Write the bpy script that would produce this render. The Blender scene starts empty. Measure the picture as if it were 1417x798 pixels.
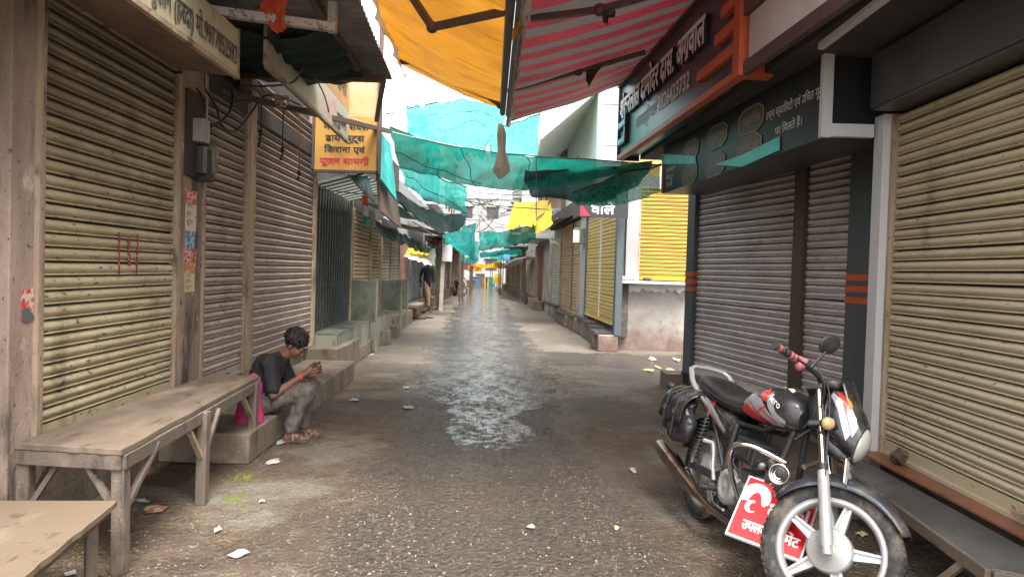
import bpy, bmesh, math, random
from math import sin, cos, pi, radians, sqrt, atan2
from mathutils import Vector, Matrix, noise
sc = bpy.context.scene
COL = sc.collection
rnd = random.Random(7)
# ------------------------------------------------------------------ camera
CAM_F, CAM_H, CAM_ROLL, CAM_PITCH = 1000.0, 1.4, radians(1.7), math.atan(24.8 / 1000)
_F = Vector((0, cos(CAM_PITCH), -sin(CAM_PITCH)))
_U0 = Vector((1, 0, 0)).cross(_F)
_R = cos(CAM_ROLL) * Vector((1, 0, 0)) + sin(CAM_ROLL) * _U0
_U = -sin(CAM_ROLL) * Vector((1, 0, 0)) + cos(CAM_ROLL) * _U0
_C = Vector((0, 0, CAM_H))
cam = bpy.data.cameras.new('camera')
cam.sensor_width = 36.0
cam.lens = 36.0 * CAM_F / 1417.0
cam.clip_start, cam.clip_end = 0.05, 2000
camo = bpy.data.objects.new('camera', cam)
COL.objects.link(camo)
camo.matrix_world = Matrix((( _R.x, _U.x, -_F.x, 0), (_R.y, _U.y, -_F.y, 0), (_R.z, _U.z, -_F.z, CAM_H), (0, 0, 0, 1)))
sc.camera = camo
# ------------------------------------------------------------------ sky, sun, exposure
SUN_EL, SUN_AZ = radians(62), radians(160)
w = bpy.data.worlds.new('World'); sc.world = w; w.use_nodes = True
nt = w.node_tree
bg = nt.nodes['Background']
sky = nt.nodes.new('ShaderNodeTexSky'); sky.sky_type = 'NISHITA'; sky.sun_disc = False
sky.sun_elevation = SUN_EL; sky.sun_rotation = SUN_AZ
sky.air_density = 1.0; sky.dust_density = 4.0; sky.ozone_density = 1.0
hs = nt.nodes.new('ShaderNodeHueSaturation'); hs.inputs['Saturation'].default_value = 0.22
cl = nt.nodes.new('ShaderNodeTexNoise'); cl.inputs['Scale'].default_value = 2.2; cl.inputs['Detail'].default_value = 5
cm = nt.nodes.new('ShaderNodeMapRange'); cm.inputs[1].default_value = .3; cm.inputs[2].default_value = .7
cm.inputs[3].default_value = 1.0; cm.inputs[4].default_value = 1.35
tc = nt.nodes.new('ShaderNodeTexCoord')
mm = nt.nodes.new('ShaderNodeVectorMath'); mm.operation = 'SCALE'
nt.links.new(tc.outputs['Generated'], cl.inputs['Vector'])
nt.links.new(cl.outputs[0], cm.inputs[0])
nt.links.new(sky.outputs[0], hs.inputs['Color'])
nt.links.new(hs.outputs[0], mm.inputs[0]); nt.links.new(cm.outputs[0], mm.inputs['Scale'])
nt.links.new(mm.outputs[0], bg.inputs[0])
bg.inputs[1].default_value = 0.15
sl = bpy.data.lights.new('sun', 'SUN'); sl.energy = 1.2; sl.angle = radians(25); sl.color = (1.0, .965, .91)
so = bpy.data.objects.new('sun', sl); COL.objects.link(so)
_d = Vector((sin(SUN_AZ) * cos(SUN_EL), cos(SUN_AZ) * cos(SUN_EL), sin(SUN_EL)))
so.rotation_euler = _d.to_track_quat('Z', 'Y').to_euler()
so.location = (0, 0, 30)
vs = sc.view_settings
sc.display_settings.display_device = 'sRGB'
vs.view_transform = 'Standard'; vs.look = 'None'; vs.gamma = 1.0; vs.use_curve_mapping = False
vs.exposure = 2.12
sc.cycles.max_bounces = 8; sc.cycles.diffuse_bounces = 4; sc.cycles.glossy_bounces = 3
sc.cycles.transparent_max_bounces = 12
sc.cycles.use_denoising = True

# ------------------------------------------------------------------ helpers
def at(px, py, Y):
    """world point at distance Y along the street for a direction measured in the photograph"""
    d = _F + _R * ((px - 708.5) / CAM_F) + _U * ((399 - py) / CAM_F)
    return _C + d * (Y / d.y)
def on(px, py, z=0.0):
    d = _F + _R * ((px - 708.5) / CAM_F) + _U * ((399 - py) / CAM_F)
    return _C + d * ((z - CAM_H) / d.z)
def lx(y): return -2.25 - .033 * y           # left shop line
def rx(y): return 1.86 - .055 * (y - 12.9)   # right far shop line

def tag(o, label=None, cat=None, group=None, kind=None):
    if label: o['label'] = label
    if cat: o['category'] = cat
    if group: o['group'] = group
    if kind: o['kind'] = kind
    return o
def thing(name, label, cat, loc=(0, 0, 0), group=None, rot=None):
    o = bpy.data.objects.new(name, None); COL.objects.link(o)
    o.empty_display_size = .2
    o.location = loc
    if rot: o.rotation_euler = rot
    return tag(o, label, cat, group)
def adopt(o, parent, world=True):
    o.parent = parent
    if world:
        m = Matrix.Identity(4); p = parent; chain = []
        while p: chain.append(p); p = p.parent
        for q in reversed(chain):
            m = m @ q.matrix_parent_inverse @ Matrix.LocRotScale(q.location, q.rotation_euler, q.scale)
        o.matrix_parent_inverse = m.inverted()
    return o
def link(name, me, parent=None, world=True):
    o = bpy.data.objects.new(name, me); COL.objects.link(o)
    if parent: adopt(o, parent, world)
    return o

class B:
    """collects shapes into one mesh"""
    def __init__(s, xf=None): s.v = []; s.f = []; s.m = []; s.mi = 0; s.xf = xf; s.sm = []; s.smooth = False
    def add(s, vs, fs, smooth=None):
        n = len(s.v)
        for q in vs:
            q = Vector(q); s.v.append(s.xf @ q if s.xf else q)
        for f in fs:
            s.f.append([i + n for i in f]); s.m.append(s.mi); s.sm.append(s.smooth if smooth is None else smooth)
        return s
    def box(s, c, size, rz=0, R=None):
        hx, hy, hz = size[0] / 2, size[1] / 2, size[2] / 2
        M = R or Matrix.Rotation(rz, 3, 'Z'); c = Vector(c)
        vs = [c + M @ Vector((x * hx, y * hy, z * hz)) for z in (-1, 1) for x, y in ((-1, -1), (1, -1), (1, 1), (-1, 1))]
        return s.add(vs, [(3, 2, 1, 0), (4, 5, 6, 7), (0, 1, 5, 4), (1, 2, 6, 5), (2, 3, 7, 6), (3, 0, 4, 7)], False)
    def bar(s, a, b, wd, ht, up=(0, 0, 1)):
        a, b = Vector(a), Vector(b); d = b - a; L = d.length
        if L < 1e-6: return s
        d /= L; up = Vector(up)
        if abs(d.dot(up)) > .98: up = Vector((1, 0, 0))
        x = d.cross(up).normalized(); z = x.cross(d)
        R = Matrix((x, d, z)).transposed()
        return s.box((a + b) / 2, (wd, L, ht), R=R)
    def tube(s, pts, r, seg=8, cap=True):
        pts = [Vector(q) for q in pts]; n = len(pts)
        rr = r if isinstance(r, (list, tuple)) else [r] * n
        vs, fs = [], []
        px = None
        for i, q in enumerate(pts):
            t = (pts[min(i + 1, n - 1)] - pts[max(i - 1, 0)]).normalized()
            if px is None:
                px = t.orthogonal().normalized()
            px = (px - t * px.dot(t)).normalized(); py = t.cross(px)
            for k in range(seg):
                a = 2 * pi * k / seg
                vs.append(q + (px * cos(a) + py * sin(a)) * rr[i])
        for i in range(n - 1):
            for k in range(seg):
                k2 = (k + 1) % seg
                fs.append((i * seg + k, i * seg + k2, (i + 1) * seg + k2, (i + 1) * seg + k))
        s.add(vs, fs, True)
        if cap:
            s.add(vs[:seg], [tuple(range(seg))[::-1]], False); s.add(vs[-seg:], [tuple(range(seg))], False)
        return s
    def lathe(s, c, axis, prof, seg=24, a0=0, a1=2 * pi, smooth=True):
        """prof: list of (radius, distance along the axis)"""
        c = Vector(c); ax = Vector(axis).normalized(); x = ax.orthogonal().normalized(); y = ax.cross(x)
        full = abs(a1 - a0 - 2 * pi) < 1e-6
        m = len(prof); n = seg if full else seg + 1
        vs = [c + ax * h + (x * cos(a0 + (a1 - a0) * k / seg) + y * sin(a0 + (a1 - a0) * k / seg)) * r for k in range(n) for r, h in prof]
        fs = []
        for k in range(seg):
            k2 = (k + 1) % n
            for i in range(m - 1):
                fs.append((k * m + i, k2 * m + i, k2 * m + i + 1, k * m + i + 1))
        return s.add(vs, fs, smooth)
    def ball(s, c, r, seg=12, rings=8):
        r = r if isinstance(r, (list, tuple)) else (r, r, r); c = Vector(c)
        vs = [c + Vector((0, 0, r[2]))]; fs = []
        for i in range(1, rings):
            t = pi * i / rings
            for k in range(seg):
                a = 2 * pi * k / seg
                vs.append(c + Vector((r[0] * sin(t) * cos(a), r[1] * sin(t) * sin(a), r[2] * cos(t))))
        vs.append(c - Vector((0, 0, r[2])))
        for k in range(seg):
            fs.append((0, 1 + k, 1 + (k + 1) % seg))
        for i in range(rings - 2):
            for k in range(seg):
                a = 1 + i * seg + k; b = 1 + i * seg + (k + 1) % seg
                fs.append((a, a + seg, b + seg, b))
        e = len(vs) - 1; o = 1 + (rings - 2) * seg
        for k in range(seg):
            fs.append((e, o + (k + 1) % seg, o + k))
        return s.add(vs, fs, True)
    def grid(s, fn, nu, nv, smooth=True, mfn=None):
        vs = [fn(i / nu, j / nv) for j in range(nv + 1) for i in range(nu + 1)]
        n0 = len(s.v); keep = s.mi
        for q in vs:
            q = Vector(q); s.v.append(s.xf @ q if s.xf else q)
        for j in range(nv):
            for i in range(nu):
                a = n0 + j * (nu + 1) + i
                s.f.append([a, a + 1, a + nu + 2, a + nu + 1])
                s.m.append(mfn((i + .5) / nu, (j + .5) / nv) if mfn else keep); s.sm.append(smooth)
        return s
    def prism(s, poly, d, smooth=False):
        """closed outline (list of 3-D points) pushed along d"""
        n = len(poly); d = Vector(d); p = [Vector(q) for q in poly]
        vs = p + [q + d for q in p]
        fs = [tuple(range(n))[::-1], tuple(range(n, 2 * n))] + [(i, (i + 1) % n, n + (i + 1) % n, n + i) for i in range(n)]
        return s.add(vs, fs, smooth)
    def loft(s, secs, seg=16, cap=True):
        """secs: rings of equal point count"""
        m = len(secs[0]); vs = [q for r in secs for q in r]; fs = []
        for i in range(len(secs) - 1):
            for k in range(m):
                k2 = (k + 1) % m
                fs.append((i * m + k, i * m + k2, (i + 1) * m + k2, (i + 1) * m + k))
        s.add(vs, fs, True)
        if cap:
            s.add(secs[0], [tuple(range(m))[::-1]], True); s.add(secs[-1], [tuple(range(m))], True)
        return s
    def mesh(s, name, mats):
        me = bpy.data.meshes.new(name)
        me.from_pydata([tuple(q) for q in s.v], [], s.f)
        for m_ in (mats if isinstance(mats, (list, tuple)) else [mats]): me.materials.append(m_)
        me.polygons.foreach_set('material_index', s.m)
        me.polygons.foreach_set('use_smooth', s.sm)
        me.update()
        return me
    def obj(s, name, mats, parent=None, world=True, bevel=0, fix=False):
        me = s.mesh(name, mats)
        if fix or bevel:
            bm = bmesh.new(); bm.from_mesh(me)
            bmesh.ops.remove_doubles(bm, verts=bm.verts, dist=1e-5)
            bmesh.ops.recalc_face_normals(bm, faces=bm.faces)
            bm.to_mesh(me); bm.free()
        o = link(name, me, parent, world)
        if bevel:
            md = o.modifiers.new('bevel', 'BEVEL'); md.width = bevel; md.segments = 2; md.limit_method = 'ANGLE'; md.angle_limit = radians(40)
        return o
def ell(x, zc, hw, hh, n=2.5, m=20, yc=0):
    """superellipse ring in a plane of constant x"""
    r = []
    for k in range(m):
        a = 2 * pi * k / m; c, s_ = cos(a), sin(a)
        r.append(Vector((x, yc + hw * math.copysign(abs(c) ** (2 / n), c), zc + hh * math.copysign(abs(s_) ** (2 / n), s_))))
    return r
def vnoise(p, s=1.0): return noise.noise(Vector(p) * s)

# ------------------------------------------------------------------ materials
def mat(name, col, rough=.8, metal=0.0, layers=(), bump=.25, bs=80, local=False, rand=.0, spec=.5, coat=0, transl=0, transp=0, emit=None, rl=None, top=None):
    """layers: (colour, scale, stretch(x,y,z), lo, hi, amount): noise masks of dirt, wear, second tone"""
    m = bpy.data.materials.new(name); m.use_nodes = True
    n, l = m.node_tree.nodes, m.node_tree.links
    p = n['Principled BSDF']; out = n['Material Output']
    p.inputs['Roughness'].default_value = rough; p.inputs['Metallic'].default_value = metal
    p.inputs['Specular IOR Level'].default_value = spec
    if coat: p.inputs['Coat Weight'].default_value = coat; p.inputs['Coat Roughness'].default_value = .08
    if local:
        src = n.new('ShaderNodeTexCoord').outputs['Object']
    else:
        src = n.new('ShaderNodeNewGeometry').outputs['Position']
    c = None; first = n.new('ShaderNodeRGB'); first.outputs[0].default_value = (*col, 1); c = first.outputs[0]
    if rand:
        oi = n.new('ShaderNodeObjectInfo'); mr = n.new('ShaderNodeMapRange')
        mr.inputs[3].default_value = 1 - rand; mr.inputs[4].default_value = 1 + rand
        l.new(oi.outputs['Random'], mr.inputs[0])
        h = n.new('ShaderNodeHueSaturation'); l.new(c, h.inputs['Color']); l.new(mr.outputs[0], h.inputs['Value']); c = h.outputs[0]
    for i, (lc, s_, st, lo, hi, am) in enumerate(layers):
        mp = n.new('ShaderNodeMapping'); mp.inputs['Scale'].default_value = st
        mp.inputs['Location'].default_value = (i * 7.3 + len(name), i * 3.1, i * 5.7)
        l.new(src, mp.inputs[0])
        nz = n.new('ShaderNodeTexNoise'); nz.inputs['Scale'].default_value = s_; nz.inputs['Detail'].default_value = 7; nz.inputs['Roughness'].default_value = .62
        l.new(mp.outputs[0], nz.inputs['Vector'])
        mr = n.new('ShaderNodeMapRange'); mr.inputs[1].default_value = lo; mr.inputs[2].default_value = hi; mr.inputs[4].default_value = am
        l.new(nz.outputs[0], mr.inputs[0])
        mx = n.new('ShaderNodeMix'); mx.data_type = 'RGBA'
        l.new(mr.outputs[0], mx.inputs[0]); l.new(c, mx.inputs[6]); mx.inputs[7].default_value = (*lc, 1)
        c = mx.outputs[2]
    if top:     # patchy tone graded by height: (colour, z from, z to, amount)
        sp = n.new('ShaderNodeSeparateXYZ'); l.new(src, sp.inputs[0])
        nz = n.new('ShaderNodeTexNoise'); nz.inputs['Scale'].default_value = 2.6; nz.inputs['Detail'].default_value = 7; l.new(src, nz.inputs['Vector'])
        ma = n.new('ShaderNodeMath'); ma.operation = 'MULTIPLY_ADD'; l.new(nz.outputs[0], ma.inputs[0]); ma.inputs[1].default_value = 1.5; l.new(sp.outputs[2], ma.inputs[2])
        mr = n.new('ShaderNodeMapRange'); mr.inputs[1].default_value = top[1] + .75; mr.inputs[2].default_value = top[2] + .75; mr.inputs[4].default_value = top[3]; l.new(ma.outputs[0], mr.inputs[0])
        mx = n.new('ShaderNodeMix'); mx.data_type = 'RGBA'; l.new(mr.outputs[0], mx.inputs[0]); l.new(c, mx.inputs[6]); mx.inputs[7].default_value = (*top[0], 1); c = mx.outputs[2]
    l.new(c, p.inputs['Base Color'])
    if rl:      # roughness noise: (scale, lo rough, hi rough)
        nz = n.new('ShaderNodeTexNoise'); nz.inputs['Scale'].default_value = rl[0]; nz.inputs['Detail'].default_value = 5
        l.new(src, nz.inputs['Vector'])
        mr = n.new('ShaderNodeMapRange'); mr.inputs[1].default_value = .35; mr.inputs[2].default_value = .65
        mr.inputs[3].default_value = rl[1]; mr.inputs[4].default_value = rl[2]
        l.new(nz.outputs[0], mr.inputs[0]); l.new(mr.outputs[0], p.inputs['Roughness'])
    if bump:
        nz = n.new('ShaderNodeTexNoise'); nz.inputs['Scale'].default_value = bs; nz.inputs['Detail'].default_value = 6
        l.new(src, nz.inputs['Vector'])
        b = n.new('ShaderNodeBump'); b.inputs['Strength'].default_value = bump; b.inputs['Distance'].default_value = .01
        l.new(nz.outputs[0], b.inputs['Height']); l.new(b.outputs[0], p.inputs['Normal'])
    sh = p.outputs[0]
    if transl:
        t = n.new('ShaderNodeBsdfTranslucent'); l.new(c, t.inputs[0])
        ms = n.new('ShaderNodeMixShader'); ms.inputs[0].default_value = transl
        l.new(sh, ms.inputs[1]); l.new(t.outputs[0], ms.inputs[2]); sh = ms.outputs[0]
    if transp:
        t = n.new('ShaderNodeBsdfTransparent')
        ms = n.new('ShaderNodeMixShader'); ms.inputs[0].default_value = transp
        l.new(sh, ms.inputs[1]); l.new(t.outputs[0], ms.inputs[2]); sh = ms.outputs[0]
    if emit:
        p.inputs['Emission Color'].default_value = (*emit[0], 1); p.inputs['Emission Strength'].default_value = emit[1]
    if sh is not p.outputs[0]: l.new(sh, out.inputs[0])
    return m
GR = (.035, .028, .02); RUST = (.13, .055, .025); BR = (.10, .07, .045)
m_cream = mat('cream_shutter_paint', (.50, .43, .275), .5, layers=[((.35, .275, .16), 1.6, (1, 1, 1), .40, .60, .75), (BR, 4, (1, 1, .35), .58, .70, .5), (RUST, 7, (1, 1, .25), .64, .72, .6), (GR, 20, (1, .6, 1.6), .61, .65, .95), ((.62, .56, .40), 6, (1, .5, 2), .60, .70, .6)], bump=.15, bs=60, rand=.10, top=((.085, .06, .036), 1.35, 2.5, .8))
m_cream2 = mat('buff_shutter_paint', (.50, .43, .275), .42, layers=[((.38, .31, .185), 1.3, (1, 1, 1), .43, .62, .6), (BR, 4, (1, 1, .35), .56, .70, .55), (RUST, 8, (1, 1, .25), .64, .72, .6), (GR, 24, (1, .6, 1.8), .65, .68, .9), ((.62, .57, .44), 5, (1, .4, 3), .60, .7, .5)], bump=.1, bs=60, rand=.05, top=((.2, .15, .09), 1.9, 3.2, .6))
m_brown = mat('brown_shutter_paint', (.43, .35, .295), .5, layers=[((.27, .195, .155), 2.2, (1, 1, 1), .4, .65, .5), (GR, 4, (1, 1, .35), .58, .72, .5), (RUST, 7, (1, 1, .25), .62, .70, .6), (GR, 20, (1, .6, 1.8), .60, .64, .95), ((.56, .48, .42), 6, (1, .5, 2.5), .58, .68, .6)], bump=.14, bs=60, rand=.10, top=((.09, .062, .048), 1.5, 2.8, .8))
m_grey = mat('grey_shutter_paint', (.64, .595, .575), .42, metal=.1, layers=[((.42, .36, .35), 2.0, (1, 1, 1), .42, .65, .6), ((.06, .045, .04), 22, (.5, .5, 2.2), .635, .665, .95), ((.55, .51, .50), 6, (.5, .5, 3), .58, .68, .5), ((.10, .075, .07), 5, (1, 1, .5), .62, .74, .5)], bump=.08, bs=60, rand=.05, top=((.12, .10, .095), 1.7, 3.2, .7))
m_yel = mat('yellow_shutter_paint', (.36, .225, .015), .5, layers=[((.28, .16, .015), 2, (1, 1, 1), .45, .7, .5), (BR, 10, (1, 1, 6), .62, .72, .5)], bump=.1, rand=.06)
m_yel2 = mat('faded_yellow_shutter_paint', (.48, .33, .07), .5, layers=[((.42, .37, .20), 1.1, (1, 1, 1), .48, .62, .6), (BR, 12, (1, 1, 5), .62, .72, .5)], bump=.1, rand=.07)
m_tan = mat('tan_shutter_paint', (.38, .28, .15), .55, layers=[((.24, .16, .09), 2, (1, 1, 1), .45, .65, .7), (GR, 12, (1, 1, 4), .6, .7, .6)], bump=.1, rand=.07)
m_sage = mat('sage_shutter_paint', (.36, .38, .29), .55, layers=[((.24, .25, .18), 2, (1, 1, 1), .45, .65, .7), (GR, 12, (1, 1, 4), .6, .7, .5)], bump=.1, rand=.07)
m_pale = mat('pale_shutter_paint', (.48, .44, .37), .55, layers=[((.3, .26, .2), 2, (1, 1, 1), .45, .65, .7), (GR, 12, (1, 1, 4), .6, .7, .5)], bump=.1, rand=.07)
m_maroon = mat('maroon_shutter_paint', (.14, .06, .055), .55, layers=[((.08, .04, .04), 2, (1, 1, 1), .45, .65, .7)], bump=.1, rand=.07)
m_back = mat('oily_gap', (.02, .017, .014), .7, bump=0)  # near-black sheet behind the slats and in window openings
m_pillar = mat('pink_brown_plaster', (.34, .255, .205), .85, layers=[((.17, .115, .085), 2.2, (1, 1, .4), .40, .58, .8), (GR, 4.5, (1, 1, .25), .50, .62, .85), ((.52, .45, .37), 9, (1, 1, .5), .60, .68, .6), (GR, 26, (1, 1, .8), .62, .66, .85)], bump=.4, bs=45)
m_rail = mat('rusty_cream_steel', (.36, .28, .19), .6, layers=[((.26, .18, .12), 4, (1, 1, .4), .42, .6, .8), (GR, 6, (1, 1, .4), .54, .68, .8), (RUST, 16, (1, 1, .6), .58, .68, .8)], bump=.3, bs=60)
m_drail = mat('dark_rusty_steel', (.085, .06, .045), .6, layers=[(RUST, 9, (1, 1, .4), .5, .66, .7), ((.2, .15, .12), 22, (1, 1, .5), .6, .7, .6)], bump=.3, bs=60)
m_conc = mat('stained_concrete', (.215, .17, .125), .85, layers=[((.115, .085, .06), 2, (1, 1, 1), .4, .62, .75), (GR, 5, (1, 1, .6), .52, .7, .7), ((.42, .37, .3), 11, (1, 1, 1), .62, .72, .6)], bump=.6, bs=40)
m_plinth = mat('dark_stained_masonry', (.15, .115, .085), .85, layers=[((.07, .055, .04), 3, (1, 1, .5), .42, .62, .8), ((.5, .46, .38), 6, (1, 1, .35), .66, .72, .7), ((.09, .12, .03), 2.6, (1, 1, 1), .6, .7, .5)], bump=.9, bs=22)
m_dark = mat('dark_grimy_wall', (.055, .047, .042), .8, layers=[((.03, .026, .024), 2, (1, 1, 1), .4, .6, .7)], bump=.3)
m_char = mat('charcoal_panel', (.05, .05, .052), .38, layers=[((.085, .08, .08), 2, (1, 1, .5), .45, .65, .5)], bump=.05)
m_slate = mat('blue_grey_paint', (.085, .10, .11), .45, layers=[((.05, .058, .062), 3, (1, 1, .4), .45, .65, .6), ((.3, .3, .3), 25, (1, 1, 1), .7, .73, .6)], bump=.08)
m_orange = mat('orange_paint', (.55, .10, .03), .45, layers=[((.35, .07, .03), 4, (1, 1, 1), .5, .7, .5)], bump=.05)
m_white = mat('white_paint', (.52, .52, .51), .5, layers=[((.42, .41, .38), 2.5, (1, 1, .4), .48, .68, .6), (BR, 30, (1, 1, 1), .69, .73, .7)], bump=.1)
m_offw = mat('off_white_panel', (.60, .57, .54), .5, layers=[((.4, .33, .29), 2, (1, 1, 1), .45, .65, .5)], bump=.05)
m_dbrown = mat('dark_brown_trim', (.085, .055, .05), .45, layers=[((.05, .035, .03), 5, (1, 1, 1), .45, .65, .6)], bump=.05)
m_limew = mat('patchy_limewash', (.31, .29, .262), .85, layers=[((.24, .215, .18), 1.8, (1, 1, 1), .42, .62, .6), ((.20, .115, .085), 1.4, (1, 1, 1), .50, .60, .8), (GR, 7, (1, 1, .6), .6, .72, .7), ((.38, .365, .335), 9, (1, 1, 1), .58, .68, .5)], bump=.5, bs=30, top=((.13, .075, .055), .55, .05, .85))
m_greyw = mat('grey_render', (.34, .335, .33), .8, layers=[((.24, .23, .22), 2.5, (1, 1, .4), .45, .65, .6), (GR, 22, (1, 1, 1), .68, .73, .6)], bump=.2)
m_wood = mat('weathered_table_wood', (.165, .125, .09), .6, layers=[((.085, .062, .045), 3, (1.5, .35, 1), .42, .62, .8), ((.27, .21, .15), 2.5, (1.2, .5, 1), .55, .68, .7), (GR, 12, (1, .4, 1), .57, .66, .75), ((.40, .36, .30), 30, (1, 1, 1), .68, .71, .8)], bump=.3, bs=50, rl=(4, .45, .8))
m_legw = mat('rusted_brown_leg', (.12, .092, .072), .65, layers=[((.2, .155, .12), 8, (1, 1, .3), .5, .65, .7), (GR, 10, (1, 1, .4), .56, .68, .7), ((.4, .35, .3), 30, (1, 1, 1), .68, .72, .7)], bump=.3)
m_pbrown = mat('plaster_brown_wall', (.30, .2, .15), .85, layers=[((.2, .13, .09), 2, (1, 1, 1), .4, .6, .7)], bump=.3)
m_tile = mat('green_grey_tile', (.155, .16, .125), .6, layers=[((.13, .15, .115), 2.4, (1, 1, 1), .42, .62, .7), ((.055, .045, .03), 3.5, (1, 1, .7), .48, .64, .8), ((.26, .30, .25), 6, (1, 1, 1), .62, .7, .4)], bump=.1, rl=(5, .3, .7))
m_tilew = mat('pale_green_tile', (.25, .245, .19), .6, layers=[((.13, .12, .085), 2.4, (1, 1, .6), .44, .64, .8), (GR, 6, (1, 1, .4), .56, .68, .7)], bump=.1)
m_gate = mat('dark_green_steel', (.062, .075, .066), .45, layers=[((.17, .185, .16), 12, (1, 1, .4), .52, .66, .6), (RUST, 15, (1, 1, .5), .6, .7, .6)], bump=.15)
m_black = mat('black_cable', (.015, .015, .015), .5, bump=0)
m_tar = mat('yellow_tarpaulin', (.60, .255, .018), .5, layers=[((.40, .15, .01), 2.0, (.5, 1, 1), .42, .62, .7), ((.26, .10, .015), 5, (.35, 3.0, 1), .53, .66, .75), ((.70, .36, .05), 3, (.4, 2.5, 1), .58, .7, .5)], bump=.25, bs=25, transl=.24)
m_tary = mat('bright_yellow_tarpaulin', (.78, .52, .03), .5, layers=[((.6, .36, .02), 3, (1, 1, 1), .45, .65, .5)], bump=.2, bs=25, transl=.4)
m_red = mat('faded_red_awning_cloth', (.36, .036, .058), .6, layers=[((.24, .03, .045), 3, (1, 1, 1), .42, .62, .7), ((.13, .05, .045), 6, (1, .4, 1), .54, .68, .7)], bump=.25, bs=30, transl=.10)
m_gry = mat('grey_awning_cloth', (.17, .145, .135), .6, layers=[((.15, .125, .11), 3, (1, 1, 1), .45, .65, .6), ((.1, .08, .07), 14, (1, .3, 1), .62, .72, .5)], bump=.25, bs=30, transl=.10)
m_teal = mat('teal_shade_net', (.012, .30, .225), .7, layers=[((.008, .19, .15), 3, (1, 1, 1), .4, .65, .7), ((.05, .42, .34), 16, (1, .3, 2), .55, .7, .4), ((.006, .12, .10), 7, (2.5, .4, .8), .56, .66, .6)], bump=.5, bs=30, transl=.36, transp=.05)
m_tealp = mat('pale_teal_shade_net', (.035, .37, .325), .7, layers=[((.02, .26, .235), 2.4, (1, 1, 1), .4, .65, .6), ((.018, .20, .185), 5, (2.5, .3, .7), .52, .64, .75), ((.16, .60, .55), 6, (2, .3, .9), .58, .68, .6)], bump=.1, bs=60, transl=.4, transp=.08)  # dark and light streaks paint fold shading into the cloth colour
m_green = mat('green_shade_net', (.015, .25, .185), .75, layers=[((.01, .16, .12), 3, (1, 1, 1), .4, .65, .7)], bump=.15, bs=60, transl=.5, transp=.06)
m_dnet = mat('dark_green_net', (.014, .040, .036), .8, layers=[((.012, .03, .028), 4, (1, 1, 1), .4, .65, .7), ((.04, .09, .075), 20, (1, 1, 1), .58, .7, .5)], bump=.2, bs=80, transl=.25, transp=.04)
m_mnet = mat('mottled_green_net', (.03, .30, .20), .8, layers=[((.02, .05, .04), 24, (1, 1, 1), .5, .58, .8)], bump=.2, bs=80, transl=.5, transp=.15)
m_wtarp = mat('dirty_white_tarp', (.68, .66, .62), .6, layers=[((.45, .4, .34), 4, (1, 1, 1), .48, .68, .6)], bump=.2, bs=30, transl=.4)
m_corr = mat('old_corrugated_iron', (.20, .195, .195), .55, metal=.3, layers=[((.08, .075, .075), 2.5, (1, 1, 1), .42, .62, .7), (RUST, 3, (1, .4, 1), .58, .7, .5)], bump=.2)
m_pipe = mat('flaking_white_pipe', (.40, .37, .35), .6, layers=[(RUST, 24, (1, 1, 1), .52, .6, .8), (GR, 30, (1, 1, 1), .6, .66, .7)], bump=.3)
m_pipeb = mat('brown_painted_steel', (.075, .045, .04), .5, layers=[(RUST, 14, (1, 1, 1), .55, .68, .6)], bump=.15)
m_tealp2 = mat('teal_enamel', (.10, .68, .64), .4, layers=[((.04, .22, .22), 3, (1, 1, 1), .45, .65, .5)], bump=.05)  # enamel, also the painted net reflections on the black board
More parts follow.
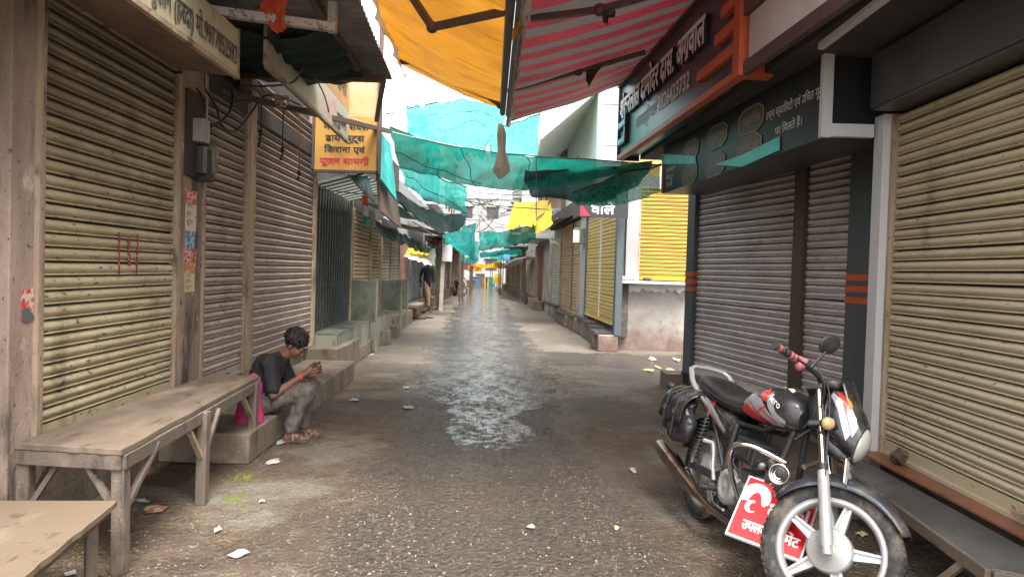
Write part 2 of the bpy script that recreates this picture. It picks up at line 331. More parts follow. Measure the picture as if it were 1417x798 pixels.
# ------------------------------------------------------------------ ground
def ground_material():
    m = bpy.data.materials.new('wet_street'); m.use_nodes = True
    n, l = m.node_tree.nodes, m.node_tree.links
    p = n['Principled BSDF']
    geo = n.new('ShaderNodeNewGeometry'); pos = geo.outputs['Position']
    sep = n.new('ShaderNodeSeparateXYZ'); l.new(pos, sep.inputs[0])
    X, Y = sep.outputs[0], sep.outputs[1]
    def mt(op, a, b=None, c=None):
        q = n.new('ShaderNodeMath'); q.operation = op
        for i, s in enumerate((a, b, c)):
            if s is None: continue
            if isinstance(s, (int, float)): q.inputs[i].default_value = s
            else: l.new(s, q.inputs[i])
        return q.outputs[0]
    def nz(scale, det=6, rough=.6, st=(1, 1, 1), off=0):
        mp = n.new('ShaderNodeMapping'); mp.inputs['Scale'].default_value = st; mp.inputs['Location'].default_value = (off, off * .7, 0); l.new(pos, mp.inputs[0])
        q = n.new('ShaderNodeTexNoise'); q.inputs['Scale'].default_value = scale; q.inputs['Detail'].default_value = det; q.inputs['Roughness'].default_value = rough
        l.new(mp.outputs[0], q.inputs['Vector']); return q.outputs[0]
    def ss(v, a, b, lo=0., hi=1.):
        q = n.new('ShaderNodeMapRange'); q.interpolation_type = 'SMOOTHSTEP'
        for i, s in enumerate((v, a, b, lo, hi)):
            if isinstance(s, (int, float)): q.inputs[i].default_value = s
            else: l.new(s, q.inputs[i])
        return q.outputs[0]
    def mix(f, a, b):
        q = n.new('ShaderNodeMix'); q.data_type = 'RGBA'; l.new(f, q.inputs[0])
        for i, s in ((6, a), (7, b)):
            if isinstance(s, tuple): q.inputs[i].default_value = (*s, 1)
            else: l.new(s, q.inputs[i])
        return q.outputs[2]
    big = nz(.9, 5); mid = nz(3.2, 6, .65, off=11); fine = nz(26, 6, .7, off=3); grit = nz(90, 4, .7, off=5)
    dx = mt('ABSOLUTE', mt('SUBTRACT', X, mt('MULTIPLY_ADD', Y, -.045, .12)))
    wob = mt('ADD', mt('MULTIPLY', mt('SUBTRACT', big, .5), 1.1), mt('MULTIPLY', mt('SUBTRACT', mid, .5), .5))
    dxn = mt('ADD', dx, wob)
    road = ss(dxn, 1.0, .6)
    dyb = mt('ADD', mt('ABSOLUTE', mt('SUBTRACT', Y, 11.7)), mt('MULTIPLY', wob, 1.2))
    side = mt('MULTIPLY', ss(dyb, 1.3, .8), ss(X, .2, .8))
    road = mt('MAXIMUM', road, side)
    # wetness: a wide sheet of water far down the lane, a narrow tongue, then patches
    hw = ss(Y, 6.6, 8.8, .36, 1.25)
    hw2 = mt('MULTIPLY', hw, ss(Y, 4.9, 6.0, .85, 1.0))
    sheet = ss(mt('ADD', dx, mt('MULTIPLY', wob, .75)), mt('MULTIPLY', hw2, 1.1), mt('MULTIPLY', hw2, .7))
    sheet = mt('MULTIPLY', sheet, ss(Y, 5.2, 5.9))
    patch = mt('MULTIPLY', ss(nz(1.7, 5, .6, off=21), .50, .62), ss(dxn, .85, .35))
    gaps = ss(nz(1.3, 5, .65, (1, .8, 1), off=31), .72, .60)
    wet = mt('MAXIMUM', mt('MULTIPLY', sheet, gaps), mt('MULTIPLY', patch, .62))
    wet = mt('MAXIMUM', wet, mt('MULTIPLY', side, .55))
    damp = ss(nz(.75, 5, .6, off=44), .46, .62)                    # damp dark soil on the sides
    soil = mix(ss(mid, .35, .65), (.20, .14, .085), (.12, .078, .047))
    soil = mix(mt('MULTIPLY', ss(nz(7, 6, .7, off=83), .52, .66), .75), soil, (.07, .05, .036))
    soil = mix(mt('MULTIPLY', ss(nz(14, 6, .7, off=97), .56, .68), .6), soil, (.34, .285, .215))
    soil = mix(ss(nz(1.2, 5, .6, off=60), .5, .62), soil, (.24, .215, .16))
    soil = mix(mt('MULTIPLY', damp, .75), soil, (.075, .052, .037))
    asph = mix(ss(fine, .38, .62), (.045, .037, .030), (.125, .102, .080))
    asph = mix(mt('MULTIPLY', ss(nz(1.6, 5, .6, off=71), .5, .68), .55), asph, (.12, .085, .06))
    asph = mix(mt('MULTIPLY', ss(Y, 6.5, 4.5), .22), asph, (.115, .080, .052))
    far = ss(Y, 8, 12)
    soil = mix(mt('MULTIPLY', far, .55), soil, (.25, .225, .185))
    base = mix(road, soil, asph)
    base = mix(mt('MULTIPLY', ss(grit, .58, .68), .45), base, (.22, .18, .135))  # pale grit, partly bright wet glints painted into the colour
    base = mix(mt('MULTIPLY', ss(grit, .45, .38), .8), base, (.028, .023, .018))
    hgt = mt('ADD', mt('ADD', mt('MULTIPLY', nz(11, 5, .6, off=17), .42), mt('MULTIPLY', fine, .26)), mt('MULTIPLY', nz(3.4, 4, .6, (1.3, .6, 1), off=90), .32))
    lvl = mt('ADD', mt('MULTIPLY', wet, .235), .315)
    film = mt('MULTIPLY', ss(mt('SUBTRACT', lvl, hgt), -.05, .08), ss(wet, .05, .3))
    base = mix(mt('MULTIPLY', film, .45), base, (.03, .028, .025))
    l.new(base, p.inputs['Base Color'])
    rough = mt('SUBTRACT', .80, mt('MULTIPLY', road, .52))
    rough = mt('SUBTRACT', rough, mt('MULTIPLY', damp, .14))
    rough = mt('SUBTRACT', rough, mt('MULTIPLY', wet, .12))
    rough = mt('ADD', mt('MULTIPLY', rough, mt('SUBTRACT', 1, film)), mt('MULTIPLY', film, .06))
    l.new(rough, p.inputs['Roughness'])
    p.inputs['Specular IOR Level'].default_value = .5
    vo = n.new('ShaderNodeTexVoronoi'); vo.inputs['Scale'].default_value = 34; l.new(pos, vo.inputs['Vector'])
    vo.inputs['Randomness'].default_value = 1
    h = mt('ADD', mt('MULTIPLY', vo.outputs['Distance'], -.55), mt('MULTIPLY', fine, .8))
    h = mt('ADD', h, mt('MULTIPLY', grit, .35))
    h = mt('ADD', h, mt('MULTIPLY', mid, .9))
    b = n.new('ShaderNodeBump'); b.inputs['Distance'].default_value = .05
    l.new(mt('MULTIPLY', .95, mt('SUBTRACT', 1, mt('MULTIPLY', film, .88))), b.inputs['Strength'])
    l.new(h, b.inputs['Height']); l.new(b.outputs[0], p.inputs['Normal'])
    return m
gm = ground_material()
def gz(x, y):
    if y > 16 or y < -1 or abs(x) > 4.2: return 0.0
    f = min(1, (16 - y) / 4)
    q = .012 * noise.noise(Vector((x * 1.6, y * 1.6, 0))) + .007 * noise.noise(Vector((x * 5, y * 5, 3)))
    return q * f * max(0, min(1, (4.2 - abs(x)) * 2))
g = B(); g.smooth = True
xs = [-400, -60, -12, -5] + [-4.2 + 8.4 * i / 120 for i in range(121)] + [5, 12, 60, 400]
ys = [-200, -20, -4] + [-1 + 17 * i / 200 for i in range(201)] + [18, 21, 25, 30, 40, 55, 80, 120, 250, 600]
nx = len(xs)
for y in ys:
    for x in xs: g.v.append(Vector((x, y, gz(x, y))))
for j in range(len(ys) - 1):
    for i in range(nx - 1):
        a = j * nx + i
        g.f.append([a, a + 1, a + nx + 1, a + nx]); g.m.append(0); g.sm.append(True)
tag(g.obj('ground', gm), kind='structure')

# ------------------------------------------------------------------ roller shutters
def slat_mesh(L, pitch, seg=1, depth=.019):
    prof = [(-.012, .075), (.003, .085), (.0095, .11), (.0105, .15), (.0085, .20), (-.001, .225), (-.003, .26), (.002, .30), (.0085, .40), (.0125, .54), (.0125, .66), (.0095, .80), (.003, .91), (-.006, .97), (-.014, .99)]
    k = depth / .0125
    b = B(); b.smooth = True
    for i in range(seg + 1):
        for d, z in prof: b.v.append(Vector((L * i / seg, -d * k, z * pitch)))
    m_ = len(prof)
    for i in range(seg):
        for j in range(m_ - 1):
            a = i * m_ + j
            b.f.append([a, a + m_, a + m_ + 1, a + 1]); b.m.append(0); b.sm.append(True)
    return b
def shutter(parent, P, Q, z0, z1, pitch, mt_, rail=m_rail, side=1, label=None, railw=.05, stuff=False, rails=(1, 1), skew=0, lock=True, depth=.019):
    """roller shutter between ground points P (left as seen from the street) and Q; the street is on the right-hand side of Q-P"""
    P, Q = Vector((*P, 0)), Vector((*Q, 0)); d = Q - P; L = d.length; d.normalize()
    nrm = Vector((d.y, -d.x, 0))                       # towards the street
    ang = atan2(d.y, d.x)
    bk = B(); c = (P + Q) / 2 - nrm * .03
    bk.box((c.x, c.y, (z0 + z1) / 2), (L + .02, .02, z1 - z0), rz=ang)
    sh = bk.obj('rolling_shutter', m_back, parent)
    if label: sh['label'] = label
    n = max(1, round((z1 - z0 - .09) / pitch)); pitch = (z1 - z0 - .09) / n
    me = slat_mesh(L - .012, pitch, depth=depth)
    zb = z0 + .09
    if stuff:
        b = B(); b.smooth = True
        for i in range(n):
            s0 = len(b.v)
            for q in me.v: b.v.append(P + d * (q.x + .006) + nrm * (-q.y) + Vector((0, 0, zb + i * pitch + q.z)))
            for f in me.f: b.f.append([k + s0 for k in f]); b.m.append(0); b.sm.append(True)
        tag(b.obj('slats', mt_, sh), kind='stuff')
    else:
        mesh = me.mesh('slat', mt_)
        for i in range(n):
            o = bpy.data.objects.new('slat', mesh); COL.objects.link(o)
            jt = rnd.uniform(-.0022, .0022) * (3.2 if rnd.random() < .09 else 1)
            o.matrix_parent_inverse = sh_inv(sh)
            o.parent = sh
            q = P + d * .006 + nrm * rnd.uniform(-.0015, .0015)
            o.location = (q.x, q.y, zb + i * pitch + jt * .5)
            o.rotation_euler = (0, -jt / L * .8 - skew, ang)
    br = B()
    br.box(((P + Q) / 2 + nrm * .004 + Vector((0, 0, z0 + .045))), (L - .014, .022, .084), rz=ang)
    br.box(((P + Q) / 2 + nrm * .014 + Vector((0, 0, z0 + .012))), (L - .02, .03, .022), rz=ang)
    br.obj('bottom_rail', mt_, sh)
    for k, (q, sg) in enumerate(((P, -1), (Q, 1))):
        if rails[k]:
            b = B(); b.box(q + d * sg * railw * .5 + nrm * .012 + Vector((0, 0, (z0 + z1) / 2 - .03)), (railw, .055, z1 - z0 + .05), rz=ang)
            b.obj('guide_rail', rail, sh, bevel=.004)
    if lock:
        b = B(); q = P + d * (L * .5) + nrm * .03
        b.tube([q + d * -.05 + Vector((0, 0, z0 + .05)), q + nrm * .03 + d * -.045 + Vector((0, 0, z0 + .05)), q + nrm * .03 + d * .045 + Vector((0, 0, z0 + .05)), q + d * .05 + Vector((0, 0, z0 + .05))], .006, 6)
        b.obj('handle', m_drail, sh)
    return sh
def sh_inv(sh):
    m = Matrix.Identity(4); p = sh; chain = []
    while p: chain.append(p); p = p.parent
    for q in reversed(chain): m = m @ q.matrix_parent_inverse @ Matrix.LocRotScale(q.location, q.rotation_euler, q.scale)
    return m.inverted()
def lp(y, off=0): return (lx(y) + off, y)          # a point of the left shop line
def rp(y, off=0): return (rx(y) - off, y)
def lbox(b, y0, y1, z0, z1, off0, off1):
    """block along the left shop line: from off0 to off1 towards the street"""
    p = [Vector((lx(y0) + off0, y0, z0)), Vector((lx(y0) + off1, y0, z0)), Vector((lx(y1) + off1, y1, z0)), Vector((lx(y1) + off0, y1, z0))]
    b.prism(p, (0, 0, z1 - z0)); return b
def rbox(b, y0, y1, z0, z1, off0, off1):
    p = [Vector((rx(y0) - off1, y0, z0)), Vector((rx(y0) - off0, y0, z0)), Vector((rx(y1) - off0, y1, z0)), Vector((rx(y1) - off1, y1, z0))]
    b.prism(p, (0, 0, z1 - z0)); return b

# ------------------------------------------------------------------ left: row of three shuttered shops by the bench
L1 = thing('shop_building', 'long shop front with buff and brown roller shutters behind the wooden bench', 'building', (-2.6, 5.5, 0))
b = B(); lbox(b, 1.0, 9.2, .44, 4.6, -.9, -.06); b.obj('wall', m_dark, L1)
b = B(); lbox(b, 1.0, 5.4, 0, .45, -.9, .0); lbox(b, 5.4, 8.95, 0, .36, -.9, .0); b.obj('plinth', m_plinth, L1)
shutter(L1, lp(1.5), lp(3.27), .45, 2.75, .074, m_brown, rails=(1, 0), label='dark brown shutter at the left edge')
shutter(L1, lp(3.60), lp(5.12), .46, 2.72, .075, m_cream, label='buff shutter with grime and a red tally mark')
shutter(L1, lp(5.64), lp(6.57), .40, 2.85, .072, m_brown, label='narrow brown shutter')
shutter(L1, lp(6.84), lp(9.12), .37, 3.15, .071, m_brown, rails=(0, 1), label='wide brown shutter behind the seated man')
b = B(); lbox(b, 3.28, 3.54, .02, 4.4, -.1, .075); b.obj('pillar', m_pillar, L1, bevel=.006)
b = B(); lbox(b, 3.455, 3.475, .05, 4.3, .07, .10); b.obj('pillar_joint', m_rail, L1)
b = B(); lbox(b, 5.19, 5.56, .40, 4.4, -.1, .035); b.obj('pillar', m_pillar, L1, bevel=.006)
b = B(); lbox(b, 6.62, 6.79, .36, 4.4, -.1, .05); b.obj('pillar', m_rail, L1, bevel=.006)
b = B(); lbox(b, 9.15, 9.22, .36, 4.4, -.1, .05); b.obj('pillar', m_rail, L1, bevel=.004)
b = B(); lbox(b, 3.62, 9.1, 2.74, 2.9, -.06, .03); b.obj('lintel', m_dark, L1)
# red tally mark on the buff shutter
mk = mat('red_chalk', (.20, .025, .03), .8, bump=0, layers=[((.42, .36, .2), 60, (1, 1, 1), .55, .62, .8)])
b = B()
for px, y0_, y1_, wd in ((4.36, 1.30, 1.56, .016), (4.47, 1.36, 1.53, .030), (4.59, 1.30, 1.56, .016)):
    q = Vector((lx(px) + .0175, px, 0))
    b.bar(q + Vector((0, rnd.uniform(-.02, .02), y0_)), q + Vector((0, 0, y1_)), wd, .003, up=(1, 0, 0))
b.obj('painted_mark', mk, L1)
# concrete steps in front
def step(y0, y1, x0, x1, z, name, mt_, parent, wob=.012):
    b = B(); n = max(4, int((y1 - y0) / .12)); r1 = random.Random(int(y0 * 100))
    ed = [Vector((x1 - .033 * (y0 + (y1 - y0) * i / n - y0) + r1.uniform(-wob, wob), y0 + (y1 - y0) * i / n, 0)) for i in range(n + 1)]
    poly = [Vector((x0, y0, 0))] + ed + [Vector((x0, y1, 0))]
    b.prism(poly, (0, 0, z)); return b.obj(name, mt_, parent, bevel=.012)
step(4.98, 6.55, -2.5, -1.79, .215, 'step', m_conc, L1)
step(6.56, 8.97, -2.6, -1.845, .22, 'step', m_conc, L1)
step(8.96, 10.5, -2.75, -2.13, .36, 'step', m_conc, L1, .02)
step(10.45, 11.9, -2.75, -2.22, .2, 'step', m_conc, L1)

# ------------------------------------------------------------------ left: shop with the collapsible gate and tiled counter
L2 = thing('shop_building', 'shop with a dark green collapsible gate behind a green tiled platform', 'building', (-2.9, 10.5, 0))
b = B(); lbox(b, 9.24, 11.72, .5, 4.6, -.9, -.2); b.obj('wall', m_dark, L2)
b = B(); lbox(b, 9.25, 14.6, 0, .50, -.9, .33); b.obj('platform', m_tilew, L2, bevel=.006)
b = B(); lbox(b, 9.25, 14.58, .5, .515, -.9, .335); b.obj('tile_top', m_tile, L2)
k = 0
y = 9.27
while y < 11.66:                        # the gate: upright bars and crossed links
    b = B(); lbox(b, y, y + .030, .53, 2.44, -.035 + (.02 if k % 2 else 0), -.012 + (.02 if k % 2 else 0)); b.obj('gate_bar', m_gate, L2)
    y += .082; k += 1
for z in (.56, 1.1, 1.75, 2.4):
    b = B(); lbox(b, 9.27, 11.66, z, z + .035, -.05, -.038); b.obj('gate_rail', m_gate, L2)
b = B()
yy = 9.28
while yy < 11.5:
    for z in (.8, 1.4, 2.0):
        b.bar((lx(yy) - .03, yy, z), (lx(yy + .17) - .03, yy + .17, z + .25), .004, .016, up=(1, 0, 0))
        b.bar((lx(yy) - .026, yy, z + .25), (lx(yy + .17) - .026, yy + .17, z), .004, .016, up=(1, 0, 0))
    yy += .17
tag(b.obj('gate_links', m_gate, L2), kind='stuff')
b = B(); lbox(b, 11.66, 11.76, .5, 4.0, -.1, .03); b.obj('pillar', m_rail, L2)
for yy, x1, z1 in ((11.78, .43, 1.16), (15.15, .42, 1.12), (16.9, .36, 1.1)):
    b = B(); b.box(((lx(yy) - .05 + lx(yy) + x1) / 2, yy, .25 + z1 / 2), (x1 + .05, .09, z1 - .5 + .01)); o = b.obj('divider', m_tile, L2, bevel=.005)
    b = B(); b.box((lx(yy) + x1 + .008, yy - .002, (z1 + .0) / 2), (.018, .10, z1 + .0)); b.obj('edge_strip', m_tilew, L2)
for yy in (13.1, 14.4):
    b = B(); b.box((lx(yy) + .38, yy, .12), (.22, .3, .24)); b.obj('block', m_conc, L2, bevel=.01)

# ------------------------------------------------------------------ left: farther shops
L3 = thing('shop_building', 'low shop front of worn brown shutters past the green gate', 'building', (-3.0, 14.8, 0))
b = B(); lbox(b, 11.74, 18.2, .0, 3.9, -.9, -.06); b.obj('wall', m_dark, L3)
b = B(); lbox(b, 14.6, 18.2, .0, .35, -.06, .36); b.obj('platform', m_conc, L3)
shutter(L3, lp(11.84), lp(13.5), .52, 2.36, .07, m_tan)
shutter(L3, lp(13.62), lp(14.75), .52, 2.34, .07, m_tan)
shutter(L3, lp(15.0), lp(16.3), .36, 2.1, .07, m_pale)
shutter(L3, lp(16.4), lp(17.9), .36, 2.05, .07, m_pale)
m_blue = mat('weathered_blue_grey_door', (.20, .225, .25), .65, layers=[((.34, .36, .37), 6, (1, 1, .3), .48, .62, .7), (GR, 5, (1, 1, .4), .54, .7, .7)], bump=.2)
m_redd = mat('rusty_red_wall', (.24, .11, .07), .8, layers=[((.3, .2, .13), 5, (1, 1, 1), .48, .62, .8), (GR, 6, (1, 1, 1), .55, .7, .7)], bump=.3)
L4 = thing('shop_building', 'shop with faded blue grey doors behind the walking man', 'building', (-3.2, 21, 0))
b = B(); lbox(b, 18.2, 25.5, .0, 3.6, -.9, -.06); b.obj('wall', m_greyw, L4)
b = B(); lbox(b, 18.25, 20.0, .35, 2.2, -.06, .0); b.obj('panel', m_redd, L4)
for i in range(7):
    y0 = 20.1 + i * .55
    b = B(); lbox(b, y0, y0 + .5, .45, 2.25, -.05, .01 + .012 * (i % 2)); b.obj('door_board', m_blue, L4)
b = B(); lbox(b, 18.2, 25.4, .0, .42, -.06, .22); b.obj('platform', m_conc, L4)
b = B(); lbox(b, 18.6, 20.6, .36, .42, -.02, .45); b.obj('ledge', m_conc, L4)
def far_shop(y0, y1, h, side, mw, ms, label, up=None):
    t = thing('shop_building', label, 'building', ((lx if side < 0 else rx)((y0 + y1) / 2), (y0 + y1) / 2, 0))
    f, pt = (lbox, lp) if side < 0 else (rbox, rp)
    b = B(); f(b, y0, y1, 0, h, -3.5, -.06); b.obj('wall', mw, t)
    b = B(); f(b, y0, y1, 0, .35, -.06, .3); b.obj('platform', m_conc, t)
    n = max(1, round((y1 - y0) / 2.6)); w_ = (y1 - y0) / n
    for i in range(n):
        a, c = y0 + i * w_ + .15, y0 + (i + 1) * w_ - .15
        P, Q = (pt(a), pt(c)) if side < 0 else (pt(c), pt(a))
        shutter(t, P, Q, .36, 2.35 + .1 * (i % 2), .08, ms[i % len(ms)], stuff=True, lock=False)
    b = B(); f(b, y0, y1, 2.55, 2.63, -.06, .9); b.obj('canopy', m_corr, t)
    if h > 4.2:
        for i in range(n):
            c = y0 + (i + .5) * w_
            b = B(); f(b, c - .6, c + .6, 3.3, 4.5, -.05, -.02); wn = b.obj('window', m_back, t)
            b = B()
            for a, c2, z0, z1 in ((c - .66, c - .6, 3.24, 4.56), (c + .6, c + .66, 3.24, 4.56), (c - .03, c + .03, 3.3, 4.5)): f(b, a, c2, z0, z1, -.05, .03)
            f(b, c - .6, c + .6, 4.5, 4.56, -.05, .03); f(b, c - .6, c + .6, 3.24, 3.3, -.05, .05)
            b.obj('frame', m_wood, wn)
    return t
m_pinkw = mat('faded_pink_wall', (.42, .30, .26), .85, layers=[((.3, .22, .19), 1.5, (1, 1, 1), .42, .62, .7)], bump=.2)
m_creamw = mat('faded_cream_wall', (.52, .47, .38), .85, layers=[((.36, .31, .24), 1.5, (1, 1, .5), .42, .62, .7)], bump=.2)
far_shop(25.6, 34, 3.7, -1, m_greyw, (m_pale, m_sage, m_tan), 'grey low shop row beyond the leaning pole on the left')
far_shop(34.1, 46, 3.9, -1, m_creamw, (m_tan, m_pale), 'cream fronted shop row far down the left side')
far_shop(46.1, 62, 4.0, -1, m_pinkw, (m_brown, m_tan), 'pinkish shop row at the far left end of the lane')
# ------------------------------------------------------------------ right: nearest shop, buff shutter
R1 = thing('shop_building', 'nearest right shop with a wide buff shutter and white corner post', 'building', (2.7, 3.2, 0))
def cx(y): return 2.27 + .02 * y
b = B(); b.box((3.0, 2.6, 1.9), (1.2, 3.9, 3.6)); b.obj('wall', m_dark, R1)
b = B(); b.prism([Vector((2.30, .6, 0)), Vector((3.3, .6, 0)), Vector((3.3, 4.62, 0)), Vector((2.34, 4.62, 0))], (0, 0, .325)); b.obj('plinth', m_plinth, R1)
shutter(R1, (cx(4.47), 4.47), (cx(1.6), 1.6), .335, 2.43, .0645, m_cream2, lock=False)
b = B(); b.box((2.34, 4.565, 1.23), (.13, .12, 2.42)); b.obj('post', m_white, R1, bevel=.004)
m_rtile = mat('red_brown_tile', (.22, .085, .045), .4, layers=[((.13, .06, .035), 3, (1, 1, 1), .45, .62, .7), (GR, 8, (1, 1, 1), .58, .7, .5)], bump=.05)
b = B(); b.prism([Vector((2.19, .6, .326)), Vector((2.34, .6, .326)), Vector((2.36, 4.5, .326)), Vector((2.20, 4.62, .326))], (0, 0, .012)); b.obj('sill_strip', m_rtile, R1)
b = B(); b.box((2.24, 2.5, 2.62), (.14, 3.95, .32)); b.obj('fascia', m_char, R1)
b = B(); b.box((2.30, 2.5, 2.452), (.24, 3.9, .02)); b.obj('fascia_underside', m_char, R1)
b = B(); b.tube([(2.34, 4.2, .39), (2.30, 4.22, .41), (2.26, 4.2, .385), (2.27, 4.12, .38)], .022, 8); b.ball((2.28, 4.2, .375), .04); b.obj('padlock', m_drail, R1)
b = B(); b.bar((2.275, 2.98, .39), (2.275, 3.22, .385), .02, .02); b.bar((2.30, 3.22, .38), (2.28, 3.22, .42), .015, .015); b.obj('hasp', m_rail, R1)

# ------------------------------------------------------------------ right: middle shop with grey shutters
P2, Q2 = Vector((2.2, 8.6, 0)), Vector((2.78, 5.65, 0)); dm = (Q2 - P2).normalized(); nm = Vector((dm.y, -dm.x, 0))
R2 = thing('shop_building', 'middle right shop with two grey shutters between blue grey posts', 'building', (2.9, 7.2, 0))
Lm = (Q2 - P2).length
def mp_(t, off=0): q = P2 + dm * t + nm * off; return (q.x, q.y)
def mbox(b, t0, t1, z0, z1, o0, o1):
    p = [Vector((*mp_(t0, o0), z0)), Vector((*mp_(t0, o1), z0)), Vector((*mp_(t1, o1), z0)), Vector((*mp_(t1, o0), z0))]
    b.prism(p, (0, 0, z1 - z0)); return b
b = B(); mbox(b, -.2, 3.4, .25, 4.6, -1.2, -.08); b.obj('wall', m_dark, R2)
b = B(); mbox(b, -.24, 3.4, 0, .24, -1.2, .06); b.obj('plinth', m_conc, R2, bevel=.01)
shutter(R2, mp_(.02), mp_(2.02), .245, 2.5, .064, m_grey, rails=(0, 0), label='wide grey shutter')
shutter(R2, mp_(2.2), mp_(2.80), .245, 2.5, .064, m_grey, rails=(0, 0), lock=False, label='narrow grey shutter')
b = B(); mbox(b, 2.03, 2.19, .24, 2.7, -.05, .05); b.obj('post', m_drail, R2, bevel=.004)
for t0, t1 in ((-.2, .0), (2.82, 3.2)):
    b = B(); mbox(b, t0, t1, .24 if t0 > 0 else .1, 2.7, -.1, .06); po = b.obj('post', m_slate, R2, bevel=.004)
    for z in (1.22, 1.31, 1.40):
        b = B(); mbox(b, t0 - .002, t1 + .002, z, z + .05, -.09, .064); b.obj('orange_band', m_orange, po)
b = B(); b.box((2.06, 8.95, .10), (.30, .38, .2)); b.obj('block', m_conc, R2, bevel=.01)

# ------------------------------------------------------------------ right: corner building
R3 = thing('shop_building', 'corner shop building with yellow shutters and a patchy whitewashed side wall', 'building', (2.4, 14.5, 0))
b = B(); b.box((2.75, 13.45, .62), (1.6, .4, 1.24)); b.obj('side_wall', m_limew, R3)
b = B(); b.prism([Vector((1.93, 13.3, 0)), Vector((6, 13.3, 0)), Vector((6, 23.4, 0)), Vector((rx(23.4) + .08, 23.4, 0))], (0, 0, 3.2)); b.obj('wall', m_greyw, R3)
b = B(); b.box((2.6, 13.12, 1.255), (1.3, .36, .05)); b.obj('ledge', m_white, R3, bevel=.006)
r4 = random.Random(4); n4 = 24
b = B(); b.prism([Vector((2.08 + 1.2 * i / n4, 13.225, 1.12 + r4.uniform(-.03, .03) - .02 * (i % 3))) for i in range(n4 + 1)] + [Vector((3.28, 13.225, 1.23)), Vector((2.08, 13.225, 1.23))], (0, .06, 0)); b.obj('peeling_plaster', m_white, R3)
shutter(R3, (2.31, 13.24), (3.25, 13.24), 1.30, 3.0, .071, m_yel, rail=m_offw, depth=.011, lock=False, label='bright yellow shutter above the ledge')
b = B(); b.box((2.16, 13.22, 2.2), (.22, .16, 2.0)); b.obj('pillar', m_greyw, R3, bevel=.004)
b = B(); b.box((2.265, 13.20, 2.15), (.06, .1, 1.75)); b.obj('post', m_rail, R3)
b = B(); rbox(b, 12.86, 13.03, .3, 3.0, -.10, .02); b.obj('post', m_slate, R3, bevel=.004)
m_dwall = mat('soot_black_wall', (.06, .05, .045), .85, layers=[((.2, .16, .12), 4, (1, 1, 1), .55, .7, .6)], bump=.3)
b = B(); b.box((2.02, 13.2, .75), (.2, .14, 1.0)); b.obj('dark_pier', m_dwall, R3)
shutter(R3, rp(16.3), rp(13.10), .46, 2.70, .071, m_yel2, rail=m_slate, depth=.008, lock=False, rails=(1, 0), label='faded yellow shutter facing the lane')
b = B(); rbox(b, 14.5, 14.54, .5, 2.7, -.02, .03); b.obj('post', m_offw, R3)
b = B(); rbox(b, 16.4, 17.2, .3, 2.75, -.08, .03); b.obj('pillar', m_greyw, R3)
shutter(R3, rp(20.9), rp(17.3), .36, 2.68, .071, m_tan, depth=.012, lock=False, label='tan shutter facing the lane')
b = B(); rbox(b, 18.55, 18.6, .4, 2.7, -.02, .03); b.obj('post', m_drail, R3)
shutter(R3, rp(23.3), rp(21.1), .40, 2.40, .071, m_sage, lock=False, label='sage green shutter facing the lane')
b = B(); rbox(b, 20.9, 21.06, .3, 2.75, -.08, .03); b.obj('pillar', m_drail, R3)
# stepped footings below those shutters
for y0, y1, z, o in ((12.88, 13.7, .30, .30), (13.75, 14.5, .32, .20), (14.6, 15.6, .35, .16), (15.7, 16.8, .36, .13), (16.9, 18.2, .33, .16), (18.3, 20.6, .30, .2), (20.7, 23.3, .38, .1)):
    b = B(); rbox(b, y0, y1, 0, z, -.06, o); b.obj('footing', m_limew, R3, bevel=.02)
    b = B(); rbox(b, y0 + .05, y1 - .05, z + .004, z + .05, -.02, o + .05); b.obj('sill', m_char, R3)
b = B(); rbox(b, 13.0, 23.3, 2.72, 3.15, -.06, .12); b.obj('lintel', m_dark, R3)
# upper storey set back above
b = B(); b.box((2.75, 13.6, 3.9), (1.5, .5, 1.4)); b.obj('upper_wall', mat('yellow_ochre_wall', (.55, .36, .12), .85, layers=[((.4, .25, .1), 2, (1, 1, 1), .45, .62, .6)]), R3)

R4 = thing('shop_building', 'right shop with a maroon recess and pale shutters beyond the sage shutter', 'building', (1.3, 28, 0))
b = B(); rbox(b, 23.5, 34.5, 0, 3.4, -4, -.06); b.obj('wall', m_greyw, R4)
b = B(); rbox(b, 23.5, 26.0, .35, 2.4, -.05, .02); b.obj('pillar', m_limew, R4)
shutter(R4, rp(28.3), rp(26.1), .36, 2.35, .075, m_maroon, stuff=True, lock=False)
b = B(); rbox(b, 28.35, 29.2, .0, 2.4, -.05, .06); b.obj('pillar', m_pbrown, R4)
shutter(R4, rp(31.6), rp(29.4), .36, 2.35, .075, m_pale, stuff=True, lock=False)
shutter(R4, rp(34.2), rp(31.9), .36, 2.35, .075, m_pale, stuff=True, lock=False)
b = B(); rbox(b, 27.6, 28.6, 0, .36, -.02, .35); b.obj('block', m_pbrown, R4, bevel=.02)
b = B(); rbox(b, 26.2, 27.2, 0, .30, -.02, .35); b.obj('block', m_conc, R4, bevel=.02)
b = B(); rbox(b, 31, 34, 0, .28, -.02, .25); b.obj('block', m_conc, R4, bevel=.02)
b = B(); rbox(b, 24.0, 29.4, 2.5, 2.68, -.06, .75); b.obj('canopy', m_offw, R4)
far_shop(34.6, 44, 3.4, 1, m_creamw, (m_blue, m_pale), 'cream shop row with a tin awning beyond the black post')
far_shop(44.1, 56, 3.6, 1, m_pbrown, (m_tan, m_yel2), 'brown shop row at the far right end of the lane')

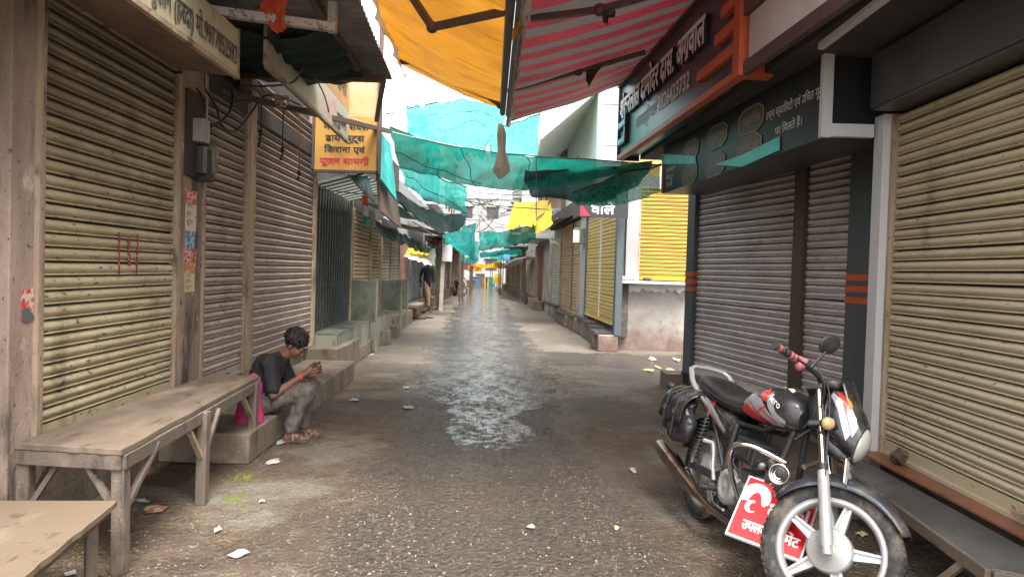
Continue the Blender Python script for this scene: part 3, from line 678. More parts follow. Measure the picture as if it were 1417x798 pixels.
# modern white building above the corner shop
m_mint = mat('pale_mint_cladding', (.50, .66, .60), .4, layers=[((.42, .56, .5), 1, (1, 1, 1), .45, .6, .5)], bump=.02)
m_wht2 = mat('white_soffit', (.74, .74, .72), .5, layers=[((.6, .6, .58), 1.5, (1, 1, 1), .5, .7, .4)], bump=.02)
m_gpan = mat('light_grey_cladding', (.42, .42, .43), .45, layers=[((.34, .34, .35), 1.5, (1, 1, 1), .45, .62, .5)], bump=.02)
R5 = thing('modern_building', 'modern white and mint building with an overhanging flat roof above the corner shop', 'building', (3.0, 20, 0))
b = B(); b.prism([Vector((1.88, 17.0, 3.25)), Vector((7, 17.0, 3.25)), Vector((7, 30, 3.25)), Vector((1.55, 30, 3.25))], (0, 0, 4.0)); b.obj('wall', m_mint, R5)
for i in range(3):
    b = B(); b.box((2.16, 16.97, 3.9 + i * .95), (.54, .06, .93)); b.obj('panel', m_gpan, R5, bevel=.004)
b = B(); b.prism([Vector((.62, 17.6, 4.62)), Vector((1.86, 16.9, 5.62)), Vector((1.86, 30, 5.62)), Vector((.62, 30, 4.62))], (0, 0, .16)); b.obj('roof_overhang', m_wht2, R5)
b = B(); b.prism([Vector((.58, 17.5, 4.60)), Vector((.64, 17.5, 4.60)), Vector((.64, 30, 4.60)), Vector((.58, 30, 4.60))], (0, 0, .55)); b.obj('roof_edge', m_wht2, R5)
for (px, py) in ((763, 180), (782, 163), (799, 144)):
    q = at(px, py, 18.4); b = B(); b.lathe(q + Vector((0, 0, -.10)), (-.62, 0, .78), [(.0, 0), (.07, 0), (.08, .03), (.08, .09)], 16); b.obj('downlight', m_char, R5)
# ------------------------------------------------------------------ lettering
def _txt(body, size=1.0):
    cu = bpy.data.curves.new('t', 'FONT'); cu.body = body; cu.size = size; cu.resolution_u = 3
    o = bpy.data.objects.new('t', cu); COL.objects.link(o)
    dg = bpy.context.evaluated_depsgraph_get()
    me = o.evaluated_get(dg).to_mesh()
    vs = [v.co.copy() for v in me.vertices]; fs = [list(p.vertices) for p in me.polygons]
    o.evaluated_get(dg).to_mesh_clear()
    bpy.data.objects.remove(o); bpy.data.curves.remove(cu)
    return vs, fs
def lettering(parent, body, org, xd, ud, width, height, mt_, lift=.004, bold=.0, depth=0.0, side=None, name='lettering', slant=0):
    """flat print or raised letters: org is the left end of the base line; '~' after a letter adds the small slanting r stroke"""
    import re as _re
    body = _re.sub('((?:[\u0915-\u0939]\u094d)*[\u0915-\u0939])\u093f', '\u093f\\1', body)      # the short i sign is drawn before its letter
    vs, fs = [], []
    plain = body.replace('~', '')
    vs, fs = _txt(plain)
    i = 0; seen = ''
    for ch in body:
        if ch == '~':
            pv, _ = _txt(seen); x1 = max(q.x for q in pv)
            n = len(vs)
            vs += [Vector((x1 - .34, -.01, 0)), Vector((x1 - .28, -.04, 0)), Vector((x1 - .09, .22, 0)), Vector((x1 - .15, .25, 0))]; fs.append([n, n + 1, n + 2, n + 3])
        else: seen += ch
    x0 = min(q.x for q in vs); x1 = max(q.x for q in vs)
    org, xd, ud = Vector(org), Vector(xd).normalized(), Vector(ud).normalized(); nr = xd.cross(ud)
    sx = width / (x1 - x0); sy = height / .72
    b = B()
    offs = [(0, 0)] if not bold else [(-bold, -bold), (bold, bold), (bold, -bold), (-bold, bold)]
    def P(q, k, o, l_): return org + xd * ((q.x - x0) * sx + o[0] * height + slant * q.y * sy) + ud * (q.y * sy + o[1] * height) + nr * (l_ + k * .0004)
    for k, o in enumerate(offs):
        b.add([P(q, k, o, lift + depth) for q in vs], fs, False)
    if depth:
        from collections import Counter
        b.mi = 1
        cnt = Counter()
        for f in fs:
            for a, c in zip(f, f[1:] + f[:1]): cnt[(a, c)] += 1
        bd = [e for e in cnt if (e[1], e[0]) not in cnt]
        for k, o in enumerate(offs[:2]):
            for a, c in bd:
                b.add([P(vs[a], k, o, lift), P(vs[c], k, o, lift), P(vs[c], k, o, lift + depth), P(vs[a], k, o, lift + depth)], [(0, 1, 2, 3)], False)
    return b.obj(name, [mt_, side or mt_], parent)
m_ink = mat('black_ink', (.025, .022, .025), .6, bump=0)
m_redink = mat('red_ink', (.42, .015, .05), .6, bump=0)
m_wink = mat('white_ink', (.70, .68, .66), .5, bump=0)
m_fink = mat('faded_black_ink', (.06, .055, .05), .7, bump=0, layers=[((.4, .36, .25), 40, (1, 1, 1), .55, .65, .8)])
m_gold = mat('dull_gold_print', (.075, .055, .042), .45, bump=0, layers=[((.13, .095, .07), 12, (1, 1, 1), .45, .65, .6)])
m_goldl = mat('gold_line', (.34, .25, .19), .45, bump=0)

# ------------------------------------------------------------------ right: dark board of the middle shop
A, Bq = Vector((1.64, 8.04, 0)), Vector((1.95, 4.62, 0)); dB = (Bq - A).normalized(); LB = (Bq - A).length; nB = Vector((dB.y, -dB.x, 0)); UP = Vector((0, 0, 1))
S1 = thing('shop_sign', 'black board with dull gold plaques and painted teal reflections over the grey shutters', 'sign', (1.8, 6.3, 2.3))
b = B(); b.prism([A, A - nB * .5, Bq - nB * .5, Bq], (0, 0, .66)); 
for i in range(len(b.v)): b.v[i] = b.v[i] + Vector((0, 0, 2.3))
m_board = mat('black_glossy_board', (.018, .018, .022), .42, bump=0, spec=.35)
b.obj('board', m_board, S1)
b = B(); b.box(A + nB * .0 + UP * 2.62 - dB * .012, (.03, .025, .62), rz=atan2(dB.y, dB.x)); b.obj('edge_strip', m_pbrown, S1)
def BP(px, py):       # point of the board face
    d = _F + _R * ((px - 708.5) / CAM_F) + _U * ((399 - py) / CAM_F)
    t = (nB.dot(A)) / (nB.x * d.x + nB.y * d.y)
    return _C + d * t
def plaque(c, wd, hg, word):
    o = BP(*c); pts = []
    for fx, fz in ((-.5, -.28), (-.40, -.38), (-.3, -.5), (.3, -.5), (.40, -.38), (.5, -.28), (.5, .28), (.40, .38), (.3, .5), (-.3, .5), (-.40, .38), (-.5, .28)):
        pts.append(o + dB * fx * wd + UP * fz * hg + nB * .002)
    b = B(); b.prism(pts, nB * .004); p_ = b.obj('plaque', m_gold, S1)
    b = B()
    for i in range(12): b.bar(pts[i] + nB * .006, pts[(i + 1) % 12] + nB * .006, .008, .004, up=nB)
    b.obj('border', m_goldl, p_)
    lettering(p_, word, o - dB * wd * .38 - UP * hg * .16, dB, UP, wd * .76, hg * .34, m_goldl, lift=.008)
for c, wd, hg, word in (((1040, 166), .46, .20, 'कास्मेटिक'), ((993, 189), .46, .20, 'गुलाल'), ((957, 208), .42, .19, 'पूजा'), ((1037, 205), .46, .20, 'परफ्यूम'), ((990, 228), .46, .20, 'जनरल'), ((955, 241), .42, .19, 'सुपारी')):
    plaque(c, wd, hg, word)
q = BP(1060, 178); lettering(S1, 'उच्च क्वालिटी एवं उचित मूल्य', q + UP * .06, dB, UP, .88, .06, m_wink)
q = BP(1073, 184); lettering(S1, 'पर मिलते है।', q - UP * .02, dB, UP, .40, .06, m_wink)
for i, w_ in enumerate((.32, .26, .22)):
    q = BP(922, 240 + i * 10); lettering(S1, ('अगरबत्ती', 'सिंदूर', 'रोली')[i], q, dB, UP, w_, .05, m_wink)
b = B(); b.prism([BP(917, 213) + nB * .006, BP(963, 216) + nB * .006, BP(965, 227) + nB * .006, BP(917, 227) + nB * .006], nB * .006); b.obj('teal_reflection', m_tealp2, S1)  # bright patches painting the net's reflection onto the glossy board
b = B(); b.prism([BP(1080, 189) + nB * .006, BP(1080, 208) + nB * .006, BP(1028, 231) + nB * .006, BP(990, 228) + nB * .006, BP(1030, 214) + nB * .006], nB * .006); b.obj('teal_reflection', m_tealp2, S1)
b = B(); b.box(Bq + UP * 2.57 + dB * .02, (.035, .07, .54), rz=atan2(dB.y, dB.x)); b.obj('end_frame', m_white, S1)
b = B(); b.box(Vector((2.11, 4.60, 2.345)), (.28, .05, .08)); b.obj('end_frame', m_white, S1)

# ------------------------------------------------------------------ right: long upper sign, fascia and soffit
A2, B2 = Vector((1.29, 8.98, 0)), Vector((1.571, 5.063, 0)); d2 = (B2 - A2).normalized(); n2 = Vector((d2.y, -d2.x, 0)); L2_ = (B2 - A2).length
R6 = thing('upper_storey', 'overhanging dark upper storey with brown and cream fascia over the right shops', 'building', (2.4, 5, 2.8))
E2 = A2 + d2 * 8.2
b = B(); b.prism([A2 - n2 * .25 + UP * 2.82, E2 - n2 * .02 + UP * 2.82, Vector((3.6, .8, 2.82)), Vector((3.6, 8.98, 2.82))], (0, 0, 2.2)); b.obj('wall', m_dark, R6)
def fbox(b, t0, t1, z0, z1, o0, o1):
    b.prism([A2 + d2 * t0 + n2 * o0 + UP * z0, A2 + d2 * t0 + n2 * o1 + UP * z0, A2 + d2 * t1 + n2 * o1 + UP * z0, A2 + d2 * t1 + n2 * o0 + UP * z0], (0, 0, z1 - z0)); return b
b = B(); fbox(b, L2_ + .02, 8.2, 2.80, 2.89, -.03, .02); b.obj('beam', m_dbrown, R6, bevel=.004)
for i in range(5):
    t0 = L2_ + .06 + i * .72
    b = B(); fbox(b, t0, t0 + .71, 2.895, 3.20, -.1, .0); b.obj('panel', m_offw, R6)
b = B(); fbox(b, L2_ + .02, 8.2, 3.205, 3.36, -.2, .03); b.obj('beam', m_dbrown, R6, bevel=.004)
b = B(); fbox(b, L2_ + .02, 8.2, 3.365, 3.7, -.2, .02); b.obj('beam', m_dbrown, R6)
b = B(); b.bar(Vector((1.80, 4.35, 2.79)), Vector((1.78, 3.2, 2.79)), .035, .04); tag(b.obj('tube_light', m_white), 'unlit white tube light under the dark soffit above the right bench', 'tube light')
b = B(); b.tube([at(1140, 28, 4.2) + Vector((0, 0, 0)), at(1165, 28, 4.1), at(1185, 18, 3.9), at(1197, 4, 3.8)], .006, 6); tag(b.obj('loose_wire', m_white), 'short pale loose wire beside the unlit tube light', 'wire')
S2 = thing('shop_sign', 'long dark sign with a painted teal reflection, raised Hindi letters and orange bars', 'sign', (1.43, 7, 2.8))
m_sign = bpy.data.materials.new('sign_teal_reflection_to_charcoal'); m_sign.use_nodes = True  # teal reflection of the nets painted into the colour as a gradient
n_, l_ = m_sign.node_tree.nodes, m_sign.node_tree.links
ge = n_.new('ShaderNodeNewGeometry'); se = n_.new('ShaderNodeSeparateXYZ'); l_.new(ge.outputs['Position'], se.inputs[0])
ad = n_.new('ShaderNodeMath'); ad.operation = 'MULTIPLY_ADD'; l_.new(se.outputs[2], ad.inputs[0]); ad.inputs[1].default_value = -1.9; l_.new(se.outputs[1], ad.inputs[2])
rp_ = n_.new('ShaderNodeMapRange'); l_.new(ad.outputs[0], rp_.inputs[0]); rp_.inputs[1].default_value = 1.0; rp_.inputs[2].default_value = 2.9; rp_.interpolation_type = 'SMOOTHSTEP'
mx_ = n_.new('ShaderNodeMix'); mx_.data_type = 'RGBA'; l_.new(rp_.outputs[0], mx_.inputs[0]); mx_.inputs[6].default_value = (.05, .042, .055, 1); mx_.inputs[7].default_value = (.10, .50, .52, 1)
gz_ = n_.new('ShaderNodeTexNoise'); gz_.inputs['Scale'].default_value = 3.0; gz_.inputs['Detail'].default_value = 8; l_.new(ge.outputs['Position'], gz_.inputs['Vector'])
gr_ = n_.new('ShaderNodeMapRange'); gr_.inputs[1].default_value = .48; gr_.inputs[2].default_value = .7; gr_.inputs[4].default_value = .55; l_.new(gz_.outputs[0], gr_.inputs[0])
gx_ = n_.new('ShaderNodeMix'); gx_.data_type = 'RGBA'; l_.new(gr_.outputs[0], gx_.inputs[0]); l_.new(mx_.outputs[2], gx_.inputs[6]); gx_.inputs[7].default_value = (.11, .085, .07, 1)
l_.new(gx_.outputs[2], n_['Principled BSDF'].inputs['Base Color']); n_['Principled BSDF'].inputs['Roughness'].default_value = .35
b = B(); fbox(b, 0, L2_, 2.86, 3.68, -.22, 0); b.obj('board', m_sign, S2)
b = B(); fbox(b, -.02, L2_ + .02, 2.805, 2.858, -.04, .035); b.obj('bottom_trim', m_orange, S2, bevel=.004)
b = B(); fbox(b, -.03, 0, 2.80, 3.72, -.24, .04); b.obj('end_trim', m_dbrown, S2)
b = B(); fbox(b, -.02, L2_ + .02, 3.69, 3.80, -.2, .06); b.obj('top_trim', mat('maroon_trim', (.16, .05, .045), .5), S2)
b = B(); fbox(b, L2_ - .10, L2_ + .015, 2.80, 3.68, -.2, .05); b.obj('orange_bar', m_orange, S2)
for i in range(3):
    b = B(); fbox(b, L2_ - .62 + .12 * (2 - i) - .28 * (i == 2), L2_ - .11, 3.32 - i * .17, 3.40 - i * .17, .002, .05); b.obj('orange_bar', m_orange, S2, bevel=.003)
m_ltr = mat('pale_raised_letter', (.80, .76, .76), .4, bump=0)
def SP(t, z): return A2 + d2 * t + UP * z
lettering(S2, 'शंकरलाल दामोदर दास. अग~वाल', SP(.12, 3.27), d2, UP, 3.05, .25, m_ltr, lift=.006, depth=.035, side=m_ink, bold=.03)
lettering(S2, 'अगरबत्ती वाले', SP(.78, 3.03), d2, UP, .85, .13, mat('grey_letter', (.22, .27, .3), .5, bump=0), lift=.006, bold=.02)
lettering(S2, '9826423732', SP(1.70, 3.03), d2, UP, 1.0, .15, m_wink, lift=.006, bold=.035)
for z in (3.0, 3.2):
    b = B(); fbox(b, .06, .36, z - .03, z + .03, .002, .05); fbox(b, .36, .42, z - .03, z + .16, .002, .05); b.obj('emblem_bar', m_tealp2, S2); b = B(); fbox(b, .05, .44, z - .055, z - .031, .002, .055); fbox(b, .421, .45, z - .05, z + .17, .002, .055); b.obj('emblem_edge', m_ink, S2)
# small sign over the lane shutters
S3 = thing('shop_sign', 'small black sign lettered in white above the faded yellow shutter', 'sign', (1.5, 12.6, 2.4))
b = B(); b.box((1.56, 12.62, 2.52), (.84, .05, .30)); b.obj('board', mat('black_sign_print', (.045, .04, .042), .4), S3)
b = B(); b.prism([Vector((1.145, 12.592, 2.38)), Vector((1.33, 12.592, 2.38)), Vector((1.145, 12.592, 2.62))], (0, -.004, 0)); b.obj('red_corner', m_red, S3)
lettering(S3, 'वाले', Vector((1.34, 12.594, 2.43)), (1, 0, 0), UP, .40, .16, m_wink, bold=.04)
# mint wall lettering of the modern building
S4 = thing('wall_sign', 'raised dark Hindi lettering on the mint wall of the modern building', 'sign', (1.7, 23, 4))
lettering(S4, 'सोनी ज्वेलर्स', Vector((1.72, 25.2, 4.25)), (.026, -1, 0), UP, 4.6, .55, m_slate, lift=.05, bold=.02)

# ------------------------------------------------------------------ left signs
def SL(y, off): return Vector((lx(y) + off, y, 0))
S5 = thing('shop_sign', 'cream painted box sign with a phone number above the buff shutter', 'sign', (-2.1, 4, 2.6))
m_sgn = mat('dirty_cream_sign', (.48, .44, .30), .6, layers=[((.3, .26, .16), 3, (1, 1, .6), .45, .65, .7), (GR, 8, (1, 1, .5), .6, .72, .6)], bump=.1)
m_sgu = mat('brown_board_underside', (.20, .13, .095), .8, layers=[((.12, .08, .06), 4, (1, 1, 1), .42, .62, .8), (GR, 20, (1, 1, 1), .62, .7, .7)], bump=.4)
b = B(); b.prism([SL(1.6, .5) + UP * 2.60, SL(4.86, .5) + UP * 2.64, SL(5.1, .0) + UP * 2.74, SL(1.6, 0) + UP * 2.72], (0, 0, .03)); b.obj('underside', m_sgu, S5)
b = B(); b.prism([SL(1.6, .50) + UP * 2.595, SL(4.87, .50) + UP * 2.635, SL(4.87, .50) + UP * 2.95, SL(1.6, .50) + UP * 2.91], (.03, 0, 0)); b.obj('board', m_sgn, S5)
b = B(); b.bar(SL(1.6, .53) + UP * 2.6, SL(4.88, .53) + UP * 2.64, .03, .03); b.bar(SL(4.88, .52) + UP * 2.63, SL(4.88, .52) + UP * 2.96, .03, .03); b.bar(SL(1.6, .02) + UP * 2.72, SL(5.1, .02) + UP * 2.74, .03, .03); b.obj('frame', m_rail, S5)
nl = Vector((.033, -1, 0)).normalized()
xdl = Vector((-.033, 1, .012)).normalized()
lettering(S5, 'दुकान (हरदा) मो.9977852592', SL(3.62, .532) + UP * 2.70, xdl, UP, 1.22, .12, m_fink, lift=.004, bold=.02)
S6 = thing('shop_sign', 'yellow sign with black and red Hindi words projecting over the green gate', 'sign', (-2.08, 8.9, 2.56))
m_ysg = mat('mustard_sign_print', (.42, .235, .045), .5, layers=[((.32, .15, .03), 4, (1, 1, 1), .45, .65, .5), (GR, 14, (1, 1, .4), .64, .72, .4)], bump=.03)
b = B(); b.box((-2.085, 8.92, 2.89), (.77, .05, .66)); b.obj('board', m_ysg, S6)
b = B()
for c, s_ in (((-2.085, 8.9, 2.55), (.81, .08, .03)), ((-1.69, 8.9, 2.89), (.03, .08, .70)), ((-2.48, 8.9, 2.89), (.03, .08, .70))): b.box(c, s_)
b.obj('frame', m_dbrown, S6)
for i, (s_, x, w_, mt_) in enumerate((('मसाले सेवस', -2.36, .55, m_ink), ('ड~ाय फ~ूट्स', -2.34, .48, m_ink), ('किराना एवं', -2.35, .5, m_ink), ('पूजन सामगी~', -2.40, .6, m_redink))):
    lettering(S6, s_, Vector((x, 8.894, 3.06 - i * .14)), (1, 0, 0), UP, w_, .078, mt_, lift=.003, bold=.035)
S7 = thing('sign_panel', 'plain faded orange panel above the yellow sign', 'sign', (-2.0, 9.05, 3.2))
b = B(); b.box((-2.05, 9.05, 3.57), (.66, .05, .70)); b.obj('board', mat('faded_orange_print', (.50, .28, .11), .6, layers=[((.42, .34, .22), 2, (1, 1, 1), .42, .6, .8)]), S7)
b = B(); b.box((-1.70, 9.0, 3.4), (.05, .05, 1.9)); b.obj('post', m_drail, S7)
S8 = thing('shop_sign', 'peeling cream teal and orange sign hung along the brown shutters', 'sign', (-2.0, 7.1, 2.9))
m_peel = mat('peeling_sign_print', (.50, .46, .36), .6, layers=[((.30, .42, .38), 1.6, (1, 1, 1.6), .48, .54, .8), ((.55, .24, .22), 2.2, (1, 1, 1.6), .56, .62, .7), (GR, 7, (1, 1, 1), .6, .7, .7)], bump=.1)
m_peel2 = mat('orange_sign_print', (.52, .29, .09), .6, layers=[((.40, .2, .06), 3, (1, 1, 1), .45, .62, .6)], bump=.05)
def S8p(y, z): return Vector((-1.75 - .033 * y, y, z))
b = B(); b.prism([S8p(5.5, 2.9), S8p(8.66, 2.88), S8p(8.66, 3.22), S8p(5.5, 3.30)], (.03, 0, 0)); b.obj('board', m_peel, S8)
b = B(); b.prism([S8p(5.5, 3.305), S8p(8.66, 3.225), S8p(8.66, 3.62), S8p(5.5, 3.7)], (.03, 0, 0)); b.obj('board', m_peel2, S8)
b = B(); b.bar(S8p(5.5, 2.885) + Vector((.03, 0, 0)), S8p(8.67, 2.865) + Vector((.03, 0, 0)), .04, .03); b.obj('frame', m_rail, S8)
lettering(S8, 'राज किराना', S8p(6.9, 3.36) + Vector((.032, 0, 0)), (-.033, 1, 0), UP, 1.6, .16, m_fink, lift=.003, bold=.02)
lettering(S8, 'पूजन', S8p(8.0, 2.97) + Vector((.032, 0, 0)), (-.033, 1, 0), UP, .5, .14, m_fink, lift=.003, bold=.02)
# hanging panels past the yellow sign
b = B(); b.prism([at(526, 182, 9.0), at(541, 200, 10.0), at(549, 277, 10.2), at(522, 240, 9.0)], (-.03, 0, 0)); tag(b.obj('hanging_sheet', m_tealp2), 'teal enamel panel hanging edge-on beside the yellow sign', 'panel')
b = B(); b.prism([at(524, 246, 9.4), at(550, 283, 11.2), at(556, 316, 11.4), at(527, 292, 9.4)], (-.03, 0, 0)); tag(b.obj('hanging_sheet', m_sgu), 'dark brown panel hanging below the teal panel', 'panel')
b = B(); b.prism([at(478, 236, 9.2), at(508, 238, 9.8), at(520, 281, 10.4), at(500, 262, 9.4)], (-.03, 0, .01)); tag(b.obj('hanging_sheet', m_tile), 'stained grey green sheet under the yellow sign', 'panel')
C1 = thing('canopy', 'slatted translucent canopy over the dark green gate', 'canopy', (-2.3, 10, 2.5))
m_clear = mat('cloudy_plastic_strip', (.62, .64, .60), .5, transl=.5, bump=.05)
for i in range(9):
    y0 = 9.25 + i * .27
    b = B(); b.prism([Vector((lx(y0), y0, 2.44)), Vector((-1.98, y0 - .02, 2.60)), Vector((-1.98, y0 + .12, 2.60)), Vector((lx(y0), y0 + .14, 2.44))], (0, 0, .01)); b.obj('clear_strip', m_clear, C1)
    b = B(); b.prism([Vector((lx(y0), y0 + .145, 2.44)), Vector((-1.98, y0 + .125, 2.60)), Vector((-1.98, y0 + .245, 2.60)), Vector((lx(y0), y0 + .265, 2.44))], (0, 0, .012)); b.obj('dark_strip', m_dark, C1)
# ------------------------------------------------------------------ cloth and awnings
def interp(pl, t):
    n = len(pl) - 1; k = min(int(t * n), n - 1); f = t * n - k
    return pl[k].lerp(pl[k + 1], f)
def drape(b, top, bot, nu=40, nv=16, belly=(0, 0, 0), wr=.02, ws=4, seed=0, mfn=None, fold=.0, fd=(.2, 1, 0)):
    belly = Vector(belly); fd = Vector(fd)
    def fn(u, v):
        p = interp(top, u).lerp(interp(bot, u), v)
        p = p + belly * (4 * v * (1 - v))
        q = p * ws + Vector((seed * 3.7, 0, seed))
        p = p + Vector((noise.noise(q), noise.noise(q + Vector((9, 2, 4))), noise.noise(q + Vector((3, 8, 1))))) * wr
        if fold: p = p + fd * fold * (noise.noise(Vector((u * 9 + v * 2, v * 1.2, seed * 5))) + .5 * noise.noise(Vector((u * 22 + v * 5, v * 2, seed)))) * (.3 + .7 * v)
        return p
    return b.grid(fn, nu, nv, mfn=mfn)
def PXL(*pts): return [at(*q) for q in pts]
# yellow folding awning from the left roof
W1 = thing('awning', 'orange yellow tarpaulin awning with folding brown arms', 'awning', (-.8, 6, 3.2))
b = B(); tl = [Vector((-1.30 - .03 * (y - 4.9), y, 3.82)) for y in (3.3, 4.5, 6, 7.3, 8.66)]; bl = [Vector((-.10 - .03 * (y - 6), y, 3.2)) for y in (3.3, 4.5, 6, 7, 8.15)]
drape(b, tl, bl, 60, 30, (0, 0, -.04), .02, 1.6, 1, fold=.03, fd=(0, 0, 1)); b.obj('cloth', m_tar, W1)
b = B(); drape(b, [q + Vector((.02, 0, .02)) for q in tl], [q + Vector((.10, 0, -.22)) for q in tl], 120, 8, wr=.03, ws=9, seed=3, fold=.06, fd=(1, .3, .2)); b.obj('frill', m_wtarp, W1)
b = B(); b.tube([Vector((-.10 - .03 * (y - 6), y, 3.185)) for y in (3.3, 8.25)], .034, 8); b.obj('front_bar', m_pipeb, W1)
b = B(); b.tube([Vector((-.045 - .03 * (y - 6), y, 3.17)) for y in (3.3, 8.3)], .02, 8); b.obj('front_bar', m_char, W1)
for pts in (((553, 86, 8.4), (607, 87, 8.1), (692, 146, 7.95)), ((560, -20, 5.6), (598, 38, 5.4), (704, 15, 5.1))):
    b = B(); p3 = [at(*q) for q in pts]
    for i in range(2): b.bar(p3[i], p3[i + 1], .045, .05)
    b.ball(p3[1], .045); b.ball(p3[2], .04); b.obj('folding_arm', m_pipeb, W1)
b = B(); drape(b, PXL((712, -5, 5.0), (716, 20, 5.1), (708, 48, 5.3)), PXL((735, -5, 5.2), (731, 25, 5.2), (712, 46, 5.3)), 16, 8, (0, 0, -.06), .01, 6, 4); b.obj('loose_flap', m_tar, W1)
# striped awning on the right
W2 = thing('awning', 'faded red and grey striped awning over the right shops', 'awning', (.6, 7, 3.2))
b = B()
tr = [A2 + d2 * (t - .4) + Vector((.02, 0, 3.72)) for t in (6.1, 4.6, 3.2, 1.9, .62)]; br_ = [Vector((-.02 - .03 * (y - 6), y, 3.2)) for y in (3.3, 4.7, 6.1, 7.4, 8.75)]
drape(b, br_, tr, 138, 16, (0, 0, -.04), .012, 1.8, 5, mfn=lambda u, v: 1 if (u * 14 % 1) > (.62 if int(u * 14) % 3 == 0 else .48) else 0, fold=.02, fd=(0, 0, 1)); b.obj('cloth', [m_red, m_gry], W2)
b = B(); b.tube([Vector((-.02 - .03 * (y - 6), y, 3.18)) for y in (3.3, 8.9)], .03, 8); b.obj('front_bar', m_pipe, W2)
b = B(); drape(b, br_, [q + Vector((.03, 0, -.10)) for q in br_], 110, 4, wr=.02, ws=8, seed=6, fold=.04, fd=(1, 0, 0)); b.obj('valance', m_wtarp, W2)
b = B(); b.bar(br_[-1], tr[-1], .05, .03); b.obj('end_bar', m_pipeb, W2)
for pts in (((702, 122, 7.3), (800, 95, 7.2), (893, 68, 7.1)), ((735, 20, 5.2), (830, 8, 5.1), (900, -12, 5.0))):
    b = B(); p3 = [at(*q) - Vector((0, 0, .03)) for q in pts]
    for i in range(2): b.bar(p3[i], p3[i + 1], .045, .04)
    b.ball(p3[1], .045); b.obj('folding_arm', m_pipeb, W2)
    b = B(); q = p3[1].lerp(p3[2], .12); drape(b, [q, q + (p3[2] - p3[1]) * .1, q + (p3[2] - p3[1]) * .2], [q + Vector((.0, .03, -.10)), q + (p3[2] - p3[1]) * .06 + Vector((0, 0, -.17)), q + (p3[2] - p3[1]) * .2 + Vector((0, 0, -.05))], 12, 8, wr=.05, ws=9, seed=40, fold=.04, fd=(0, 1, 0)); b.obj('rag', m_black, W2)
# wrapped bundle hanging where the two awnings meet
b = B()
def bundle(u, v):
    a = 2 * pi * u
    r = .022 + .05 * min(1, v * 1.6) ** 1.4 + .012 * sin(v * 9) - (.06 * max(0, v - .88) / .12 if v > .88 else 0)
    r *= 1 + .38 * noise.noise(Vector((cos(a) * 2.2, sin(a) * 2.2, v * 3))) + .12 * sin(a * 5 + v * 4)
    c = at(692 + 4 * sin(v * 2.5) - 2 * v, 172 + 74 * v, 8.25)
    return c + Vector((cos(a) * r, sin(a) * r, .02 * sin(a * 2)))
b.grid(bundle, 28, 26); tag(b.obj('cloth_bundle', m_wtarp), 'dirty white cloth bundle hanging where the awnings meet', 'cloth')

# shade nets across the lane
m_seam = mat('dark_teal_seam', (.01, .11, .09), .8, bump=0)
def net(name, label, mt_, top, bot, seams=(), **k):
    b = B(); drape(b, PXL(*top), PXL(*bot), **k); o = tag(b.obj(name, mt_), label, 'shade net')
    nu, nv = k.get('nu', 40), k.get('nv', 16)
    def vert(u, v): return b.v[round(v * nv) * (nu + 1) + round(u * nu)].copy()
    for (u0, v0, u1, v1) in seams:                       # stitched joins that follow the cloth
        m_ = 10; B().tube([vert(u0 + (u1 - u0) * i / m_, v0 + (v1 - v0) * i / m_) - V3(0, .012, .012) for i in range(m_ + 1)], .006, 5).obj('seam', m_seam, o)
    B().tube([vert(round(i * nu / 12) / nu, 0) for i in range(13)], .008, 5).obj('edge_rope', m_black, o)
    return o
V3 = lambda x, y, z: Vector((x, y, z))
net('shade_net', 'long green net strung from the yellow sign across the lane', m_teal, [(538, 176, 9.6), (580, 190, 10), (630, 205, 10.2), (690, 212, 10), (750, 218, 9.6), (810, 221, 9), (918, 228, 8.3)], [(552, 232, 10.2), (585, 240, 10.6), (645, 256, 10.8), (690, 261, 10.6), (728, 264, 10), (790, 255, 9.6), (900, 233, 8.6)], nu=70, nv=16, seams=((.0, .55, .42, .85), (.36, 0, .38, 1), (.62, 0, .64, 1)), belly=(0, .1, 0), wr=.035, fold=.14, fd=(0, 1, .2))
net('shade_net', 'pale teal net drape hanging under the long green net', m_tealp, [(551, 229, 10.5), (590, 241, 10.7), (646, 257, 10.9)], [(560, 252, 11.8), (590, 275, 12.2), (641, 294, 12.5)], nu=30, nv=18, belly=(0, .3, -.1), wr=.05, fold=.25, fd=(0, 1, .3), seed=2, seams=((.05, .1, .95, .55),))
net('shade_net', 'dark grey green net folded below the right half of the long net', m_dnet, [(724, 237, 9.7), (780, 236, 9.5), (840, 231, 9), (905, 224, 8.5)], [(737, 272, 10.3), (775, 276, 10), (830, 282, 9.6), (880, 258, 8.9)], nu=40, nv=16, belly=(0, .25, -.05), wr=.04, fold=.06, fd=(0, 1, .2), seed=3)
net('shade_net', 'mottled green net sagging to the end of the black board', m_mnet, [(795, 268, 9.5), (850, 244, 9), (918, 226, 8.25)], [(800, 282, 9.7), (838, 286, 9.4), (915, 268, 8.4)], nu=36, nv=14, belly=(0, .15, -.04), wr=.04, fold=.05, fd=(0, 1, .2), seed=4)
net('shade_net', 'large pale teal net high over the lane below the yellow awning', m_tealp, [(560, 148, 13.5), (590, 146, 14), (640, 136, 14.5), (700, 150, 13.5)], [(566, 180, 11.5), (610, 200, 11.6), (660, 212, 11.6), (690, 215, 11.4)], nu=44, nv=20, belly=(0, .2, -.12), wr=.05, fold=.55, fd=(0, 1, .8), seed=5, seams=((0, .25, 1, .12), (0, .62, .95, .3), (.1, .95, 1, .62)))
net('shade_net', 'pale teal net piece right of the hanging cloth bundle', m_tealp, [(695, 176, 12.5), (722, 168, 12.3), (747, 156, 12)], [(696, 214, 11.6), (720, 216, 11.5), (744, 217, 11.3)], nu=24, nv=14, belly=(0, .1, -.03), wr=.03, fold=.05, fd=(0, 1, .3), seed=6)
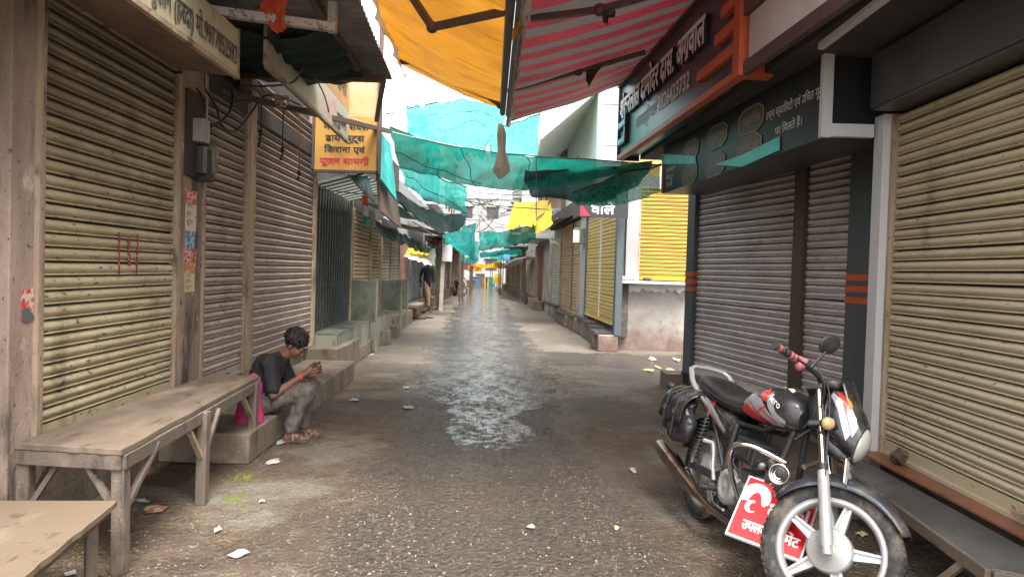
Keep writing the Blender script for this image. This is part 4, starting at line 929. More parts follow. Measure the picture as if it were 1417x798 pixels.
net('shade_net', 'dark green net sagging along the left shops', m_dnet, [(545, 262, 11.5), (580, 285, 13), (615, 297, 14), (646, 296, 15)], [(552, 276, 11.6), (580, 305, 12.6), (610, 323, 13.4), (634, 318, 14.6)], nu=36, nv=12, belly=(0, 0, -.1), wr=.05, fold=.04, seed=7)
net('shade_net', 'bright green edge of net above the leaning pole', m_teal, [(582, 290, 14), (612, 296, 14.6), (646, 294, 15.2)], [(590, 296, 14), (625, 312, 14.4), (643, 317, 15)], nu=24, nv=10, wr=.04, fold=.04, seed=8)
net('shade_net', 'pale teal net behind the leaning pole', m_tealp, [(612, 326, 20), (640, 316, 20.5), (658, 308, 21)], [(622, 338, 22), (640, 350, 22), (657, 362, 22)], nu=20, nv=12, belly=(0, .2, -.05), wr=.06, fold=.1, fd=(0, 1, .3), seed=9)
net('shade_net', 'small teal net nearest the white box on the pole', m_tealp, [(622, 336, 24), (640, 336, 24), (664, 334, 24)], [(626, 341, 24.6), (642, 352, 25), (662, 362, 25)], nu=20, nv=10, belly=(0, .1, -.03), wr=.06, fold=.08, fd=(0, 1, .3), seed=10)
net('shade_net', 'wide teal net below the yellow roof tarp', m_tealp, [(662, 322, 19.5), (700, 320, 19.2), (741, 311, 18.5)], [(664, 346, 20.4), (700, 343, 20), (742, 331, 19)], nu=34, nv=14, belly=(0, .2, -.08), wr=.06, fold=.3, fd=(0, 1, .3), seed=11)
net('shade_net', 'narrow teal net strip under the wide teal net', m_teal, [(664, 350, 24), (700, 346, 24), (722, 344, 23.5)], [(665, 357, 24.4), (700, 353, 24), (722, 352, 23.6)], nu=24, nv=8, belly=(0, .1, -.03), wr=.05, fold=.06, fd=(0, 1, .3), seed=12)
def tarp(label, mt_, top, bot, **k):
    b = B(); drape(b, PXL(*top), PXL(*bot), **k); return tag(b.obj('tarpaulin', mt_), label, 'tarpaulin')
tarp('bright yellow tarp thrown over a right roof edge', m_tary, [(712, 280, 20.5), (735, 279, 20), (761, 279, 19)], [(699, 316, 19.5), (720, 315, 18.6), (741, 310, 18)], nu=30, nv=16, wr=.08, ws=2.5, fold=.12, fd=(0, 0, 1), seed=13)
tarp('yellow tarp side flap over the right canopy corner', m_tary, [(741, 311, 18), (752, 295, 18.4), (761, 279, 18.9)], [(742, 324, 18.1), (754, 318, 18), (765, 308, 18)], nu=16, nv=10, wr=.06, ws=3, fold=.06, seed=14)
tarp('dirty white sheet slung above the walking man', m_wtarp, [(553, 343, 19.5), (575, 344, 20.5), (603, 345, 21.5)], [(554, 354, 18.8), (578, 362, 19.6), (602, 369, 21)], nu=24, nv=10, belly=(0, 0, -.05), wr=.05, fold=.08, fd=(0, 0, 1), seed=15)
tarp('small yellow sheet bunched on the white sheet', m_tary, [(566, 341, 20), (578, 338, 20.4), (594, 346, 21)], [(560, 349, 19.4), (578, 351, 20), (597, 357, 20.8)], nu=20, nv=10, wr=.1, ws=4, fold=.1, fd=(0, 0, 1), seed=16)
tarp('black plastic sheet sagging over the low left shops', m_dnet, [(520, 306, 12), (548, 320, 14), (575, 333, 17), (598, 342, 20)], [(516, 318, 11.5), (546, 333, 13), (572, 345, 16), (592, 350, 19)], nu=36, nv=10, wr=.08, ws=4, fold=.08, fd=(0, 0, 1), seed=17)
tarp('yellow sheet strung across the far end of the lane', m_tary, [(655, 364, 46), (672, 366, 46), (690, 365, 46)], [(658, 369, 46), (674, 371, 46), (689, 370, 46)], nu=16, nv=6, wr=.1, ws=2, seed=18)
tarp('red sheet on the far left awning', m_red, [(644, 362, 40), (652, 363, 41), (658, 364, 42)], [(644, 367, 39), (651, 368, 40), (657, 368, 41)], nu=12, nv=6, wr=.08, ws=2, seed=19)
tarp('green sheet hung at the far end of the lane', m_teal, [(667, 386, 62), (676, 385, 62), (686, 386, 62)], [(667, 396, 62), (676, 396, 62), (686, 396, 62)], nu=12, nv=6, wr=.1, ws=2, seed=20)
tarp('blue plastic sheet on the right tin awning', mat('blue_plastic', (.12, .38, .55), .5, transl=.4), [(696, 344, 27), (700, 344, 27), (705, 344, 27)], [(697, 362, 27), (701, 361, 27), (706, 360, 27)], nu=10, nv=10, wr=.06, ws=3, seed=21)
# orange cloth on the pipe frame, tricolour cloth, pink bag come with their holders
m_saf = mat('saffron_cloth', (.68, .12, .03), .7, transl=.35, layers=[((.55, .06, .03), 5, (1, 1, 1), .45, .6, .6)])
b = B(); drape(b, PXL((366, -6, 4.75), (380, -8, 4.75), (396, -6, 4.75)), PXL((360, 18, 4.75), (383, 47, 4.75), (395, 40, 4.75)), nu=18, nv=14, wr=.02, ws=14, fold=.05, fd=(.2, 1, 0), seed=22); tag(b.obj('orange_cloth', m_saf), 'small saffron cloth tied on the white pipe frame', 'cloth')
FL = thing('flag', 'small limp tricolour flag hanging by the brown shutters', 'flag', tuple(at(502, 270, 10.2)))
for i, (mt_, p0, p1) in enumerate(((m_saf, 270, 284), (m_wtarp, 284, 299), (m_teal, 299, 313))):
    b = B(); x = 500 + i * 1.5; drape(b, PXL((x, p0, 10.2), (x + 8, p0 + 1, 10.2)), PXL((x + 1.5, p1, 10.2), (x + 10, p1 + 1, 10.2)), nu=8, nv=6, wr=.015, ws=12, fold=.03, fd=(0, 1, 0), seed=23); b.obj('band', mt_, FL)
b = B(); b.lathe(at(507, 292, 10.14), (0, 1, 0), [(.03, 0), (.03, .004)], 14); b.obj('wheel_emblem', m_slate, FL)

# ------------------------------------------------------------------ corrugated roof and pipe frame on the left
C2 = thing('corrugated_roof', 'old corrugated iron roof jutting from the left shops', 'roof', (-1.9, 4.5, 3.2))
b = B()
def corr(u, v):
    y = 3.7 + 3.25 * u; x = -2.7 + (1.62 - .06 * (y - 4.9)) * v
    return Vector((x, y, 3.24 - .05 * v + .020 * sin(y * 2 * pi / .105) + .02 * noise.noise(Vector((x * 2, y, 0)))))
b.grid(corr, 31 * 8, 5); b.obj('sheet', m_corr, C2)
for x, y0, y1 in ((-1.35, 3.7, 6.85), (-2.2, 3.7, 6.8)):
    b = B(); b.bar((x - .0, y0, 3.17), (x - .1, y1, 3.17), .05, .06); b.obj('purlin', m_drail, C2)
for y in (3.8, 6.6):
    b = B(); b.bar((-2.6, y, 3.10), (-1.2, y, 3.10), .05, .06); b.obj('rafter', m_drail, C2)
b = B(); drape(b, [Vector((-2.6, y, 3.15)) for y in (5.3, 6, 6.72)], [Vector((-1.42, y, 3.12)) for y in (5.3, 6, 6.72)], 40, 16, (0, 0, -.07), .05, 5, 24, fold=.05, fd=(0, 0, 1)); tag(b.obj('tarpaulin', m_dnet), 'dark green sheet sagging under the corrugated roof', 'tarpaulin')
b = B(); b.bar(at(531, 108, 6.9), at(521, 166, 8.7), .05, .05); tag(b.obj('roof_strut', m_drail), 'dark slanting strut between the corrugated roof and yellow sign', 'strut')
F1 = thing('pipe_frame', 'flaking white square pipe frame under the corrugated roof', 'frame', (-1.6, 4.7, 3.0))
b = B(); b.bar((-2.75, 4.38, 3.0), (-1.25, 4.92, 3.0), .055, .055); b.obj('cross_bar', m_pipe, F1)
b = B(); b.bar((-1.27, 4.94, 2.975), (-1.27, 4.95, 3.6), .055, .055); b.obj('upright', m_pipe, F1)
b = B(); b.bar(at(215, -5, 4.3), at(245, 32, 4.4), .03, .02); b.obj('paper_tag', m_wtarp, F1)
# bamboo bar with ropes carrying the cables
F2 = thing('cable_bar', 'dark wooden bar carrying tied cables along the brown shutters', 'bar', tuple(at(400, 150, 7)))
b = B(); b.bar(at(262, 117, 5.6), at(540, 182, 9.3), .05, .05); b.obj('bar', m_drail, F2)
b = B(); b.bar(at(345, 120, 6.3), at(390, 138, 6.6), .05, .02); b.obj('pale_lath', m_rail, F2)
for px, py in ((384, 139), (391, 141), (398, 141)):
    b = B(); q = at(px, py, 6.75); b.lathe(q + Vector((-.03, -.03, 0)), (.4, .9, -.1), [(.05, 0), (.06, .012), (.05, .025)], 12); b.obj('white_tie', m_wtarp, F2)
def wire(label, pts, r=.006, name='cable', mt_=None, cat='cable', sm=True):
    p = [at(*q) for q in pts]
    if sm and len(p) > 2:
        o = []
        for i in range(len(p) - 1):
            a, b_, c, d = p[max(i - 1, 0)], p[i], p[i + 1], p[min(i + 2, len(p) - 1)]
            for k in range(6):
                t = k / 6
                o.append(.5 * ((2 * b_) + (c - a) * t + (2 * a - 5 * b_ + 4 * c - d) * t * t + (3 * b_ - a - 3 * c + d) * t ** 3))
        p = o + [p[-1]]
    b = B(); b.tube(p, r, 6); return tag(b.obj(name, mt_ or m_black), label, cat)
wire('black cable looping below the wooden bar', [(284, 124, 5.5), (300, 150, 5.5), (306, 172, 5.5), (325, 182, 5.7), (345, 160, 5.9), (358, 140, 6.1)], .009)
wire('black cable running down to the meter box', [(283, 195, 5.4), (290, 178, 5.45), (305, 168, 5.5), (318, 155, 5.6), (322, 135, 5.8), (318, 118, 5.8)], .01)
wire('short black cable bent beside the meter board', [(276, 165, 5.35), (283, 152, 5.35), (280, 135, 5.35), (272, 122, 5.35)], .009)
wire('thin cable following the wooden bar past its ties', [(320, 143, 5.9), (350, 139, 6.2), (385, 133, 6.6), (440, 158, 7.6)], .009)
wire('pale string stretched from the wooden bar to the nets', [(400, 145, 6.8), (470, 158, 8.2), (540, 182, 9.4), (640, 204, 10)], .006, 'string', m_wtarp, 'string')
for k, (x0, y1, end) in enumerate(((362, 190, 'dark hooked cord hanging nearest the wooden pole'), (392, 213, 'long cord with a grey knot hanging at the brown shutter'), (415, 245, 'long thin rust cord hanging at the right edge of the brown shutter'))):
    Y_ = 6.5 + k * .45
    hc = thing('hanging_rope', end, 'cord', tuple(at(x0, y1, Y_)))
    b = B(); b.tube([at(x0, 142 + k * 4, Y_), at(x0 - 1, y1, Y_)], .006, 6); b.obj('cord', m_black if k < 2 else m_drail, hc)
    b = B(); b.ball(at(x0 - 1, y1 - 6, Y_), (.02, .02, .035), 8, 6); b.tube([at(x0 - 1, y1, Y_), at(x0 - 4, y1 + 14 - 5 * k, Y_)], .012, 6); b.obj('knot', m_black, hc)
wire('thin white wire hanging from the roof to the peeling sign', [(410, 56, 6.0), (422, 70, 6.1), (430, 95, 6.2), (448, 130, 6.6), (455, 155, 6.9)], .006)
wire('black cable from the roof corner to the left sign', [(330, 120, 6.0), (400, 116, 6.1), (418, 95, 6.1)], .008)
wire('thin cable crossing above the green gate', [(437, 262, 9.3), (500, 268, 10), (556, 270, 10.6)], .006)
for k, (a, c, lb) in enumerate((((575, 262, 20), (760, 290, 18), 'lowest'), ((560, 250, 24), (790, 270, 20), 'second'), ((600, 240, 26), (745, 300, 24), 'steep'), ((640, 258, 30), (700, 330, 40), 'far'), ((650, 250, 30), (690, 300, 40), 'farthest'), ((560, 285, 20), (740, 255, 22), 'rising'))):
    m_ = ((a[0] + c[0]) / 2, (a[1] + c[1]) / 2 + 6 + 2 * k, (a[2] + c[2]) / 2)
    wire(('thin overhead wire crossing the lane behind the nets, ' + lb + ' strand'), [a, m_, c], .012, 'overhead_wire', cat='wire')
for a, c, lb in (((533, 120, 9), (560, 146, 13), 'thin wire tying the high teal net to the orange panel'), ((535, 158, 9), (690, 120, 14), 'thin wire passing in front of the white sky'), ((742, 218, 9.4), (742, 305, 9.4), 'thin vertical wire hanging through the dark net')):
    wire(lb, [a, c], .006, 'thin_wire', cat='wire', sm=False)
# meter board on the pillar
MB_ = thing('meter_board', 'black wooden board with a grey electricity meter and cables on the plaster pillar', 'meter board', tuple(at(265, 230, 5.35)))
b = B(); b.box((lx(5.37) + .05, 5.37, 2.33), (.03, .30, .62)); b.obj('board', m_dark, MB_)
b = B(); b.box((lx(5.36) + .10, 5.36, 2.36), (.08, .13, .17)); b.obj('meter', m_greyw, MB_, bevel=.008)
b = B(); b.box((lx(5.47) + .10, 5.47, 2.12), (.09, .10, .24)); b.obj('switch_box', m_dark, MB_, bevel=.01)
b = B(); b.box((lx(5.40) + .10, 5.38, 2.15), (.06, .06, .2)); b.obj('fuse_holder', m_char, MB_, bevel=.006)
b = B(); b.lathe((lx(5.55) + .12, 5.5, 2.05), (0, 0, 1), [(0, 0), (.05, .02), (.055, .18), (.03, .25), (0, .26)], 12); b.obj('insulator', m_tile, MB_)
# posters
PO = thing('poster', 'torn colourful paper poster strip pasted on the pillar beside the meter board', 'poster', tuple(at(255, 340, 5.33)))
m_pcol = [mat('poster_print_' + n_, c, .7, layers=[((.55, .5, .42), 30, (1, 1, 1), .5, .56, .8), (GR, 14, (1, 1, 1), .6, .68, .6)], bump=0) for n_, c in (('red', (.48, .05, .05)), ('cream', (.55, .50, .36)), ('blue', (.08, .22, .36)), ('yellow', (.58, .48, .20)), ('orange', (.5, .17, .06)))]
zz = 1.92
for i, (h_, c) in enumerate(((.10, 0), (.20, 1), (.13, 2), (.10, 0), (.08, 4), (.14, 3))):
    b = B(); b.box((lx(5.34) + .038, 5.345 + .004 * (i % 2), zz - h_ / 2), (.004, .20 - .02 * (i % 3), h_ - .002)); b.obj('paper', m_pcol[c], PO)
    if c in (1, 3, 0):
        for j in range(3): lettering(PO, ('आज', 'सेल', 'शुभ')[j], Vector((lx(5.27) + .04, 5.27, zz - .03 - j * h_ / 3.4)), (-.033, 1, 0), UP, .13, h_ / 6, m_fink if c else m_wink, lift=.001)
    zz -= h_
P2_ = thing('poster', 'small torn red poster on the left pillar', 'poster', tuple(at(20, 455, 3.4)))
b = B(); b.prism([Vector((lx(3.41) + .078, y, z)) for y, z in ((3.365, 1.235), (3.445, 1.25), (3.45, 1.10), (3.40, 1.085), (3.362, 1.10))], (.003, 0, 0)); b.obj('paper', m_pcol[0], P2_)
b = B(); b.prism([Vector((lx(3.41) + .0815, y, z)) for y, z in ((3.365, 1.15), (3.40, 1.16), (3.445, 1.12), (3.45, 1.10), (3.40, 1.087), (3.364, 1.10))], (.002, 0, 0)); b.obj('dark_print', m_slate, P2_)
lettering(P2_, 'KA', Vector((lx(3.41) + .082, 3.408, 1.205)), (-.033, 1, 0), UP, .04, .02, m_wink, lift=.001, bold=.03)

# ------------------------------------------------------------------ lane furniture
def leaning_pole(px, py, Y, top, mt_, label, r=.05):
    a = on(px, py); b = B(); b.bar(a, at(*top), r * 2, r * 2)
    t = thing('pole', label, 'pole', tuple(a)); b.obj('shaft', mt_, t); return t
t = leaning_pole(610, 430, 23.8, (615, 322, 23.8), m_pale, 'pale wooden pole standing in the lane with a white box near its top', .06)
b = B(); b.box(at(619, 350, 23.7), (.32, .1, .55)); b.obj('white_box', m_white, t)
b = B(); b.box(on(610, 428) + Vector((-.05, 0, .25)), (.25, .12, .5)); b.obj('splice', m_wood, t)
t = leaning_pole(727, 421, 0, (726, 358, on(727, 421).y), m_drail, 'thin black post holding up the tin awning on the right', .05)
TA = thing('tin_awning', 'thin white topped awning carried by the black post', 'awning', tuple(at(710, 360, 31)))
b = B(); b.prism([at(694, 367, 36), at(712, 357, 32), at(728, 355, 29.5), at(728, 357, 29.5), at(712, 360, 32), at(694, 370, 36)], (.5, .6, 0)); b.obj('sheet', m_white, TA)
BX = thing('wall_box', 'grey steel box with a pale dial on the corner building', 'box', tuple(at(802, 325, 16.6)))
b = B(); b.box(at(803, 327, 16.6), (.3, .3, .36)); b.obj('case', m_tile, BX, bevel=.01)
b = B(); b.box(at(797.5, 327, 16.44), (.14, .02, .28)); b.obj('dial', m_wht2, BX)
b = B(); drape(b, PXL((757, 331, 20), (768, 333, 19.6)), PXL((764, 338, 19.6), (774, 340, 19.4)), nu=10, nv=6, wr=.06, ws=5, seed=30); tag(b.obj('rag', m_wtarp), 'pale rag hanging under the right lintel', 'rag')
# onions and dark lump on the ledge
for k in range(9):
    b = B(); b.ball((1.98 + .05 * (k % 5) + .02 * (k // 5), 13.02 + .06 * (k // 5), 1.305 + .03 * (k // 5)), (.035, .035, .03), 8, 6); tag(b.obj('onion', m_pinkw), 'pinkish onion lying on the white ledge', 'onion', 'onions on the ledge')
b = B(); b.ball((2.42, 13.04, 1.31), (.07, .05, .035)); b.ball((2.48, 13.02, 1.30), (.04, .04, .03)); tag(b.obj('rag', m_black), 'black crumpled rag lying on the white ledge', 'rag')
# slabs and sticks by the walking man
sp = on(580, 431); b = B(); b.prism([on(572, 433) + UP * .06, on(587, 434) + UP * .06, on(597, 428) + UP * .06, on(580, 427) + UP * .06], (0, 0, .05)); tag(b.obj('stone_slab', m_limew), 'pale stone slab lying under the walking man', 'slab')
b = B(); b.prism([on(555, 436) + UP * .02, on(568, 434) + UP * .02, on(582, 425) + UP * .02, on(570, 425) + UP * .02], (0, 0, .06)); tag(b.obj('stone_slab', m_conc), 'grey stone slab beside the left platform', 'slab')
for k, (px, py) in enumerate(((561, 441), (566, 439), (572, 440))):
    b = B(); q = on(px, py); b.tube([q + UP * .03, q + Vector((.3, .1, .04)), q + Vector((.55, -.05, .02))], .035, 6); tag(b.obj('stick', m_drail), ('dark stick nearest the green platform before the left slabs', 'middle dark stick lying before the left slabs', 'dark stick nearest the wet road before the left slabs')[k], 'stick', 'dark sticks before the slabs')
# distant buildings and trees over the lane end
def block(label, x, y, wd, dp, h, mw, wins, cat='building'):
    t = thing('distant_building', label, cat, (x, y, 0))
    b = B(); b.box((x, y, h / 2), (wd, dp, h)); b.obj('wall', mw, t)
    nx_, nz_ = wins
    for i in range(nx_):
        for j in range(nz_):
            wx = x - wd / 2 + (i + .5) * wd / nx_; wz = h - 1.6 - j * 3.0
            b = B(); b.box((wx, y - dp / 2 - .01, wz), (wd / nx_ * .45, .06, 1.3)); o = b.obj('window', m_char, t)
            b = B(); b.box((wx, y - dp / 2 - .12, wz + .75), (wd / nx_ * .6, .25, .08)); b.obj('sunshade', m_white, o)
    b = B(); b.box((x, y, h + .08), (wd + .3, dp + .3, .16)); b.obj('roof', m_white, t)
    return t
m_pw = mat('pale_distant_wall', (.36, .35, .34), .8, layers=[((.22, .21, .2), .6, (1, 1, 1), .42, .62, .7)], bump=.1)
block('whitish block closing the lane behind the wires', -2.5, 88, 9, 8, 9.6, m_pw, (3, 3))
block('taller grey pink block at the lane end on the left', -9.5, 76, 6, 8, 12.5, m_pinkw, (2, 4))
block('cream block at the lane end on the right', 4.4, 72, 5, 8, 9.2, m_creamw, (2, 3))
def upper(label, side, y0, y1, z0, h, mw):
    t = thing('upper_floor', label, 'building', ((lx if side < 0 else rx)((y0 + y1) / 2), (y0 + y1) / 2, z0)); f = lbox if side < 0 else rbox
    b = B(); f(b, y0, y1, z0, z0 + h, -4, -.3); b.obj('wall', mw, t)
    n = max(1, int((y1 - y0) / 2.5))
    for i in range(n):
        c = y0 + (i + .5) * (y1 - y0) / n
        b = B(); f(b, c - .5, c + .5, z0 + .8, z0 + 2.1, -.31, -.27); o = b.obj('window', m_back, t)
        b = B(); f(b, c - .65, c + .65, z0 + 2.2, z0 + 2.28, -.3, .15); b.obj('sunshade', mw, o)
    b = B(); f(b, y0, y1, z0 - .1, z0, -.3, .25); b.obj('ledge', m_white, t)
upper('pale upper floor above the low left shops', -1, 27, 36, 3.9, 3.2, m_pw)
upper('cream upper floor far along the left side', -1, 40, 52, 4.1, 4.5, m_creamw)
upper('brown upper floor behind the bright yellow tarp', 1, 24, 33, 3.5, 2.2, m_pbrown)
upper('pale upper floor far along the right side', 1, 44, 56, 3.7, 4.2, m_pw)
SB = thing('billboard', 'pale printed billboard with a red base over the left shops', 'sign', tuple(at(580, 310, 25)))
b = B(); b.prism([at(566, 292, 22), at(596, 312, 28), at(598, 334, 28), at(566, 326, 22)], (-.1, 0, 0)); b.obj('board', m_wtarp, SB)
b = B(); b.prism([at(598, 322, 28), at(608, 324, 30), at(608, 340, 30), at(598, 337, 28)], (-.1, 0, 0)); b.obj('red_base', m_red, SB)

# clutter far down the lane: sloping awnings, cart, parked motorcycle is copied later
def slope(label, side, y0, y1, z0, z1, out, mt_, posts=True):
    f = lx if side < 0 else rx; sg = 1 if side < 0 else -1
    t = thing('awning', label, 'awning', (f(y0), (y0 + y1) / 2, z1))
    b = B()
    drape(b, [Vector((f(y) - sg * .0, y, z0)) for y in (y0, (y0 + y1) / 2, y1)], [Vector((f(y) + sg * out, y, z1)) for y in (y0, (y0 + y1) / 2, y1)], 20, 8, (0, 0, -.06), .05, 2.2, y0)
    b.obj('cloth', mt_, t)
    if posts:
        for y in (y0, y1):
            b = B(); b.bar((f(y) + sg * out, y, 0), (f(y) + sg * out, y, z1 + .02), .05, .05, up=(0, 1, 0)); b.obj('post', m_drail, t)
    b = B(); b.bar((f(y0) + sg * out, y0, z1), (f(y1) + sg * out, y1, z1), .04, .04); b.obj('edge_bar', m_drail, t)
m_bluet = mat('faded_blue_tarp', (.10, .22, .34), .6, transl=.25)
slope('sooty awning over the low brown shutters on the left', -1, 11.9, 14.6, 2.55, 2.38, .75, m_dnet, False)
slope('dark ragged awning over the pale left shutters', -1, 15.0, 18.0, 2.45, 2.25, .8, m_corr, False)
slope('grey tin awning over the blue grey doors', -1, 20.2, 25.2, 2.75, 2.45, .9, m_corr, False)
slope('blue awning in front of the grey left shop row', -1, 27, 30, 2.6, 2.2, 1.2, m_bluet)
slope('brown awning beyond the blue awning on the left', -1, 31, 34, 2.6, 2.3, 1.0, m_sgu)
slope('yellow awning farther down the left side', -1, 37, 41, 2.6, 2.2, 1.3, m_tar)
slope('red awning far down the left side', -1, 43, 48, 2.7, 2.3, 1.2, m_red)
slope('white awning nearest the right end of the lane', 1, 35, 39, 2.5, 2.2, 1.1, m_wtarp)
slope('grey awning on the far right shop row', 1, 40, 44, 2.7, 2.3, 1.0, m_corr)
slope('orange awning at the far right end', 1, 47, 52, 2.7, 2.3, 1.3, m_tar)
slope('soot black awning over the tan and sage shutters', 1, 18.0, 23.3, 2.9, 2.72, .5, m_corr, False)
hc = on(681, 397)
HC = thing('handcart', 'flat wooden handcart standing far down the lane on the right', 'cart', tuple(hc))
b = B(); b.box(hc + Vector((0, 0, .72)), (1.1, 1.8, .08)); b.obj('deck', m_wood, HC)
for sx in (-1, 1):
    b = B(); b.lathe(hc + Vector((sx * .5, .3, .34)), (1, 0, 0), [(.34, -.03), (.34, .03), (.28, .03), (.28, -.03), (.34, -.03)], 24); wl = b.obj('wheel', m_drail, HC)
    b = B()
    for k in range(8): a = pi * k / 8; b.bar(hc + Vector((sx * .5, .3 + .3 * cos(a), .34 + .3 * sin(a))), hc + Vector((sx * .5, .3 - .3 * cos(a), .34 - .3 * sin(a))), .02, .02)
    b.obj('spokes', m_drail, wl)
    b = B(); b.bar(hc + Vector((sx * .4, -.8, 0)), hc + Vector((sx * .4, -.8, .7)), .05, .05, up=(0, 1, 0)); b.obj('leg', m_drail, HC)
sk = on(668, 398)
for k in range(5):
    q = on(652 + 6 * k, 397.5 - .6 * k); b = B(); h_ = .5 + .25 * (k % 3)
    b.box(q + Vector((0, 0, h_ / 2)), (.7, .6, h_)); b.box(q + Vector((0, 0, h_ + .03)), (.78, .68, .06))
    tag(b.obj('stall_box', (m_conc, m_bluet, m_wood, m_tary, m_pbrown)[k]), ('grey', 'blue', 'wooden', 'yellow', 'brown')[k] + ' covered box in the row at the far end of the lane', 'box')

r_ = random.Random(21); b = B()
for k in range(26):
    x0, x1 = r_.uniform(630, 690), r_.uniform(660, 745); y0, y1 = r_.uniform(245, 320), r_.uniform(250, 330); Ya, Yb = r_.uniform(26, 60), r_.uniform(26, 60)
    p, q = at(x0, y0, Ya), at(x1, y1, Yb); sg = r_.uniform(.1, .5)
    b.tube([p.lerp(q, t / 6) - Vector((0, 0, sg * 4 * t / 6 * (1 - t / 6))) for t in range(7)], r_.uniform(.008, .02), 5)
tag(b.obj('wire_tangle', m_black), 'tangle of thin wires in front of the pale block at the lane end', 'wires', kind='stuff')

net('shade_net', 'teal net strip crossing between the far yellow sheet and the handcart', m_tealp, [(672, 350, 36), (695, 352, 35), (716, 346, 33)], [(674, 356, 37), (695, 358, 36), (715, 353, 34)], nu=20, nv=8, belly=(0, .1, -.1), wr=.08, fold=.1, fd=(0, 1, .3), seed=41)
net('shade_net', 'faded teal net at the far left awnings', m_tealp, [(636, 352, 33), (648, 356, 35), (660, 357, 38)], [(638, 360, 33), (648, 364, 35), (660, 364, 38)], nu=16, nv=8, wr=.08, fold=.1, fd=(0, 1, .3), seed=42)
tarp('yellow tarp draped at the far right awnings', m_tary, [(683, 362, 44), (697, 364, 42), (712, 359, 40)], [(684, 371, 44), (697, 372, 42), (711, 368, 40)], nu=16, nv=8, wr=.12, ws=2, fold=.1, seed=43)
tarp('orange tarp far down the left side of the lane', m_tar, [(646, 368, 50), (656, 367, 50), (668, 369, 50)], [(647, 376, 50), (657, 375, 50), (667, 376, 50)], nu=14, nv=8, wr=.12, ws=2, fold=.1, seed=44)
tarp('pale yellow sheet standing by the far green sheet', m_tary, [(684, 379, 58), (689, 379, 58), (694, 379, 58)], [(684, 391, 58), (689, 392, 58), (694, 391, 58)], nu=8, nv=8, wr=.1, ws=2, seed=45)
# ------------------------------------------------------------------ benches and tables
T1 = thing('wooden_bench', 'long weathered brown bench table with diagonal braces before the buff shutter', 'bench', (-1.95, 4.2, 0))
bz = .57
c4 = [Vector((-2.19, 3.19, bz)), Vector((-1.685, 3.14, bz)), Vector((-1.845, 5.32, bz)), Vector((-2.21, 5.36, bz))]
b = B(); 
def board_top(b, c, th, n=16, seed=1):
    r_ = random.Random(seed)
    ea = [c[0].lerp(c[1], i / n) + Vector((0, r_.uniform(-.004, .004), 0)) for i in range(n + 1)]
    eb = [c[1].lerp(c[2], i / n) + Vector((r_.uniform(-.005, .005), 0, 0)) for i in range(1, n + 1)]
    ec = [c[2].lerp(c[3], i / n) for i in range(1, n + 1)]
    b.prism(ea + eb + ec, (0, 0, -th)); return b
board_top(b, c4, .03); b.obj('tabletop', m_wood, T1, bevel=.004)
b = B()
for i in range(4):
    p, q = c4[i], c4[(i + 1) % 4]; cc = (c4[0] + c4[1] + c4[2] + c4[3]) / 4
    p2, q2 = p + (cc - p).normalized() * .02, q + (cc - q).normalized() * .02
    b = B(); b.bar(p2 + Vector((0, 0, -.064)), q2 + Vector((0, 0, -.064)), .03, .065); b.obj('apron', m_legw, T1, bevel=.003)
legs = [(-1.71, 3.19), (-2.165, 3.235), (-1.755, 4.14), (-2.19, 4.2), (-1.845, 5.2), (-2.19, 5.25)]
for x, y in legs:
    b = B(); b.bar((x, y, 0), (x + rnd.uniform(-.006, .006), y, bz - .032), .058, .058, up=(0, 1, 0)); b.obj('leg', m_legw, T1, bevel=.004)
def brace(b, a, c): b.bar(a, c, .028, .022); return b
for (x, y), ds in zip(legs, (((0, .32), (-.17, 0)), ((0, .3), (.17, 0)), ((0, .22), (0, -.22)), ((0, .25), (0, -.25)), ((0, -.25), (-.15, 0)), ((0, -.25), (.15, 0)))):
    for dx_, dy_ in ds:
        b = B(); brace(b, (x + dx_ * .1, y + dy_ * .06, bz - .30), (x + dx_, y + dy_, bz - .06)); b.obj('brace', m_rail if dy_ < 0 else m_legw, T1)
T2 = thing('low_table', 'low worn plank table in the bottom left corner', 'table', (-1.9, 2.6, 0))
b = B(); board_top(b, [Vector((-2.15, 2.2, .38)), Vector((-1.50, 2.1, .38)), Vector((-1.64, 3.03, .38)), Vector((-2.18, 2.98, .38))], .022, seed=3); b.obj('tabletop', mat('pale_plank', (.155, .112, .072), .65, layers=[((.16, .12, .08), 2.2, (.8, 1.2, 1), .42, .6, .85), ((.30, .24, .165), 3, (1.2, .4, 1), .56, .7, .5), (GR, 16, (1, .5, 1), .58, .68, .7)], bump=.25, bs=50), T2)
for x, y in ((-1.68, 2.92), (-1.72, 2.97), (-2.1, 2.9), (-1.56, 2.2), (-2.08, 2.25)):
    b = B(); b.bar((x, y, 0), (x, y, .36), .03, .03, up=(0, 1, 0)); b.obj('leg', m_legw, T2)
b = B(); b.bar((-1.66, 2.98, .345), (-1.53, 2.15, .345), .02, .03); b.obj('edge_bar', m_drail, T2)
T3 = thing('low_platform', 'low dark slate topped platform with wooden edge below the buff right shutter', 'bench', (2.1, 3.4, 0))
o1, o2 = on(1163, 640, .30), on(1372, 786, .30); i1, i2 = Vector((2.20, 4.6, .30)), Vector((2.185, 2.62, .30))
o1.z = o2.z = .30
m_slt = mat('dark_slate_top', (.075, .075, .07), .5, layers=[((.13, .125, .115), 2.6, (1, 1, 1), .45, .65, .7), ((.035, .034, .032), 5, (1, .4, 1), .55, .7, .6), ((.35, .33, .3), 26, (1, 1, 1), .69, .73, .7)], bump=.1, rl=(5, .32, .65))
mid_o, mid_i = o1.lerp(o2, .30), i1.lerp(i2, .30)
